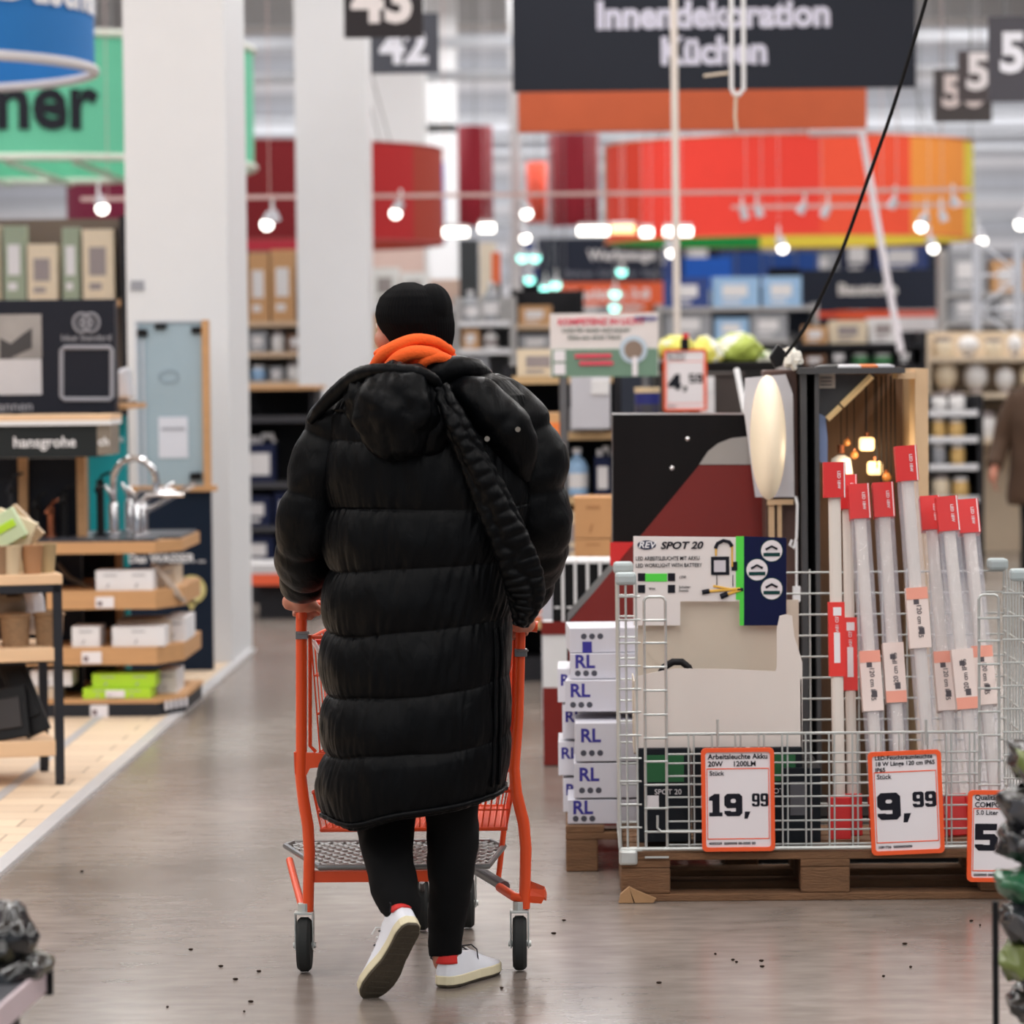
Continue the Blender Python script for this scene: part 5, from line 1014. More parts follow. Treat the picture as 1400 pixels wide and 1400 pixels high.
for (a, b_, c_, d_2, Y, m_, lb) in ((752, 183, 818, 310, 44, 'crim', 'curved crimson hanging banner left of the colourful drum'), (628, 172, 672, 310, 44, 'crim', 'striped red hanging banner right of the far white column'), (722, 222, 746, 305, 46, 'tom', 'narrow orange hanging banner'), (583, 222, 606, 335, 47, 'blu', 'narrow blue banner in front of the far column')):
    q = rect(a, b_, c_, d_2, Y); mb = MB(); w_ = (q[1] - q[0])
    mb.grid(lambda u, v: Vector((q[0] + w_ * u, Y + .15 * math.cos(PI * (u - .5)) * -1, q[2] + (q[3] - q[2]) * v)), 10, 1)
    o = mb.build('banner', fab(m_, cols.get(m_, (0, 100, 180))), smooth=True); s_ = o.modifiers.new('s', 'SOLIDIFY'); s_.thickness = .02; tag(o, lb, 'banner'); mb = MB(); mb.tube([((q[0] + q[1]) / 2, Y - .15, q[3] - .02), ((q[0] + q[1]) / 2, Y - .15, HC)], .006, 5); mb.build('hanger', steel, o)
# large department sign
DY = 24.0
x0, x1, z0_, z1_ = rect(700, -60, 1252, 122, DY)
t = thing('department_sign', 'large dark hanging sign reading Innendekoration Küchen', 'hanging sign', ((x0 + x1) / 2, DY, z0_))
mb = MB(); mb.boxb(x0, x1, DY, DY + .08, z0_, z1_); pn = mb.build('panel', M('sign_dark', (38, 41, 50), .6, var=.03), t)
v1, v2 = W(975, 21, DY), W(976, 71, DY); mb = MB(); mb.text('Innendekoration', .25, (v1.x, DY - .003, v1.z), bold=.045, sx=.955); mb.build('lettering', M('sign_letter', (208, 206, 222), .6), pn); mb = MB(); mb.text('Küchen', .25, (v2.x, DY - .003, v2.z), bold=.045, sx=.95); mb.build('lettering', M('sign_letter', (208, 206, 222), .6), pn)
mb = MB()
for x in (x0 + .2, x1 - .2): mb.tube([(x, DY + .04, z1_), (x, DY + .04, HC)], .01, 6)
mb.build('hanger', steel, t)
OYs = 26.5; q = rect(708, 122, 1185, 178, OYs); mb = MB(); mb.boxb(q[0], q[1], OYs, OYs + .1, q[2], q[3]); t = mb.build('sign_board', M('orange_board', (200, 92, 52), .6)); tag(t, 'long orange hanging board directly below the department sign', 'hanging sign')
mb = MB()
for x in (q[0] + .1, q[1] - .1): mb.tube([(x, OYs + .05, q[3]), (x, OYs + .05, HC)], .01, 6)
o = mb.build('hanger', steel, t)
# aisle number signs
for (a, b_, c_, d_2, Y, tx, sz, m_, tc_, dx, dy, lb) in ((470, -54, 578, 51, 23.0, '43', .40, (50, 46, 48), (226, 218, 216), 0, 0, 'dark aisle number sign 43 beside the second white column'), (505, 18, 600, 100, 27.0, '42', .36, (70, 72, 82), (232, 232, 242), 0, 0, 'grey aisle number sign 42 hanging behind sign 43'),
    (1352, 22, 1470, 138, 22.5, '58', .34, (72, 70, 78), (236, 236, 244), -8, 0, 'aisle number sign starting with 5 nearest on the right'), (1310, 69, 1398, 138, 26.0, '57', .36, (72, 64, 66), (226, 220, 222), 0, 0, 'aisle number sign partly hidden between its two neighbours'), (1277, 94, 1356, 167, 30.0, '56', .36, (58, 52, 52), (206, 192, 190), 0, 0, 'lowest and farthest aisle number sign on the right')):
    q = rect(a, b_, c_, d_2, Y); t = thing('aisle_number_sign', lb, 'aisle sign', ((q[0] + q[1]) / 2, Y, q[2]))
    mb = MB(); mb.boxb(q[0], q[1], Y, Y + .05, q[2], q[3]); pn = mb.build('panel', M('num_%d' % a, m_, .6), t)
    mb = MB(); zc = q[2] + (q[3] - q[2]) * (.42 if a == 505 else .46 if a == 470 else .55); mb.text(tx, sz, ((q[0] + q[1]) / 2 + (dx / FPX * Y), Y - .003, zc), bold=.04); mb.build('lettering', M('numl_%d' % a, tc_, .6), pn)
    mb = MB()
    for x in (q[0] + .1, q[1] - .1): mb.tube([(x, Y + .03, q[3]), (x, Y + .03, HC)], .006, 6)
    mb.build('hanger', steel, t)
# poles, hook, cable
mb = MB(); a, b_ = W(926, 476, 20), W(921, 0, 20); mb.tube([a, b_, b_ + (b_ - a) * 1.2], .021, 10); tag(mb.build('hanging_pole', M('pole_cream', (226, 216, 208), .5)), 'thin cream pole running down from the ceiling before the department sign', 'pole')
hk = thing('cable_hook', 'white hanging steel loop with short chain before the department sign', 'hook', W(1008, 178, 17))
mb = MB(); L = [W(*p, 17) for p in ((1000, -60), (1000, 120), (1003, 128), (1010, 130), (1017, 122), (1016, -60))]; mb.tube(L, .011, 8); mb.build('loop', white, hk, smooth='auto')
mb = MB(); mb.tube([W(1006, 130, 17), W(1005, 160, 17), W(1007, 178, 17)], .008, 8); mb.build('chain', M('chain_beige', (206, 190, 170), .5), hk); mb = MB(); mb.tube([W(962, 104, 17), W(996, 100, 17)], .007, 6); mb.build('rod', M('chain_beige', (206, 190, 170), .5), hk)
mb = MB(); mb.tube([L[0], W(1002, -200, 17), W(1004, -420, 17)], .008, 8); mb.build('hanger', white, hk)
mb = MB(); mb.tube([W(1178, 180, 27), W(1204, 330, 26.6), W(1232, 482, 26.2)], .028, 8); mb.tube([W(1176, 183, 27), W(1176, 183, 27) + Vector((0, 0, HC - W(1178, 180, 27).z))], .006, 4); mb.tube([W(1106, 182, 27), W(1184, 181, 27)], .03, 6); tag(mb.build('ceiling_strut', M('strut_white', (214, 208, 214), .5)), 'slanted white strut hanging right of the colourful drum', 'strut')
mb = MB(); P = [W(*p) for p in ((1073, 487, 11.55), (1105, 440, 11.5), (1150, 345, 11.4), (1190, 235, 11.3), (1225, 135, 11.2), (1266, 0, 11.1), (1300, -130, 11.0), (1420, -560, 11.0), (1800, -2300, 11.0))]
P[-1].z = HC - .01; mb.tube([Vector(q) for q in spline([tuple(p) for p in P], 8)], .0062, 8); tag(mb.build('power_cable', black, smooth='auto'), 'black power cable running up to the ceiling from the lamp display', 'cable')
# track rails with spotlights and tubes
def rail(px0, px1, py, Y, lb, th=.03):
    a, b_ = W(px0, py, Y), W(px1, py, Y); mb = MB(); mb.boxb(a.x, b_.x, Y, Y + .05, a.z - th / 2, a.z + th / 2)
    for k in range(4): x = a.x + (b_.x - a.x) * (k + .5) / 4; mb.tube([(x, Y + .02, a.z), (x, Y + .02, HC)], .003, 5)
    return tag(mb.build('track_rail', M('rail_pink', (206, 176, 172), .5)), lb, 'light track')
rail(505, 1330, 268, 28.3, 'upper thin light track crossing in front of the red drums'); rail(1000, 1330, 283, 31, 'lower thin light track crossing the colourful drum'); rail(110, 405, 272, 25.5, 'thin light track between the left columns')
def spot(px, py, Y, lit, lb, up=16, s_=1.0, dx=6, m=None):
    v = W(px, py, Y); t = thing('track_spotlight', lb, 'spotlight', v, 'track spotlights'); a = W(px + dx, py - up, Y); d = (a - v)
    mb = MB(); mb.tube([(0, 0, 0), tuple(d * .9)], [.045 * s_, .038 * s_], 14); mb.build('housing', M('spot_white', (206, 206, 214), .5), t, local=True, smooth='auto')
    mb = MB(); mb.tube([tuple(d * .9), tuple(d * .9 + Vector((0, 0, .10)))], .012, 6); mb.tube([tuple(d * .9), (d.x * .9, d.y * .9, (W(px, 268, Y).z if py < 310 else HC) - v.z)], .003 if py < 310 else .0015, 4); mb.build('bracket', white, t, local=True)
    if lit: mb = MB(); mb.ell((0, -.01, -.01), (.046 * s_, .04, .046 * s_), 8); mb.build('bulb', m or lampglow, t, local=True, smooth=True)
spots = [(541, 290, 1, 'lit spotlight in front of the red drum left'), (720, 290, 1, 'lit spotlight above the other at the thin far post'), (718, 324, 1, 'lit spotlight below another at the thin far post'), (1093, 292, 0, 'grey spotlight at the middle of the colourful drum'), (1125, 297, 0, 'tilted grey spotlight right of the middle one'), (1040, 297, 0, 'grey spotlight tilted right at the drum'), (1020, 300, 0, 'grey spotlight tilted left at the drum'),
  (1217, 285, 0, 'dark spotlight where red turns orange'), (1259, 308, 1, 'lit spotlight on the orange fabric'), (1292, 303, 0, 'unlit spotlight beside the lit one on orange fabric'), (1308, 283, 0, 'dark spotlight on the yellow fabric'), (1070, 338, 1, 'lit spotlight below the colourful drum'), (1276, 338, 1, 'lit spotlight right below the yellow fabric'), (1342, 328, 1, 'lit spotlight right of the yellow fabric'), (365, 305, 1, 'left of a spotlight pair between the columns'), (378, 303, 0, 'right of a spotlight pair between the columns'),
  (127, 322, 1, 'lit spotlight beside the first column'), (110, 342, 1, 'lit spotlight at the far left shelves'), (140, 283, 1, 'upper spotlight beside the first column'), (918, 344, 1, 'warm lit spotlight on the cream pole'), (1395, 305, 1, 'lit spotlight at the right picture edge')]
for px, py, lit, lb in spots: spot(px, py, (25.52 if px < 400 else 28.32) if py < 310 else 32, lit, lb, s_=1.0 if lit else .8, dx=8 if px % 2 else -6)
for k, (px, py) in enumerate(((714, 351), (732, 351), (724, 381), (745, 393), (755, 422), (850, 370), (841, 400), (840, 419), (760, 388))):
    spot(px, py, 38, 1, 'green white glowing lamp, %s of the cluster near the dark tool sign' % ('first', 'second', 'third', 'fourth', 'fifth', 'sixth', 'seventh', 'eighth', 'ninth')[k], s_=1.15, dx=1, up=8, m=tealglow)
def ftube(px0, px1, py, Y, lb, m=lampglow, r=.05):
    a, b_ = W(px0, py, Y), W(px1, py, Y); t = thing('fluorescent_tube', lb, 'tube lamp', ((a.x + b_.x) / 2, Y, a.z))
    mb = MB(); mb.cyl(a, b_, r * .8, n=12); mb.build('tube', m, t, smooth='auto'); mb = MB(); mb.boxb(a.x, b_.x, Y - .04, Y + .06, a.z + r * .75, a.z + r * 1.5)
    for x in (a.x + .1, b_.x - .1): mb.tube([(x, Y, a.z + r), (x, Y, HC)], .002, 5)
    mb.build('fixture', white, t)
ftube(600, 640, 318, 34, 'bright lit tube left below the red drum'); ftube(558, 600, 317, 34.2, 'warm lit tube left of the bright one', warmglow); ftube(790, 832, 316, 34, 'bright lit tube below the crimson banner'); ftube(835, 868, 314, 34.2, 'pinkish lit tube right of the bright one', warmglow); ftube(908, 946, 317, 34, 'bright lit tube behind the cream pole'); ftube(876, 892, 318, 34, 'short lit tube left of the cream pole'); ftube(126, 168, 60, 30, 'lit tube beside the blue round sign'); ftube(655, 676, 312, 34.2, 'short lit tube at the striped red banner')
# ================================================================== BACKGROUND SIGNS
def board(name, px0, py0, px1, py1, Y, m, lb, cat, text=None, tm=None, tsz=.3, ty=None, th=.08, hang=True, bold=.03, more=(), stand=False):
    q = rect(px0, py0, px1, py1, Y); t = thing(name, lb, cat, ((q[0] + q[1]) / 2, Y, q[2])); mb = MB(); mb.boxb(q[0], q[1], Y, Y + th, q[2], q[3]); pn = mb.build('panel', m, t)
    for (s_, px, py, size, mm) in more: v = W(px, py, Y); mb = MB(); mb.text(s_, size, (v.x, Y - .003, v.z), bold=bold); mb.build('lettering', mm, pn)
    mb = MB()
    for x in (q[0] + (q[1] - q[0]) * .12, q[1] - (q[1] - q[0]) * .12):
        if hang: mb.tube([(x, Y + th / 2, q[3]), (x, Y + th / 2, HC)], .008, 5)
        if stand: mb.tube([(x, Y + th / 2, 0), (x, Y + th / 2, q[2])], .02, 6)
    if hang or stand: mb.build('hanger' if hang else 'post', steel, t)
    return pn, t
sd_ = M('far_sign', (40, 46, 62), .6)
board('department_sign', 735, 325, 905, 385, 42, sd_, 'dark blue sign with white lettering above the orange strip far back', 'hanging sign', more=(('Werkzeuge', 850, 349, .17, txtwhite), ('Bohren  Schrauben  Sägen', 840, 374, .11, M('faint', (110, 116, 130)))))
board('department_sign', 752, 386, 918, 417, 41, M('strip_orange', (232, 100, 58), .6), 'orange strip sign with white lettering beneath the tool sign', 'hanging sign', more=(('Maschinen 3-8', 830, 403, .17, txtwhite),))
board('department_sign', 1095, 368, 1280, 424, 40, sd_, 'dark blue sign with white lettering behind the slanted strut', 'hanging sign', more=(('Baustoffe', 1186, 396, .18, txtwhite),))
board('banner', 935, 352, 1000, 398, 44, M('far_blue', (14, 100, 214), .6), 'left blue banner behind the cream pole', 'banner'); board('banner', 985, 345, 1120, 378, 46, M('far_blue2', (10, 74, 160), .6), 'wide blue banner to the right far back', 'banner')
board('display_panel', 936, 396, 1000, 455, 43, M('far_pale', (172, 192, 216), .6), 'pale blue panel below the blue banner', 'panel', hang=False, stand=True); board('loudspeaker', 1001, 393, 1048, 440, 40, black, 'black box hanging beside the pale blue panel', 'box'); board('loudspeaker', 1050, 366, 1094, 424, 40.5, black, 'black box left of the dark blue right sign', 'box')
board('display_panel', 1282, 368, 1335, 424, 41, M('far_pale2', (150, 166, 186), .6), 'pale grey panel right of the dark blue sign', 'panel')
board('shelf_header', 1105, 425, 1375, 433, 38, M('far_red', (226, 84, 50), .6), 'long thin orange shelf header far back', 'shelf header', hang=False, stand=True); board('shelf_header', 1185, 434, 1375, 452, 36, M('far_white', (232, 236, 240), .6), 'long white shelf header below the orange one', 'shelf header', hang=False, stand=True)
board('display_panel', 509, 322, 580, 395, 37.93, M('far_rose', (214, 188, 180), .6), 'pale rose panel on the third column', 'panel', hang=False); 
board('display_panel', 628, 328, 654, 415, 30, M('far_char', (46, 50, 54), .6), 'charcoal panel right of the far columns', 'panel', hang=False, stand=True); board('display_panel', 656, 332, 678, 406, 31, M('far_cream', (218, 204, 186), .6), 'narrow cream panel next to the charcoal one', 'panel', hang=False, stand=True); board('display_panel', 672, 345, 684, 388, 29, M('far_oran', (226, 104, 56), .6), 'narrow orange panel next to the cream one', 'panel', hang=False, stand=True)
# white green product board and its shelf items
pn, t = board('product_board', 752, 428, 900, 515, 16.5, M('pb_white', (226, 218, 216), .5), 'white and green product board with red heading behind the black board', 'product board', hang=False, stand=True, th=.02,
  more=(('KOMPETENZ IN LICHT', 822, 440, .040, M('pinkred', (226, 70, 96))), ('DESIGN', 883, 436, .03, rlblue), ('Licht für innen und aussen', 815, 451, .03, M('ltx', (130, 136, 130))), ('Alles aus einer Hand', 812, 461, .03, M('ltx', (130, 136, 130)))))
q = rect(754, 477, 899, 515, 16.5); mb = MB(); mb.boxb(q[0], q[1], 16.492, 16.5, q[2], q[3]); mb.build('green_field', M('pb_green', (110, 142, 122), .5), pn)
mb = MB(); v = W(866, 478, 16.49); mb.lathe((v.x, 16.49, v.z), [(.065, 0), (.065, .004)], 24, mi=0, ax='Y'); mb.lathe((v.x, 16.485, v.z), [(.044, 0), (.044, .004)], 24, mi=1, ax='Y'); w_ = W(868, 505, 16.49); mb.boxb(w_.x - .012, w_.x + .012, 16.48, 16.49, w_.z - .03, w_.z + .06, mi=2); mb.build('product_picture', [M('pale_blue', (190, 206, 220)), M('taupe2', (140, 120, 106)), paper], pn)
mb = MB()
for a in ((786, 484, 836, 489), (792, 494, 838, 499)): q = rect(*a, 16.48); mb.boxb(q[0], q[1], 16.483, 16.492, q[2], q[3], mi=0)
for a in ((757, 479, 773, 494), (757, 497, 773, 512)): q = rect(*a, 16.48); mb.boxb(q[0], q[1], 16.483, 16.492, q[2], q[3], mi=1)
mb.build('print_block', [M('pinkred', (226, 70, 96)), paper], pn)
t = price_sign(W(937, 562, 17.0), 'orange framed price sign reading 4,59 above the black board', 'Stk Aktion\nPflanzerde', '', '4,', '59', '0000000', rz=0, w=.21, h=.30, clip=True)
mb = MB(); mb.tube([W(937, 490, 17.0) + Vector((0, .03, 0)), Vector((W(937, 490, 17.0).x, 17.03, 0))], .012, 8); o = mb.build('sign_pole', steel); tag(o, 'thin post carrying the 4,59 price sign', 'post')
x0, x1, z_, z1_ = rect(898, 500, 1062, 520, 17.85); mb = MB(); mb.boxb(x0, x1, 17.85, 19.2, 0, z1_ - .0); mb.boxb(x0 - .02, x1 + .02, 17.83, 19.22, z1_, z1_ + .02, mi=1); tag(mb.build('sack_table', [M('tbl_dark', (40, 38, 38)), M('tbl_dark', (40, 38, 38))]), 'dark table carrying the yellow and green sacks', 'table')
x0, x1, z_, z1_ = rect(858, 567, 910, 600, 15.4); mb = MB(); mb.boxb(x0, x1, 15.4, 15.62, 0, z1_); tag(mb.build('can_plinth', M('tbl_dark', (40, 38, 38)), bevel=.005), 'dark plinth under the blue round can', 'plinth')
# yellow green sacks behind
for k, (px, py, rx, rz_, c_, nm) in enumerate(((925, 478, 26, 20, (222, 214, 96), 'yellow'), (962, 484, 26, 22, (214, 206, 90), 'pale yellow'), (1008, 480, 34, 24, (168, 184, 80), 'olive green'), (985, 494, 20, 12, (240, 190, 70), 'golden'), (1040, 492, 18, 16, (120, 146, 70), 'dark green'))):
    s_ = FPX / 18; c = W(px, py, 18 + .2 * k); tag(crumple('garden_sack', c, (rx / s_, .15, rz_ / s_), [M('sack_%d' % k, c_, .5), M('sack_w', (226, 226, 210), .5)], 31 + k, 20, .3), nm + ' filled sack on the far pile above the black board', 'sack', 'sacks on the far pile')
# ================================================================== SHELVES WITH GOODS
ORD = ['first', 'second', 'third', 'fourth', 'fifth', 'sixth', 'seventh', 'eighth', 'ninth', 'tenth', 'eleventh', 'twelfth', 'thirteenth', 'fourteenth', 'fifteenth']
CN = {'sage': (150, 162, 140), 'peach': (226, 184, 146), 'white': (226, 224, 224), 'cream': (222, 206, 180), 'tan': (196, 150, 104), 'blue': (36, 62, 128), 'navy': (26, 34, 66), 'black': (30, 30, 34), 'grey': (150, 152, 158), 'orange': (226, 104, 50), 'green': (70, 132, 84), 'red': (190, 44, 40), 'gold': (214, 176, 110), 'light blue': (150, 186, 222), 'brown': (112, 78, 56), 'yellow': (226, 206, 80)}
PROT = {}
def goods(kind, cn):
    if (kind, cn) in PROT: return PROT[(kind, cn)]
    mb = MB(); m0 = M('goods_' + cn.replace(' ', '_'), CN[cn], .55); ml = M('goods_label_light', (222, 220, 222), .6) if cn not in ('white', 'cream') else M('goods_label_dim', (150, 140, 140), .6)
    if kind == 'carton': mb.boxb(-.5, .5, -.5, .5, 0, 1, mi=0); mb.boxb(-.3, .25, -.51, -.495, .35, .75, mi=1); mb.boxb(-.3, .1, -.51, -.495, .15, .25, mi=1); mb.boxb(-.505, .505, -.06, .06, .99, 1.005, mi=1)
    elif kind == 'bottle': mb.lathe((0, 0, 0), [(.42, 0), (.48, .05), (.48, .6), (.34, .74), (.16, .82), (.16, .9)], 14, mi=0); mb.lathe((0, 0, .88), [(.2, 0), (.2, .12)], 12, mi=1); mb.lathe((0, 0, .18), [(.49, 0), (.49, .3)], 14, mi=1)
    elif kind == 'jar': mb.lathe((0, 0, 0), [(.44, 0), (.48, .06), (.48, .7), (.4, .8)], 14, mi=0); mb.lathe((0, 0, .8), [(.42, 0), (.42, .2)], 14, mi=1)
    elif kind == 'canister': mb.boxb(-.45, .45, -.45, .45, 0, .8, mi=0); mb.lathe((-.2, 0, .8), [(.14, 0), (.14, .14)], 10, mi=1); mb.tube([(0, 0, .8), (.05, 0, .95), (.35, 0, .95), (.4, 0, .8)], .06, 6); mb.boxb(-.3, .3, -.46, -.45, .15, .6, mi=1)
    elif kind == 'globe': mb.ell((0, 0, .55), (.45, .45, .45), 8, mi=0); mb.lathe((0, 0, 0), [(.3, 0), (.15, .15)], 10, mi=1)
    me_o = mb.build(kind, [m0, ml], at=(0, 0, 0), smooth='auto'); me = me_o.data; ORG.pop(me_o.name, None); bpy.data.objects.remove(me_o); PROT[(kind, cn)] = me; return me
def rack(name, lab, cat, px0, px1, Y, dep, shelves, back, pm_, sm_, short, rng_seed, top_px=None, base=True, sh_th=.03, posts=True):
    """shelves: list of (py of the board top, [(kind, colour)], width range, height range)"""
    rg = random.Random(rng_seed); a, b_ = W(px0, 600, Y), W(px1, 600, Y); tp = W((px0 + px1) / 2, top_px, Y).z if top_px else max(W(700, s[0], Y).z for s in shelves) + .4
    t = thing(name, lab, cat, ((a.x + b_.x) / 2, Y + dep / 2, 0)); mb = MB(); mb.boxb(a.x, b_.x, Y + dep - .03, Y + dep, 0, tp); mb.build('back_panel', back, t)
    if posts:
        for x in (a.x, b_.x - .04): mb = MB(); mb.boxb(x, x + .04, Y + .01, Y + dep - .03, 0, tp); mb.build('upright', pm_, t)
    if base: mb = MB(); mb.boxb(a.x + .04, b_.x - .04, Y + .03, Y + dep - .03, 0, .12); mb.build('base', pm_, t)
    for si, (py, kinds, wr_, hr) in enumerate(shelves):
        z_ = W((px0 + px1) / 2, py, Y).z; mb = MB(); mb.boxb(a.x + .04, b_.x - .04, Y + .02, Y + dep - .03, z_ - sh_th, z_, mi=0); mb.boxb(a.x + .04, b_.x - .04, Y, Y + .02, z_ - sh_th - .005, z_ + .005, mi=1)
        mb.build('shelf', [pm_, sm_], t)
        if not kinds: continue
        x = a.x + .06; k = 0; ab = [W(700, s[0], Y).z for s in shelves if s[0] < py] + [tp + .3]; gap = min(ab) - z_ - sh_th - .02
        while k < 15:
            w_ = rg.uniform(*wr_)
            if x + w_ > b_.x - .05: break
            kind, cn = rg.choice(kinds); h_ = min(rg.uniform(*hr), gap); me = goods(kind, cn); o = bpy.data.objects.new(kind, me); C.objects.link(o); dd_ = min(w_ * .96, dep - .12); o.location = (x + w_ / 2, Y + .04 + dd_ / 2, z_ + .001); o.scale = (w_ * .96 if kind in ('carton', 'canister') else dd_, dd_, h_)
            tag(o, '%s %s, %s from left, %s tier, %s' % (cn, kind, ORD[k], ORD[si], short), kind, 'goods on the ' + short); x += w_ + rg.uniform(.005, .03); k += 1
    return t
G = M('gondola_grey', (170, 168, 168), .5); GD = M('gondola_dark', (38, 38, 42), .6); GW_ = M('gondola_white', (226, 226, 230), .5); cream = M('cream_panel', (216, 198, 174), .6)
rack('goods_shelf', 'dark shelf with blue goods right of the person', 'shelf', 690, 850, 17.5, .5, [(515, [('carton', 'white'), ('carton', 'grey'), ('carton', 'cream')], (.2, .34), (.12, .25)), (592, [('carton', 'grey'), ('carton', 'navy'), ('carton', 'tan')], (.14, .3), (.1, .2)), (680, [('canister', 'navy'), ('bottle', 'light blue'), ('carton', 'blue'), ('bottle', 'white'), ('canister', 'black')], (.07, .14), (.16, .27)), (765, [('carton', 'tan'), ('canister', 'blue'), ('bottle', 'white'), ('carton', 'cream')], (.1, .2), (.14, .24)), (850, [('carton', 'tan'), ('carton', 'orange')], (.2, .3), (.16, .2))], GD, GD, M('shelf_wood_edge', (196, 164, 120), .6), 'dark shelf beside the person', 3, top_px=500)
t = gcart(786, 838, 680, W(800, 736, 15.0).z, 15.0, .3, cardtan, 'tan carton upper of two right of the person', 'tan cartons', M('tan_dk', (170, 120, 76))); gcart(786, 836, 737, W(800, 768, 15.0).z, 15.0, .3, cardtan, 'tan carton lower of two right of the person', 'tan cartons', M('tan_dk', (170, 120, 76)))
mb = MB(); q = rect(784, 768, 840, 1000, 15.0); mb.boxb(q[0], q[1], 15.0, 15.35, 0, q[3]); tag(mb.build('plinth_box', GD, bevel=.01), 'dark plinth below the tan cartons', 'plinth')
q = rect(780, 515, 836, 590, 16.8); mb = MB(); mb.boxb(q[0], q[1], 17.42, 17.51, q[2], q[3], mi=0); a = rect(808, 518, 845 - 12, 540, 17.41); mb.boxb(a[0], a[1], 17.41, 17.42, a[2], a[3], mi=1); tag(mb.build('light_panel', [M('lp_grey', (196, 196, 204), .5), white], bevel=.005), 'light grey panel under the green product board', 'panel')
q = rect(867, 530, 903, 568, 15.5); mb = MB(); v = ((q[0] + q[1]) / 2, 15.5, q[2] - .1); mb.lathe(v, [(.055, 0), (.055, .2)], 24, mi=0); mb.lathe((v[0], v[1], v[2] + .2), [(.057, 0), (.057, .025)], 24, mi=1); mb.lathe((v[0], v[1], v[2] + .03), [(.0555, 0), (.0555, .12)], 20, mi=2)
tag(mb.build('paint_can', [M('can_blue', (30, 36, 110), .4), M('can_gold', (206, 184, 150), .4), M('can_dark', (60, 58, 66), .4)], smooth='auto'), 'blue round can with beige lid left of the 4,59 sign', 'can')
q = rect(752, 578, 765, 690, 15.6); mb = MB(); x_ = W(738, 600, 15.6).x; mb.boxb(x_, q[1], 15.6, 15.8, 0, W(750, 618, 15.6).z, mi=0); mb.boxb(x_, q[1], 15.595, 15.8, W(750, 618, 15.6).z, W(750, 578, 15.6).z, mi=1); mb.boxb(x_, q[1], 15.6, 15.8, W(750, 578, 15.6).z, W(750, 565, 15.6).z, mi=2); tag(mb.build('folder_box', [M('fb_white', (206, 206, 216)), M('fb_or', (240, 130, 60)), M('fb_tan', (206, 160, 110))]), 'white, orange and tan upright box beside the coat shoulder', 'box')
q = rect(745, 768, 795, 1000, 16.2); mb = MB(); mb.boxb(q[0], q[1], 16.2, 16.5, 0, W(760, 800, 16.2).z); tag(mb.build('plinth_box', G, bevel=.01), 'grey plinth behind the upright black packages', 'plinth')
q = rect(905, 515, 1015, 566, 17.3); mb = MB(); mb.boxb(q[0], q[1], 17.3, 17.7, 0, q[3]); mb.boxb(q[0] - .01, q[1] + .01, 17.29, 17.71, q[3], q[3] + .02); tag(mb.build('dark_cabinet', M('cab_brown', (58, 48, 44), .5), bevel=.006), 'dark brown cabinet standing behind the black display board', 'cabinet')
mb = MB(); v = W(1018, 560, 13.7); mb.tube([W(1007, 505, 13.8), v, Vector((v.x + .2, 13.6, .01))], .012, 8); tag(mb.build('white_rod', white), 'short white rod leaning behind the black board', 'rod')
q = rect(958, 515, 977, 566, 17.2); mb = MB(); mb.boxb(q[0], q[1], 17.2, 17.26, 0, q[3]); mb.boxb(q[0] + .01, q[1] - .01, 17.195, 17.2, q[3] - .08, q[3] - .02); tag(mb.build('white_box', white, bevel=.004), 'small upright white box right of the 4,59 sign', 'box')
rack('goods_shelf', 'dark shelf with navy buckets between the white columns', 'shelf', 318, 432, 23.5, .6, [(570, None, 0, 0), (660, [('canister', 'navy'), ('bottle', 'blue'), ('canister', 'blue')], (.2, .3), (.28, .4)), (720, [('jar', 'cream'), ('carton', 'navy'), ('carton', 'navy')], (.18, .28), (.2, .26)), (775, [('carton', 'navy'), ('carton', 'black')], (.2, .3), (.16, .22))], GD, GD, M('dk_rail', (60, 60, 66)), 'dark shelf between the columns', 7, top_px=532)
mb = MB(); q = rect(330, 528, 434, 533, 23.4); mb.boxb(q[0], q[1], 23.4, 24.15, q[2], q[3]); tag(mb.build('cover_board', wood), 'thin oak cover board on the dark shelf between columns', 'board')
q = rect(330, 784, 446, 800, 22.0); mb = MB(); mb.boxb(q[0], q[1], 22, 22.6, q[2], q[3], mi=0); q2 = rect(330, 772, 446, 784, 22.0); mb.boxb(q2[0], q2[1], 22, 22.6, q2[2], q2[3], mi=1); mb.boxb(q[0] + .1, q[1] - .1, 22.1, 22.5, 0, q[2], mi=2); tag(mb.build('sale_bench', [M('bench_orange', (226, 92, 54)), M('bench_top', (196, 194, 196)), GD]), 'low bench with orange rim at the column foot', 'bench')
rack('goods_shelf', 'bright shelf with beige fabric samples between the columns', 'shelf', 330, 440, 26.8, .5, [(440, [('carton', 'cream'), ('carton', 'tan'), ('carton', 'brown')], (.12, .22), (.5, .6)), (482, [('carton', 'brown'), ('jar', 'white'), ('carton', 'grey')], (.1, .18), (.14, .2)), (522, [('jar', 'white'), ('carton', 'grey'), ('jar', 'light blue')], (.1, .16), (.1, .16))], M('bk_taupe', (136, 120, 104)), GD, M('rail_tan', (206, 178, 150)), 'bright shelf between the columns', 9, top_px=340)
rack('goods_shelf', 'shelf with upright floor samples above the advertising panel', 'shelf', -60, 176, 21.5, .4, [(412, [('carton', 'cream'), ('carton', 'sage'), ('carton', 'peach'), ('carton', 'cream'), ('carton', 'brown')], (.08, .2), (.34, .5))], M('bk_brown', (120, 104, 90)), GD, wood, 'sample shelf at upper left', 21, top_px=296)
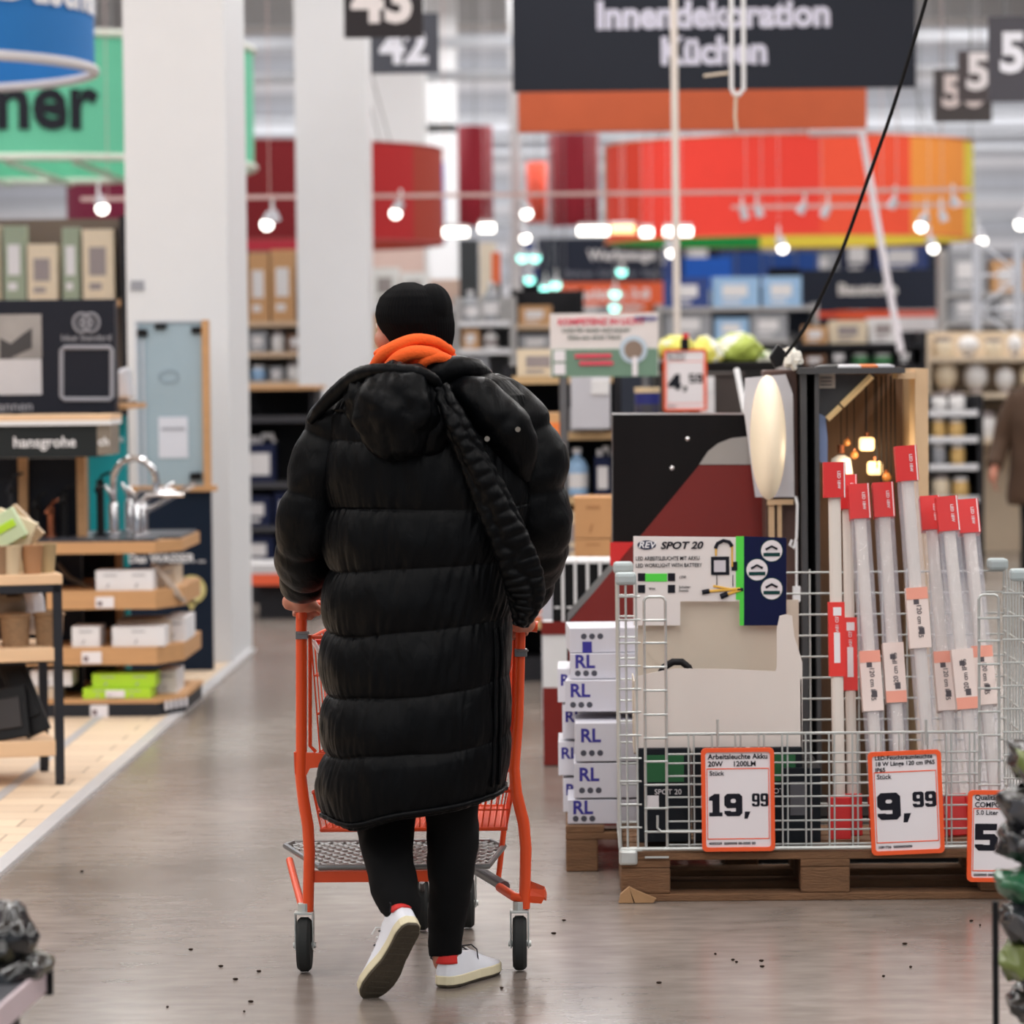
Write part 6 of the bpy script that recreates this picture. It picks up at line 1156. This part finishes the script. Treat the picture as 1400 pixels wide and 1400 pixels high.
# cream shelf at right
rack('goods_shelf', 'cream wall shelf with round lamps at right', 'shelf', 1266, 1480, 28.5, .6, [(600, [('carton', 'cream'), ('carton', 'grey'), ('jar', 'white')], (.22, .3), (.2, .3)), (538, [('globe', 'white'), ('globe', 'cream'), ('jar', 'white')], (.18, .26), (.2, .3)), (488, [('globe', 'white'), ('jar', 'cream')], (.14, .22), (.15, .18))], M('cream_bk', (214, 196, 172), .6), cream, cream, 'cream lamp shelf', 11, top_px=452, base=False)
rack('goods_shelf', 'black shelf with white price rails and gold jars at right', 'shelf', 1262, 1345, 25.4, .5, [(562, [('jar', 'gold'), ('jar', 'white')], (.11, .15), (.12, .14)), (598, [('jar', 'gold'), ('jar', 'cream')], (.11, .15), (.12, .16)), (636, [('jar', 'gold'), ('jar', 'grey')], (.11, .15), (.12, .16)), (680, [('jar', 'gold'), ('jar', 'cream')], (.11, .15), (.12, .16)), (722, [('jar', 'grey'), ('carton', 'white')], (.11, .15), (.12, .16))], GD, GD, GW_, 'black jar shelf', 12, top_px=540)
# far rows
rack('goods_shelf', 'far white shelf with beige goods left of centre', 'shelf', 500, 640, 31, .6, [(420, [('carton', 'white'), ('carton', 'cream'), ('carton', 'grey')], (.25, .4), (.2, .4)), (480, [('carton', 'tan'), ('carton', 'grey'), ('bottle', 'green')], (.2, .4), (.25, .4)), (545, [('carton', 'white'), ('carton', 'cream')], (.3, .4), (.2, .4))], M('bk_rose', (196, 170, 156)), G, GW_, 'far shelf left of centre', 31, top_px=380)
rack('goods_shelf', 'far shelf with bright bottles right of the beanie', 'shelf', 622, 706, 27, .6, [(440, [('bottle', 'white'), ('bottle', 'green'), ('bottle', 'grey')], (.1, .16), (.22, .32)), (478, [('bottle', 'white'), ('carton', 'tan')], (.1, .16), (.18, .2)), (520, [('carton', 'white'), ('carton', 'grey')], (.2, .3), (.15, .2)), (570, [('carton', 'white')], (.2, .3), (.18, .24))], G, G, GW_, 'far bottle shelf', 33, top_px=405)
rack('goods_shelf', 'far shelf with tan cartons behind the thin post', 'shelf', 700, 800, 29, .6, [(444, [('carton', 'tan'), ('carton', 'orange'), ('carton', 'brown')], (.2, .35), (.1, .18)), (478, [('carton', 'black'), ('carton', 'brown'), ('carton', 'grey')], (.2, .3), (.12, .16)), (512, [('carton', 'white'), ('carton', 'grey')], (.2, .3), (.14, .18))], GD, GD, M('rail_tan', (206, 178, 150)), 'far shelf behind the thin post', 35, top_px=395)
rack('goods_shelf', 'far dark shelf with white boxes behind the sacks', 'shelf', 900, 1120, 33, .6, [(420, [('carton', 'blue'), ('carton', 'white'), ('carton', 'light blue')], (.3, .5), (.2, .4)), (465, [('carton', 'light blue'), ('carton', 'grey')], (.3, .5), (.2, .28)), (520, [('carton', 'white'), ('carton', 'black')], (.3, .5), (.2, .3))], M('bk_slate', (84, 96, 116)), G, G, 'far dark shelf behind the sacks', 37, top_px=415)
rack('goods_shelf', 'far shelf with mixed beige and white goods under the blue sign', 'shelf', 1088, 1268, 27, .6, [(470, [('carton', 'cream'), ('carton', 'white'), ('jar', 'green'), ('carton', 'tan')], (.16, .34), (.14, .2)), (500, [('carton', 'black'), ('carton', 'brown'), ('jar', 'green')], (.12, .2), (.09, .13)), (530, [('jar', 'orange'), ('jar', 'red'), ('jar', 'white')], (.12, .2), (.1, .14))], GD, GD, GD, 'far mixed shelf', 39, top_px=454)
rack('goods_shelf', 'far tall shelf at the right edge behind the lattice tower', 'shelf', 1290, 1480, 34, .6, [(400, [('carton', 'grey'), ('carton', 'tan')], (.3, .5), (.2, .4)), (440, [('carton', 'grey'), ('carton', 'white'), ('carton', 'brown')], (.3, .5), (.2, .3))], M('bk_far', (120, 124, 134)), G, G, 'far tall shelf', 41, top_px=340)
rack('goods_shelf', 'distant shelf row across the hall behind the signs', 'shelf', 700, 1300, 58, .8, [(380, [('carton', 'navy'), ('carton', 'grey'), ('carton', 'blue')], (.5, .9), (.4, .7)), (440, [('carton', 'navy'), ('carton', 'orange'), ('carton', 'grey'), ('carton', 'white')], (.5, .9), (.5, .7))], M('bk_far2', (60, 68, 86)), GD, GD, 'distant row', 43, top_px=330)
rack('goods_shelf', 'distant grey shelf row seen between the left columns', 'shelf', 100, 520, 54, .8, [(400, [('carton', 'navy'), ('carton', 'grey'), ('carton', 'brown')], (.5, .9), (.4, .7)), (460, [('carton', 'tan'), ('carton', 'grey')], (.5, .9), (.5, .7))], M('bk_far3', (70, 66, 70)), GD, GD, 'distant left row', 45, top_px=330)
# lattice tower
LYT = 30; mb = MB(); x0, x1 = W(1338, 400, LYT).x, W(1395, 400, LYT).x; zz = W(1360, 330, LYT).z
for x in (x0, x1):
    for y in (LYT, LYT + .3): mb.tube([(x, y, 0), (x, y, zz)], .022, 6)
for k in range(9): z_ = k * zz / 9; s_ = k % 2; mb.tube([(x0 if s_ else x1, LYT, z_), (x1 if s_ else x0, LYT, z_ + zz / 9)], .014, 5); mb.tube([(x0, LYT, z_), (x1, LYT, z_)], .014, 5)
tag(mb.build('lattice_tower', M('lattice', (196, 200, 210), .4)), 'light grey lattice tower at the right edge', 'tower')
# medal poster panel in navy by the first column
NY = 18.2
x0, x1, z0_, z1_ = rect(224, 668, 290, 912, NY)
t = thing('navy_panel', 'navy blue advertising board with gold round seal leaning on the column', 'advertising board', ((x0 + x1) / 2, NY, 0.012))
x0 = W(165, 800, NY).x
mb = MB(); mb.boxb(x0, x1, NY, NY + .04, .012, z1_); pn = mb.build('board', M('board_navy', (18, 30, 48), .5), t)
v = W(228, 764, NY); mb = MB(); mb.text('Das WASSER ...', .062, (v.x, NY - .003, v.z), bold=.02); mb.build('lettering', txtwhite, pn)
mb = MB(); v = W(262, 806, NY); mb.lathe((v.x, NY, v.z), [(.075, 0), (.075, .01)], 28, mi=0, ax='Y'); mb.lathe((v.x, NY - .01, v.z), [(.055, 0), (.055, .004)], 28, mi=1, ax='Y'); mb.poly([(v.x - .03, v.z - .06), (v.x + .03, v.z - .06), (v.x, v.z - .11)], NY - .01, NY, mi=0); mb.boxb(v.x - .04, v.x + .04, NY - .017, NY - .014, v.z - .03, v.z - .02, mi=0); mb.build('seal', [M('seal_gold', (206, 194, 130), .4), M('seal_lite', (222, 216, 176), .4)], pn)
# framed glass shower panel
x0, x1, z0_, z1_ = rect(186, 438, 287, 664, NY)
t = thing('shower_screen', 'framed pale blue shower glass sample hanging before the first column', 'shower screen', ((x0 + x1) / 2, NY, z0_))
mb = MB(); mb.boxb(x0, x1, NY, NY + .03, z0_, z1_); gl = mb.build('glass', M('shower_blue', (160, 180, 192), .25, var=.10, scale=3), t)
mb = MB(); mb.boxb(x1 - .035, x1, NY - .03, NY + .04, z0_, z1_); mb.boxb(x0 - .06, x1 + .03, NY - .03, NY + .04, z0_ - .03, z0_); mb.build('wooden_frame', wood, t)
mb = MB(); mb.boxb(x0, x1 - .035, NY - .01, NY, z1_ - .01, z1_); mb.boxb(x0, x0 + .015, NY - .012, NY, z0_, z1_); mb.boxb(x0 + .035, x0 + .045, NY - .012, NY, z0_, z1_ - .1); mb.build('metal_frame', M('sh_frame', (196, 202, 212), .4), t)
for a in ((188, 450, 202, 460), (212, 443, 228, 450), (262, 447, 276, 456), (260, 646, 276, 656), (176, 548, 188, 556)): q = rect(*a, NY); mb = MB(); mb.boxb(q[0], q[1], NY - .02, NY, q[2], q[3]); mb.build('hinge', black, t, bevel=.003)
q = rect(217, 570, 257, 626, NY); mb = MB(); mb.boxb(q[0], q[1], NY - .005, NY, q[2], q[3], mi=0); mb.boxb(q[0] + .015, q[1] - .015, NY - .007, NY - .005, q[3] - .07, q[3] - .055, mi=1); tag(mb.build('paper_notice', [M('notice', (214, 218, 230), .6), M('notice_ink', (150, 154, 166))]), 'white paper notice on the pale blue shower glass', 'notice')
mb = MB(); v = W(231, 515, NY); mb.tube([(v.x + .05 * math.cos(a * PI / 10), NY - .004, v.z + .03 * math.sin(a * PI / 10)) for a in range(20)], .003, 5, closed=True); mb.build('etched_print', M('etch', (140, 158, 172)), gl)
# ================================================================== LAMP DISPLAY BEHIND THE CAGE
LY = 11.7
def lx(px, Y=LY): return W(px, 700, Y).x
def lz(py, Y=LY): return W(1150, py, Y).z
lc = thing('lamp_cabinet', 'anthracite display cabinet with light wood edge holding pendant lamps', 'display cabinet', (lx(1180), LY + .3, 0))
cab = M('cab_anth', (66, 66, 68), .5); cabw = M('cab_wood', (112, 84, 62), .6, var=.2, stretch=(8, 8, 1)); cabg = M('cab_beige', (216, 184, 146), .55)
mb = MB(); mb.boxb(lx(1096), lx(1104), LY, LY + .6, 0, lz(506)); mb.build('side_panel', cab, lc); mb = MB(); mb.boxb(lx(1115), lx(1121), LY, LY + .6, 0, lz(508)); mb.build('side_panel', cab, lc)
mb = MB(); mb.boxb(W(1000, 900, 11.05).x, W(1420, 900, 11.05).x, 11.05, 11.55, 0, .15); mb.build('shade_block', black, lc)  # added black box, makes the gap under the cage pallet look dark
mb = MB(); mb.boxb(lx(1104), lx(1115), LY + .5, LY + .6, 0, lz(510)); mb.build('gap_panel', black, lc)
mb = MB(); mb.boxb(lx(1092), lx(1238), LY - .02, LY + .6, lz(511), lz(503)); mb.build('top_panel', cab, lc)
mb = MB(); mb.boxb(lx(1121), lx(1256), LY + .55, LY + .6, 0, lz(503)); mb.build('back_panel', cabw, lc)
mb = MB(); mb.boxb(lx(1256), lx(1274), LY + .1, LY + .6, 0, lz(505)); mb.boxb(lx(1232), lx(1258), LY + .1, LY + .3, lz(519), lz(510)); mb.build('wooden_edge', cabg, lc)
mb = MB(); q = [W(*p, LY) for p in ((1121, 512), (1200, 512), (1133, 575), (1121, 640))]; mb.poly([(v.x, v.z) for v in q], LY + .1, LY + .14); mb.build('slanted_panel', cab, lc)
mb = MB(); mb.tube([W(1131, 573, LY + .07), W(1149, 556, LY + .07)], .010, 4); mb.tube([W(1151, 554, LY + .07), W(1192, 514, LY + .07)], .011, 4); mb.build('wood_strip', M('strip_glow', (240, 206, 150), .4, emit=.15), lc)  # strip of light wood, a faint glow put into its material
q = rect(1121, 510, 1145, 531, LY - .01); mb = MB(); mb.boxb(q[0], q[1], LY + .09, LY + .098, q[2], q[3], mi=0)
for k in range(3): mb.boxb(q[0] + .008, q[1] - .012, LY + .085, LY + .09, q[3] - .018 - k * .012, q[3] - .014 - k * .012, mi=1)
mb.build('notice', [M('notice_cream', (222, 212, 198)), M('ni', (120, 112, 106))], lc)
CB = [(1200, 505), (1206, 510), (1212, 520), (1217, 560), (1222, 600)]
for k, (px, plen) in enumerate(((1184, 590), (1198, 640), (1205, 660), (1211, 640), (1218, 650), (1223, 612))):
    mb = MB(); mb.tube([W(px, 514, LY + .3), W(px + (k % 2), plen, LY + .3)], .0028, 6); mb.build('cord', black, lc)
def pend(px, py, r, lb, kind):
    v = W(px, py, LY + .35); t = thing('pendant_lamp', lb, 'lamp', v, 'pendant lamps in the cabinet')
    mb = MB()
    if kind == 0: mb.boxb(-r, r, -r, r, -r * .9, r * .9); mb.build('lamp_shade', warmglow, t, local=True, bevel=.01)
    elif kind == 1: mb.lathe((0, 0, -r), [(r, 0), (r * .8, r * 1.3), (r * .3, r * 1.6)], 20); mb.build('lamp_shade', M('shade_white', (236, 226, 208), .5, emit=.5), t, local=True, smooth='auto')
    else: mb.ell((0, 0, 0), (r, r, r), 10); mb.build('bulb', M('amber_bulb', (190, 120, 60), .2, emit=.5), t, local=True, smooth=True)
    mb = MB(); mb.cyl((0, 0, r * .8), (0, 0, r * 1.5), r * .3, n=10); mb.build('socket', M('copper', (176, 110, 80)), t, local=True); mb = MB(); mb.tube([(0, 0, r), (0, 0, lz(514) - v.z)], .002, 5); mb.build('cord', black, t, local=True)
pend(1185, 607, .026, 'glowing cube shade lamp in the middle of the cabinet', 0); pend(1196, 640, .026, 'second glowing shade below the cube lamp', 0); pend(1150, 632, .040, 'white conical lamp shade behind the red caps', 1); pend(1168, 622, .014, 'small amber bulb between the shades', 2); pend(1158, 605, .012, 'small amber bulb left of the glowing cube', 2); pend(1212, 652, .016, 'clear amber bulb above the red caps', 2)
mb = MB(); q = [W(*p, LY) for p in ((1121, 565), (1131, 570), (1134, 600), (1134, 640), (1121, 630))]; mb.poly([(v.x, v.z) for v in q], LY + .09, LY + .1); mb.build('blue_reflector', M('pale_steel_blue', (130, 150, 190), .3), lc)
pl = bpy.data.lights.new('cabinet_lamp', 'POINT'); pl.energy = 2.2; pl.color = (1, .78, .5); pl.shadow_soft_size = .05; po = bpy.data.objects.new('cabinet_lamp', pl); po.location = W(1190, 625, LY + .25); C.objects.link(po)
# round ceiling light sample seen edge on + rear board
rl_ = thing('ceiling_light', 'round cream ceiling light seen edge on beside the lamp cabinet', 'lamp', W(1052, 681, LY - .15))
c_ = W(1050, 598, LY - .15)
mb = MB(); mb.ell(c_, (.058, .19, .205), 24); mb.build('diffuser', M('diffuser', (250, 232, 204), .4, emit=.22), rl_, smooth=True)
mb = MB(); q = [W(*p, LY - .1) for p in ((1022, 517), (1078, 512), (1088, 540), (1090, 682), (1036, 682), (1020, 560))]; mb.poly([(v.x, v.z) for v in q], LY + .05, LY + .07); mb.build('mounting_plate', M('plate_white', (206, 206, 214), .45), rl_)
mb = MB(); mb.boxb(lx(1048), lx(1094), LY + .08, LY + .3, 0, lz(505)); tag(mb.build('display_column', M('dc_brown', (92, 66, 58), .5), bevel=.006), 'brown column behind the round ceiling light', 'column')
mb = MB(); mb.boxb(lx(1052), lx(1060), LY + .05, LY + .07, lz(735), lz(683)); mb.boxb(lx(1064), lx(1070), LY + .05, LY + .07, lz(735), lz(683)); mb.boxb(lx(1050), lx(1086), LY + .04, LY + .06, lz(690), lz(683)); tag(mb.build('wooden_bracket', cabg), 'light wooden slats under the round ceiling light', 'slats')
mb = MB(); mb.tube([W(1088, 680, LY + .05), W(1090, 690, LY - .1), W(1089, 735, LY - .1), W(1085, 750, LY - .1), W(1080, 745, LY - .1), W(1083, 738, LY - .1)], .005, 6); mb.box(W(1089, 812, LY - .1), (.025, .02, .05)); mb.tube([W(1089, 740, LY - .1), W(1089, 810, LY - .1)], .004, 6); tag(mb.build('power_lead', white), 'white lamp cable with plug beside the header card', 'cable')
mb = MB(); q = [W(*p, LY - .1) for p in ((1052, 488), (1064, 470), (1075, 482), (1070, 500), (1060, 503))]; mb.poly([(v.x, v.z) for v in q], LY - .1, LY - .04, mi=0); tag(mb.build('plug_box', black, bevel=.006), 'black plug at the end of the black power cable', 'plug')
tag(crumple('crumpled_paper', W(1083, 490, LY + .05), (.032, .03, .034), [M('paper_crumple', (230, 226, 216), .7)], 77, 16, .8), 'crumpled white paper on top of the display column', 'paper')
for k, (px, w_) in enumerate(((1135, .05), (1160, .06), (1185, .05), (1207, .04))):
    v = W(px, 503, LY + .15); mb = MB(); mb.lathe((v.x, v.y, lz(503)), [(w_, 0), (w_, .006), (w_ * .5, .012)], 20); tag(mb.build('spare_disc', [M('disc%d' % k, ((60, 60, 60), (206, 206, 210), (214, 120, 60), (190, 190, 196))[k], .4)], smooth='auto'), ('black', 'light grey', 'orange', 'silver')[k] + ' flat ceiling rose lying on the lamp cabinet', 'ceiling rose', 'parts on the lamp cabinet')
# ================================================================== SECOND PERSON
QY = 23.4
p2 = thing('person', 'person in brown jacket and black trousers walking at right edge', 'person', (W(1434, 800, QY).x, QY, 0)); g_ = W(1434, 800, QY).x
V = lambda dx, dy, z: Vector((g_ + dx, QY + dy, z))
caps = [(V(0, 0, 1.62), V(0, -.02, 1.58), .10, .09), (V(0, .02, 1.45), V(0, 0, 1.55), .06, .06), (V(0, 0, 1.3), V(0, 0, .92), .15, .14), (V(-.18, 0, 1.33), V(-.30, .03, 1.05), .055, .045), (V(-.30, .03, 1.05), V(-.37, -.1, .86), .042, .03), (V(.18, 0, 1.33), V(.30, .0, 1.05), .055, .045), (V(.30, 0, 1.05), V(.33, -.18, .9), .042, .03),
   (V(-.09, 0, .9), V(-.10, .05, .48), .09, .06), (V(-.10, .05, .48), V(-.11, .22, .09), .055, .035), (V(.09, 0, .9), V(.10, -.08, .48), .09, .06), (V(.10, -.08, .48), V(.10, -.18, .07), .055, .035)]
for hx_, s_ in ((V(-.38, -.12, .83), -1), (V(.33, -.2, .87), 1)):
    caps.append((hx_, hx_ + Vector((0, 0, -.03)), .032, .03))
    for k in range(4): b0 = hx_ + Vector((0, (k - 1.5) * .018, -.04)); caps.append((b0, b0 + Vector((-.01 * s_, 0, -.05)), .009, .008)); caps.append((b0 + Vector((-.01 * s_, 0, -.05)), b0 + Vector((-.03 * s_, 0, -.07)), .008, .007))
    caps.append((hx_ + Vector((0, -.025, 0)), hx_ + Vector((0, -.05, -.05)), .011, .009))
bo = capsules(caps, .01).build('body', skin, p2, smooth=True); remesh(bo, .009, 3)
def loft(name, m, tab, n=40, wob=.01):
    mb = MB(); rows = []
    for z_, dx, rx, ry in tab: rows.append([mb.b.verts.new(V(dx + rx * math.cos(2 * PI * k / n), ry * math.sin(2 * PI * k / n), z_) + Vector((1, 1, 0)) * noise.noise(Vector((k * .3, z_ * 6, 2))) * wob) for k in range(n)])
    for i in range(len(rows) - 1): mb.bridge(rows[i], rows[i + 1])
    mb._f(rows[0]); mb._f(rows[-1]); return mb
brn = M('brown_jacket', (72, 50, 34), .8, var=.2)
jt = interp; tabj = [(.62, 0, .27, .2), (.66, 0, .28, .21), (.8, 0, .265, .2), (1.0, 0, .25, .19), (1.2, 0, .27, .19), (1.33, 0, .26, .16), (1.40, 0, .20, .13), (1.46, 0, .09, .09)]
mb = loft('jacket', brn, [(z,) + interp(tabj, z) for z in [.62 + k * .03 for k in range(29)]], 40)
for s_ in (-1, 1): mb.tube([q[:3] for q in spline([tuple(V(s_ * .18, 0, 1.35)), tuple(V(s_ * .27, .02, 1.18)), tuple(V(s_ * .31, .02, 1.03)), tuple(V(s_ * (.37 if s_ < 0 else .33), -.10, .88))], 6)], [.08 - i * .0014 for i in range(19)], 20)
mb.build('jacket', brn, p2, smooth=True)
mb = MB(); mb.tube([V(-.09, 0, .8), V(-.10, .05, .48), V(-.11, .2, .10)], [.11, .08, .06], 20); mb.tube([V(.09, 0, .8), V(.10, -.08, .48), V(.10, -.17, .09)], [.11, .08, .06], 20); mb.build('trousers', black, p2, smooth=True)
mb = MB(); mb.ell(V(0, .02, 1.64), (.108, .115, .115), 16); mb.build('hair', M('hair_dark', (44, 34, 28), .8), p2, smooth=True)
for dx, dy in ((-.11, .2), (.10, -.2)): mb = MB(); mb.ell(V(dx, dy - .05, .045), (.045, .13, .045), 12); mb.build('shoe', black, p2, smooth=True)
# bits of bark on the floor
rg = random.Random(5)
pts = [(112, 1197), (261, 1305), (302, 1328), (322, 1346), (354, 1335), (343, 1377), (334, 1391), (686, 1357), (757, 1281), (771, 1263), (901, 1349), (978, 1309), (1002, 1317), (1007, 1320), (1375, 1310), (1328, 1262), (1340, 1268), (1245, 1326), (1208, 1339), (1237, 1294), (1042, 1326), (229, 1385), (1041, 1318)]
for k, (px, py) in enumerate(pts):
    Y = 7584 / (py - 500 + (px - 700) * .0105); v = W(px, py, Y); mb = MB(); s_ = rg.uniform(.003, .008); mb.ell((v.x, v.y, .003), (s_, s_ * .7, .003), 5); o = mb.build('bark_crumb', M('bark', (50, 38, 30), .9)); tag(o, 'tiny dark bark crumb lying on the concrete floor', 'crumb', 'bark crumbs on the floor')
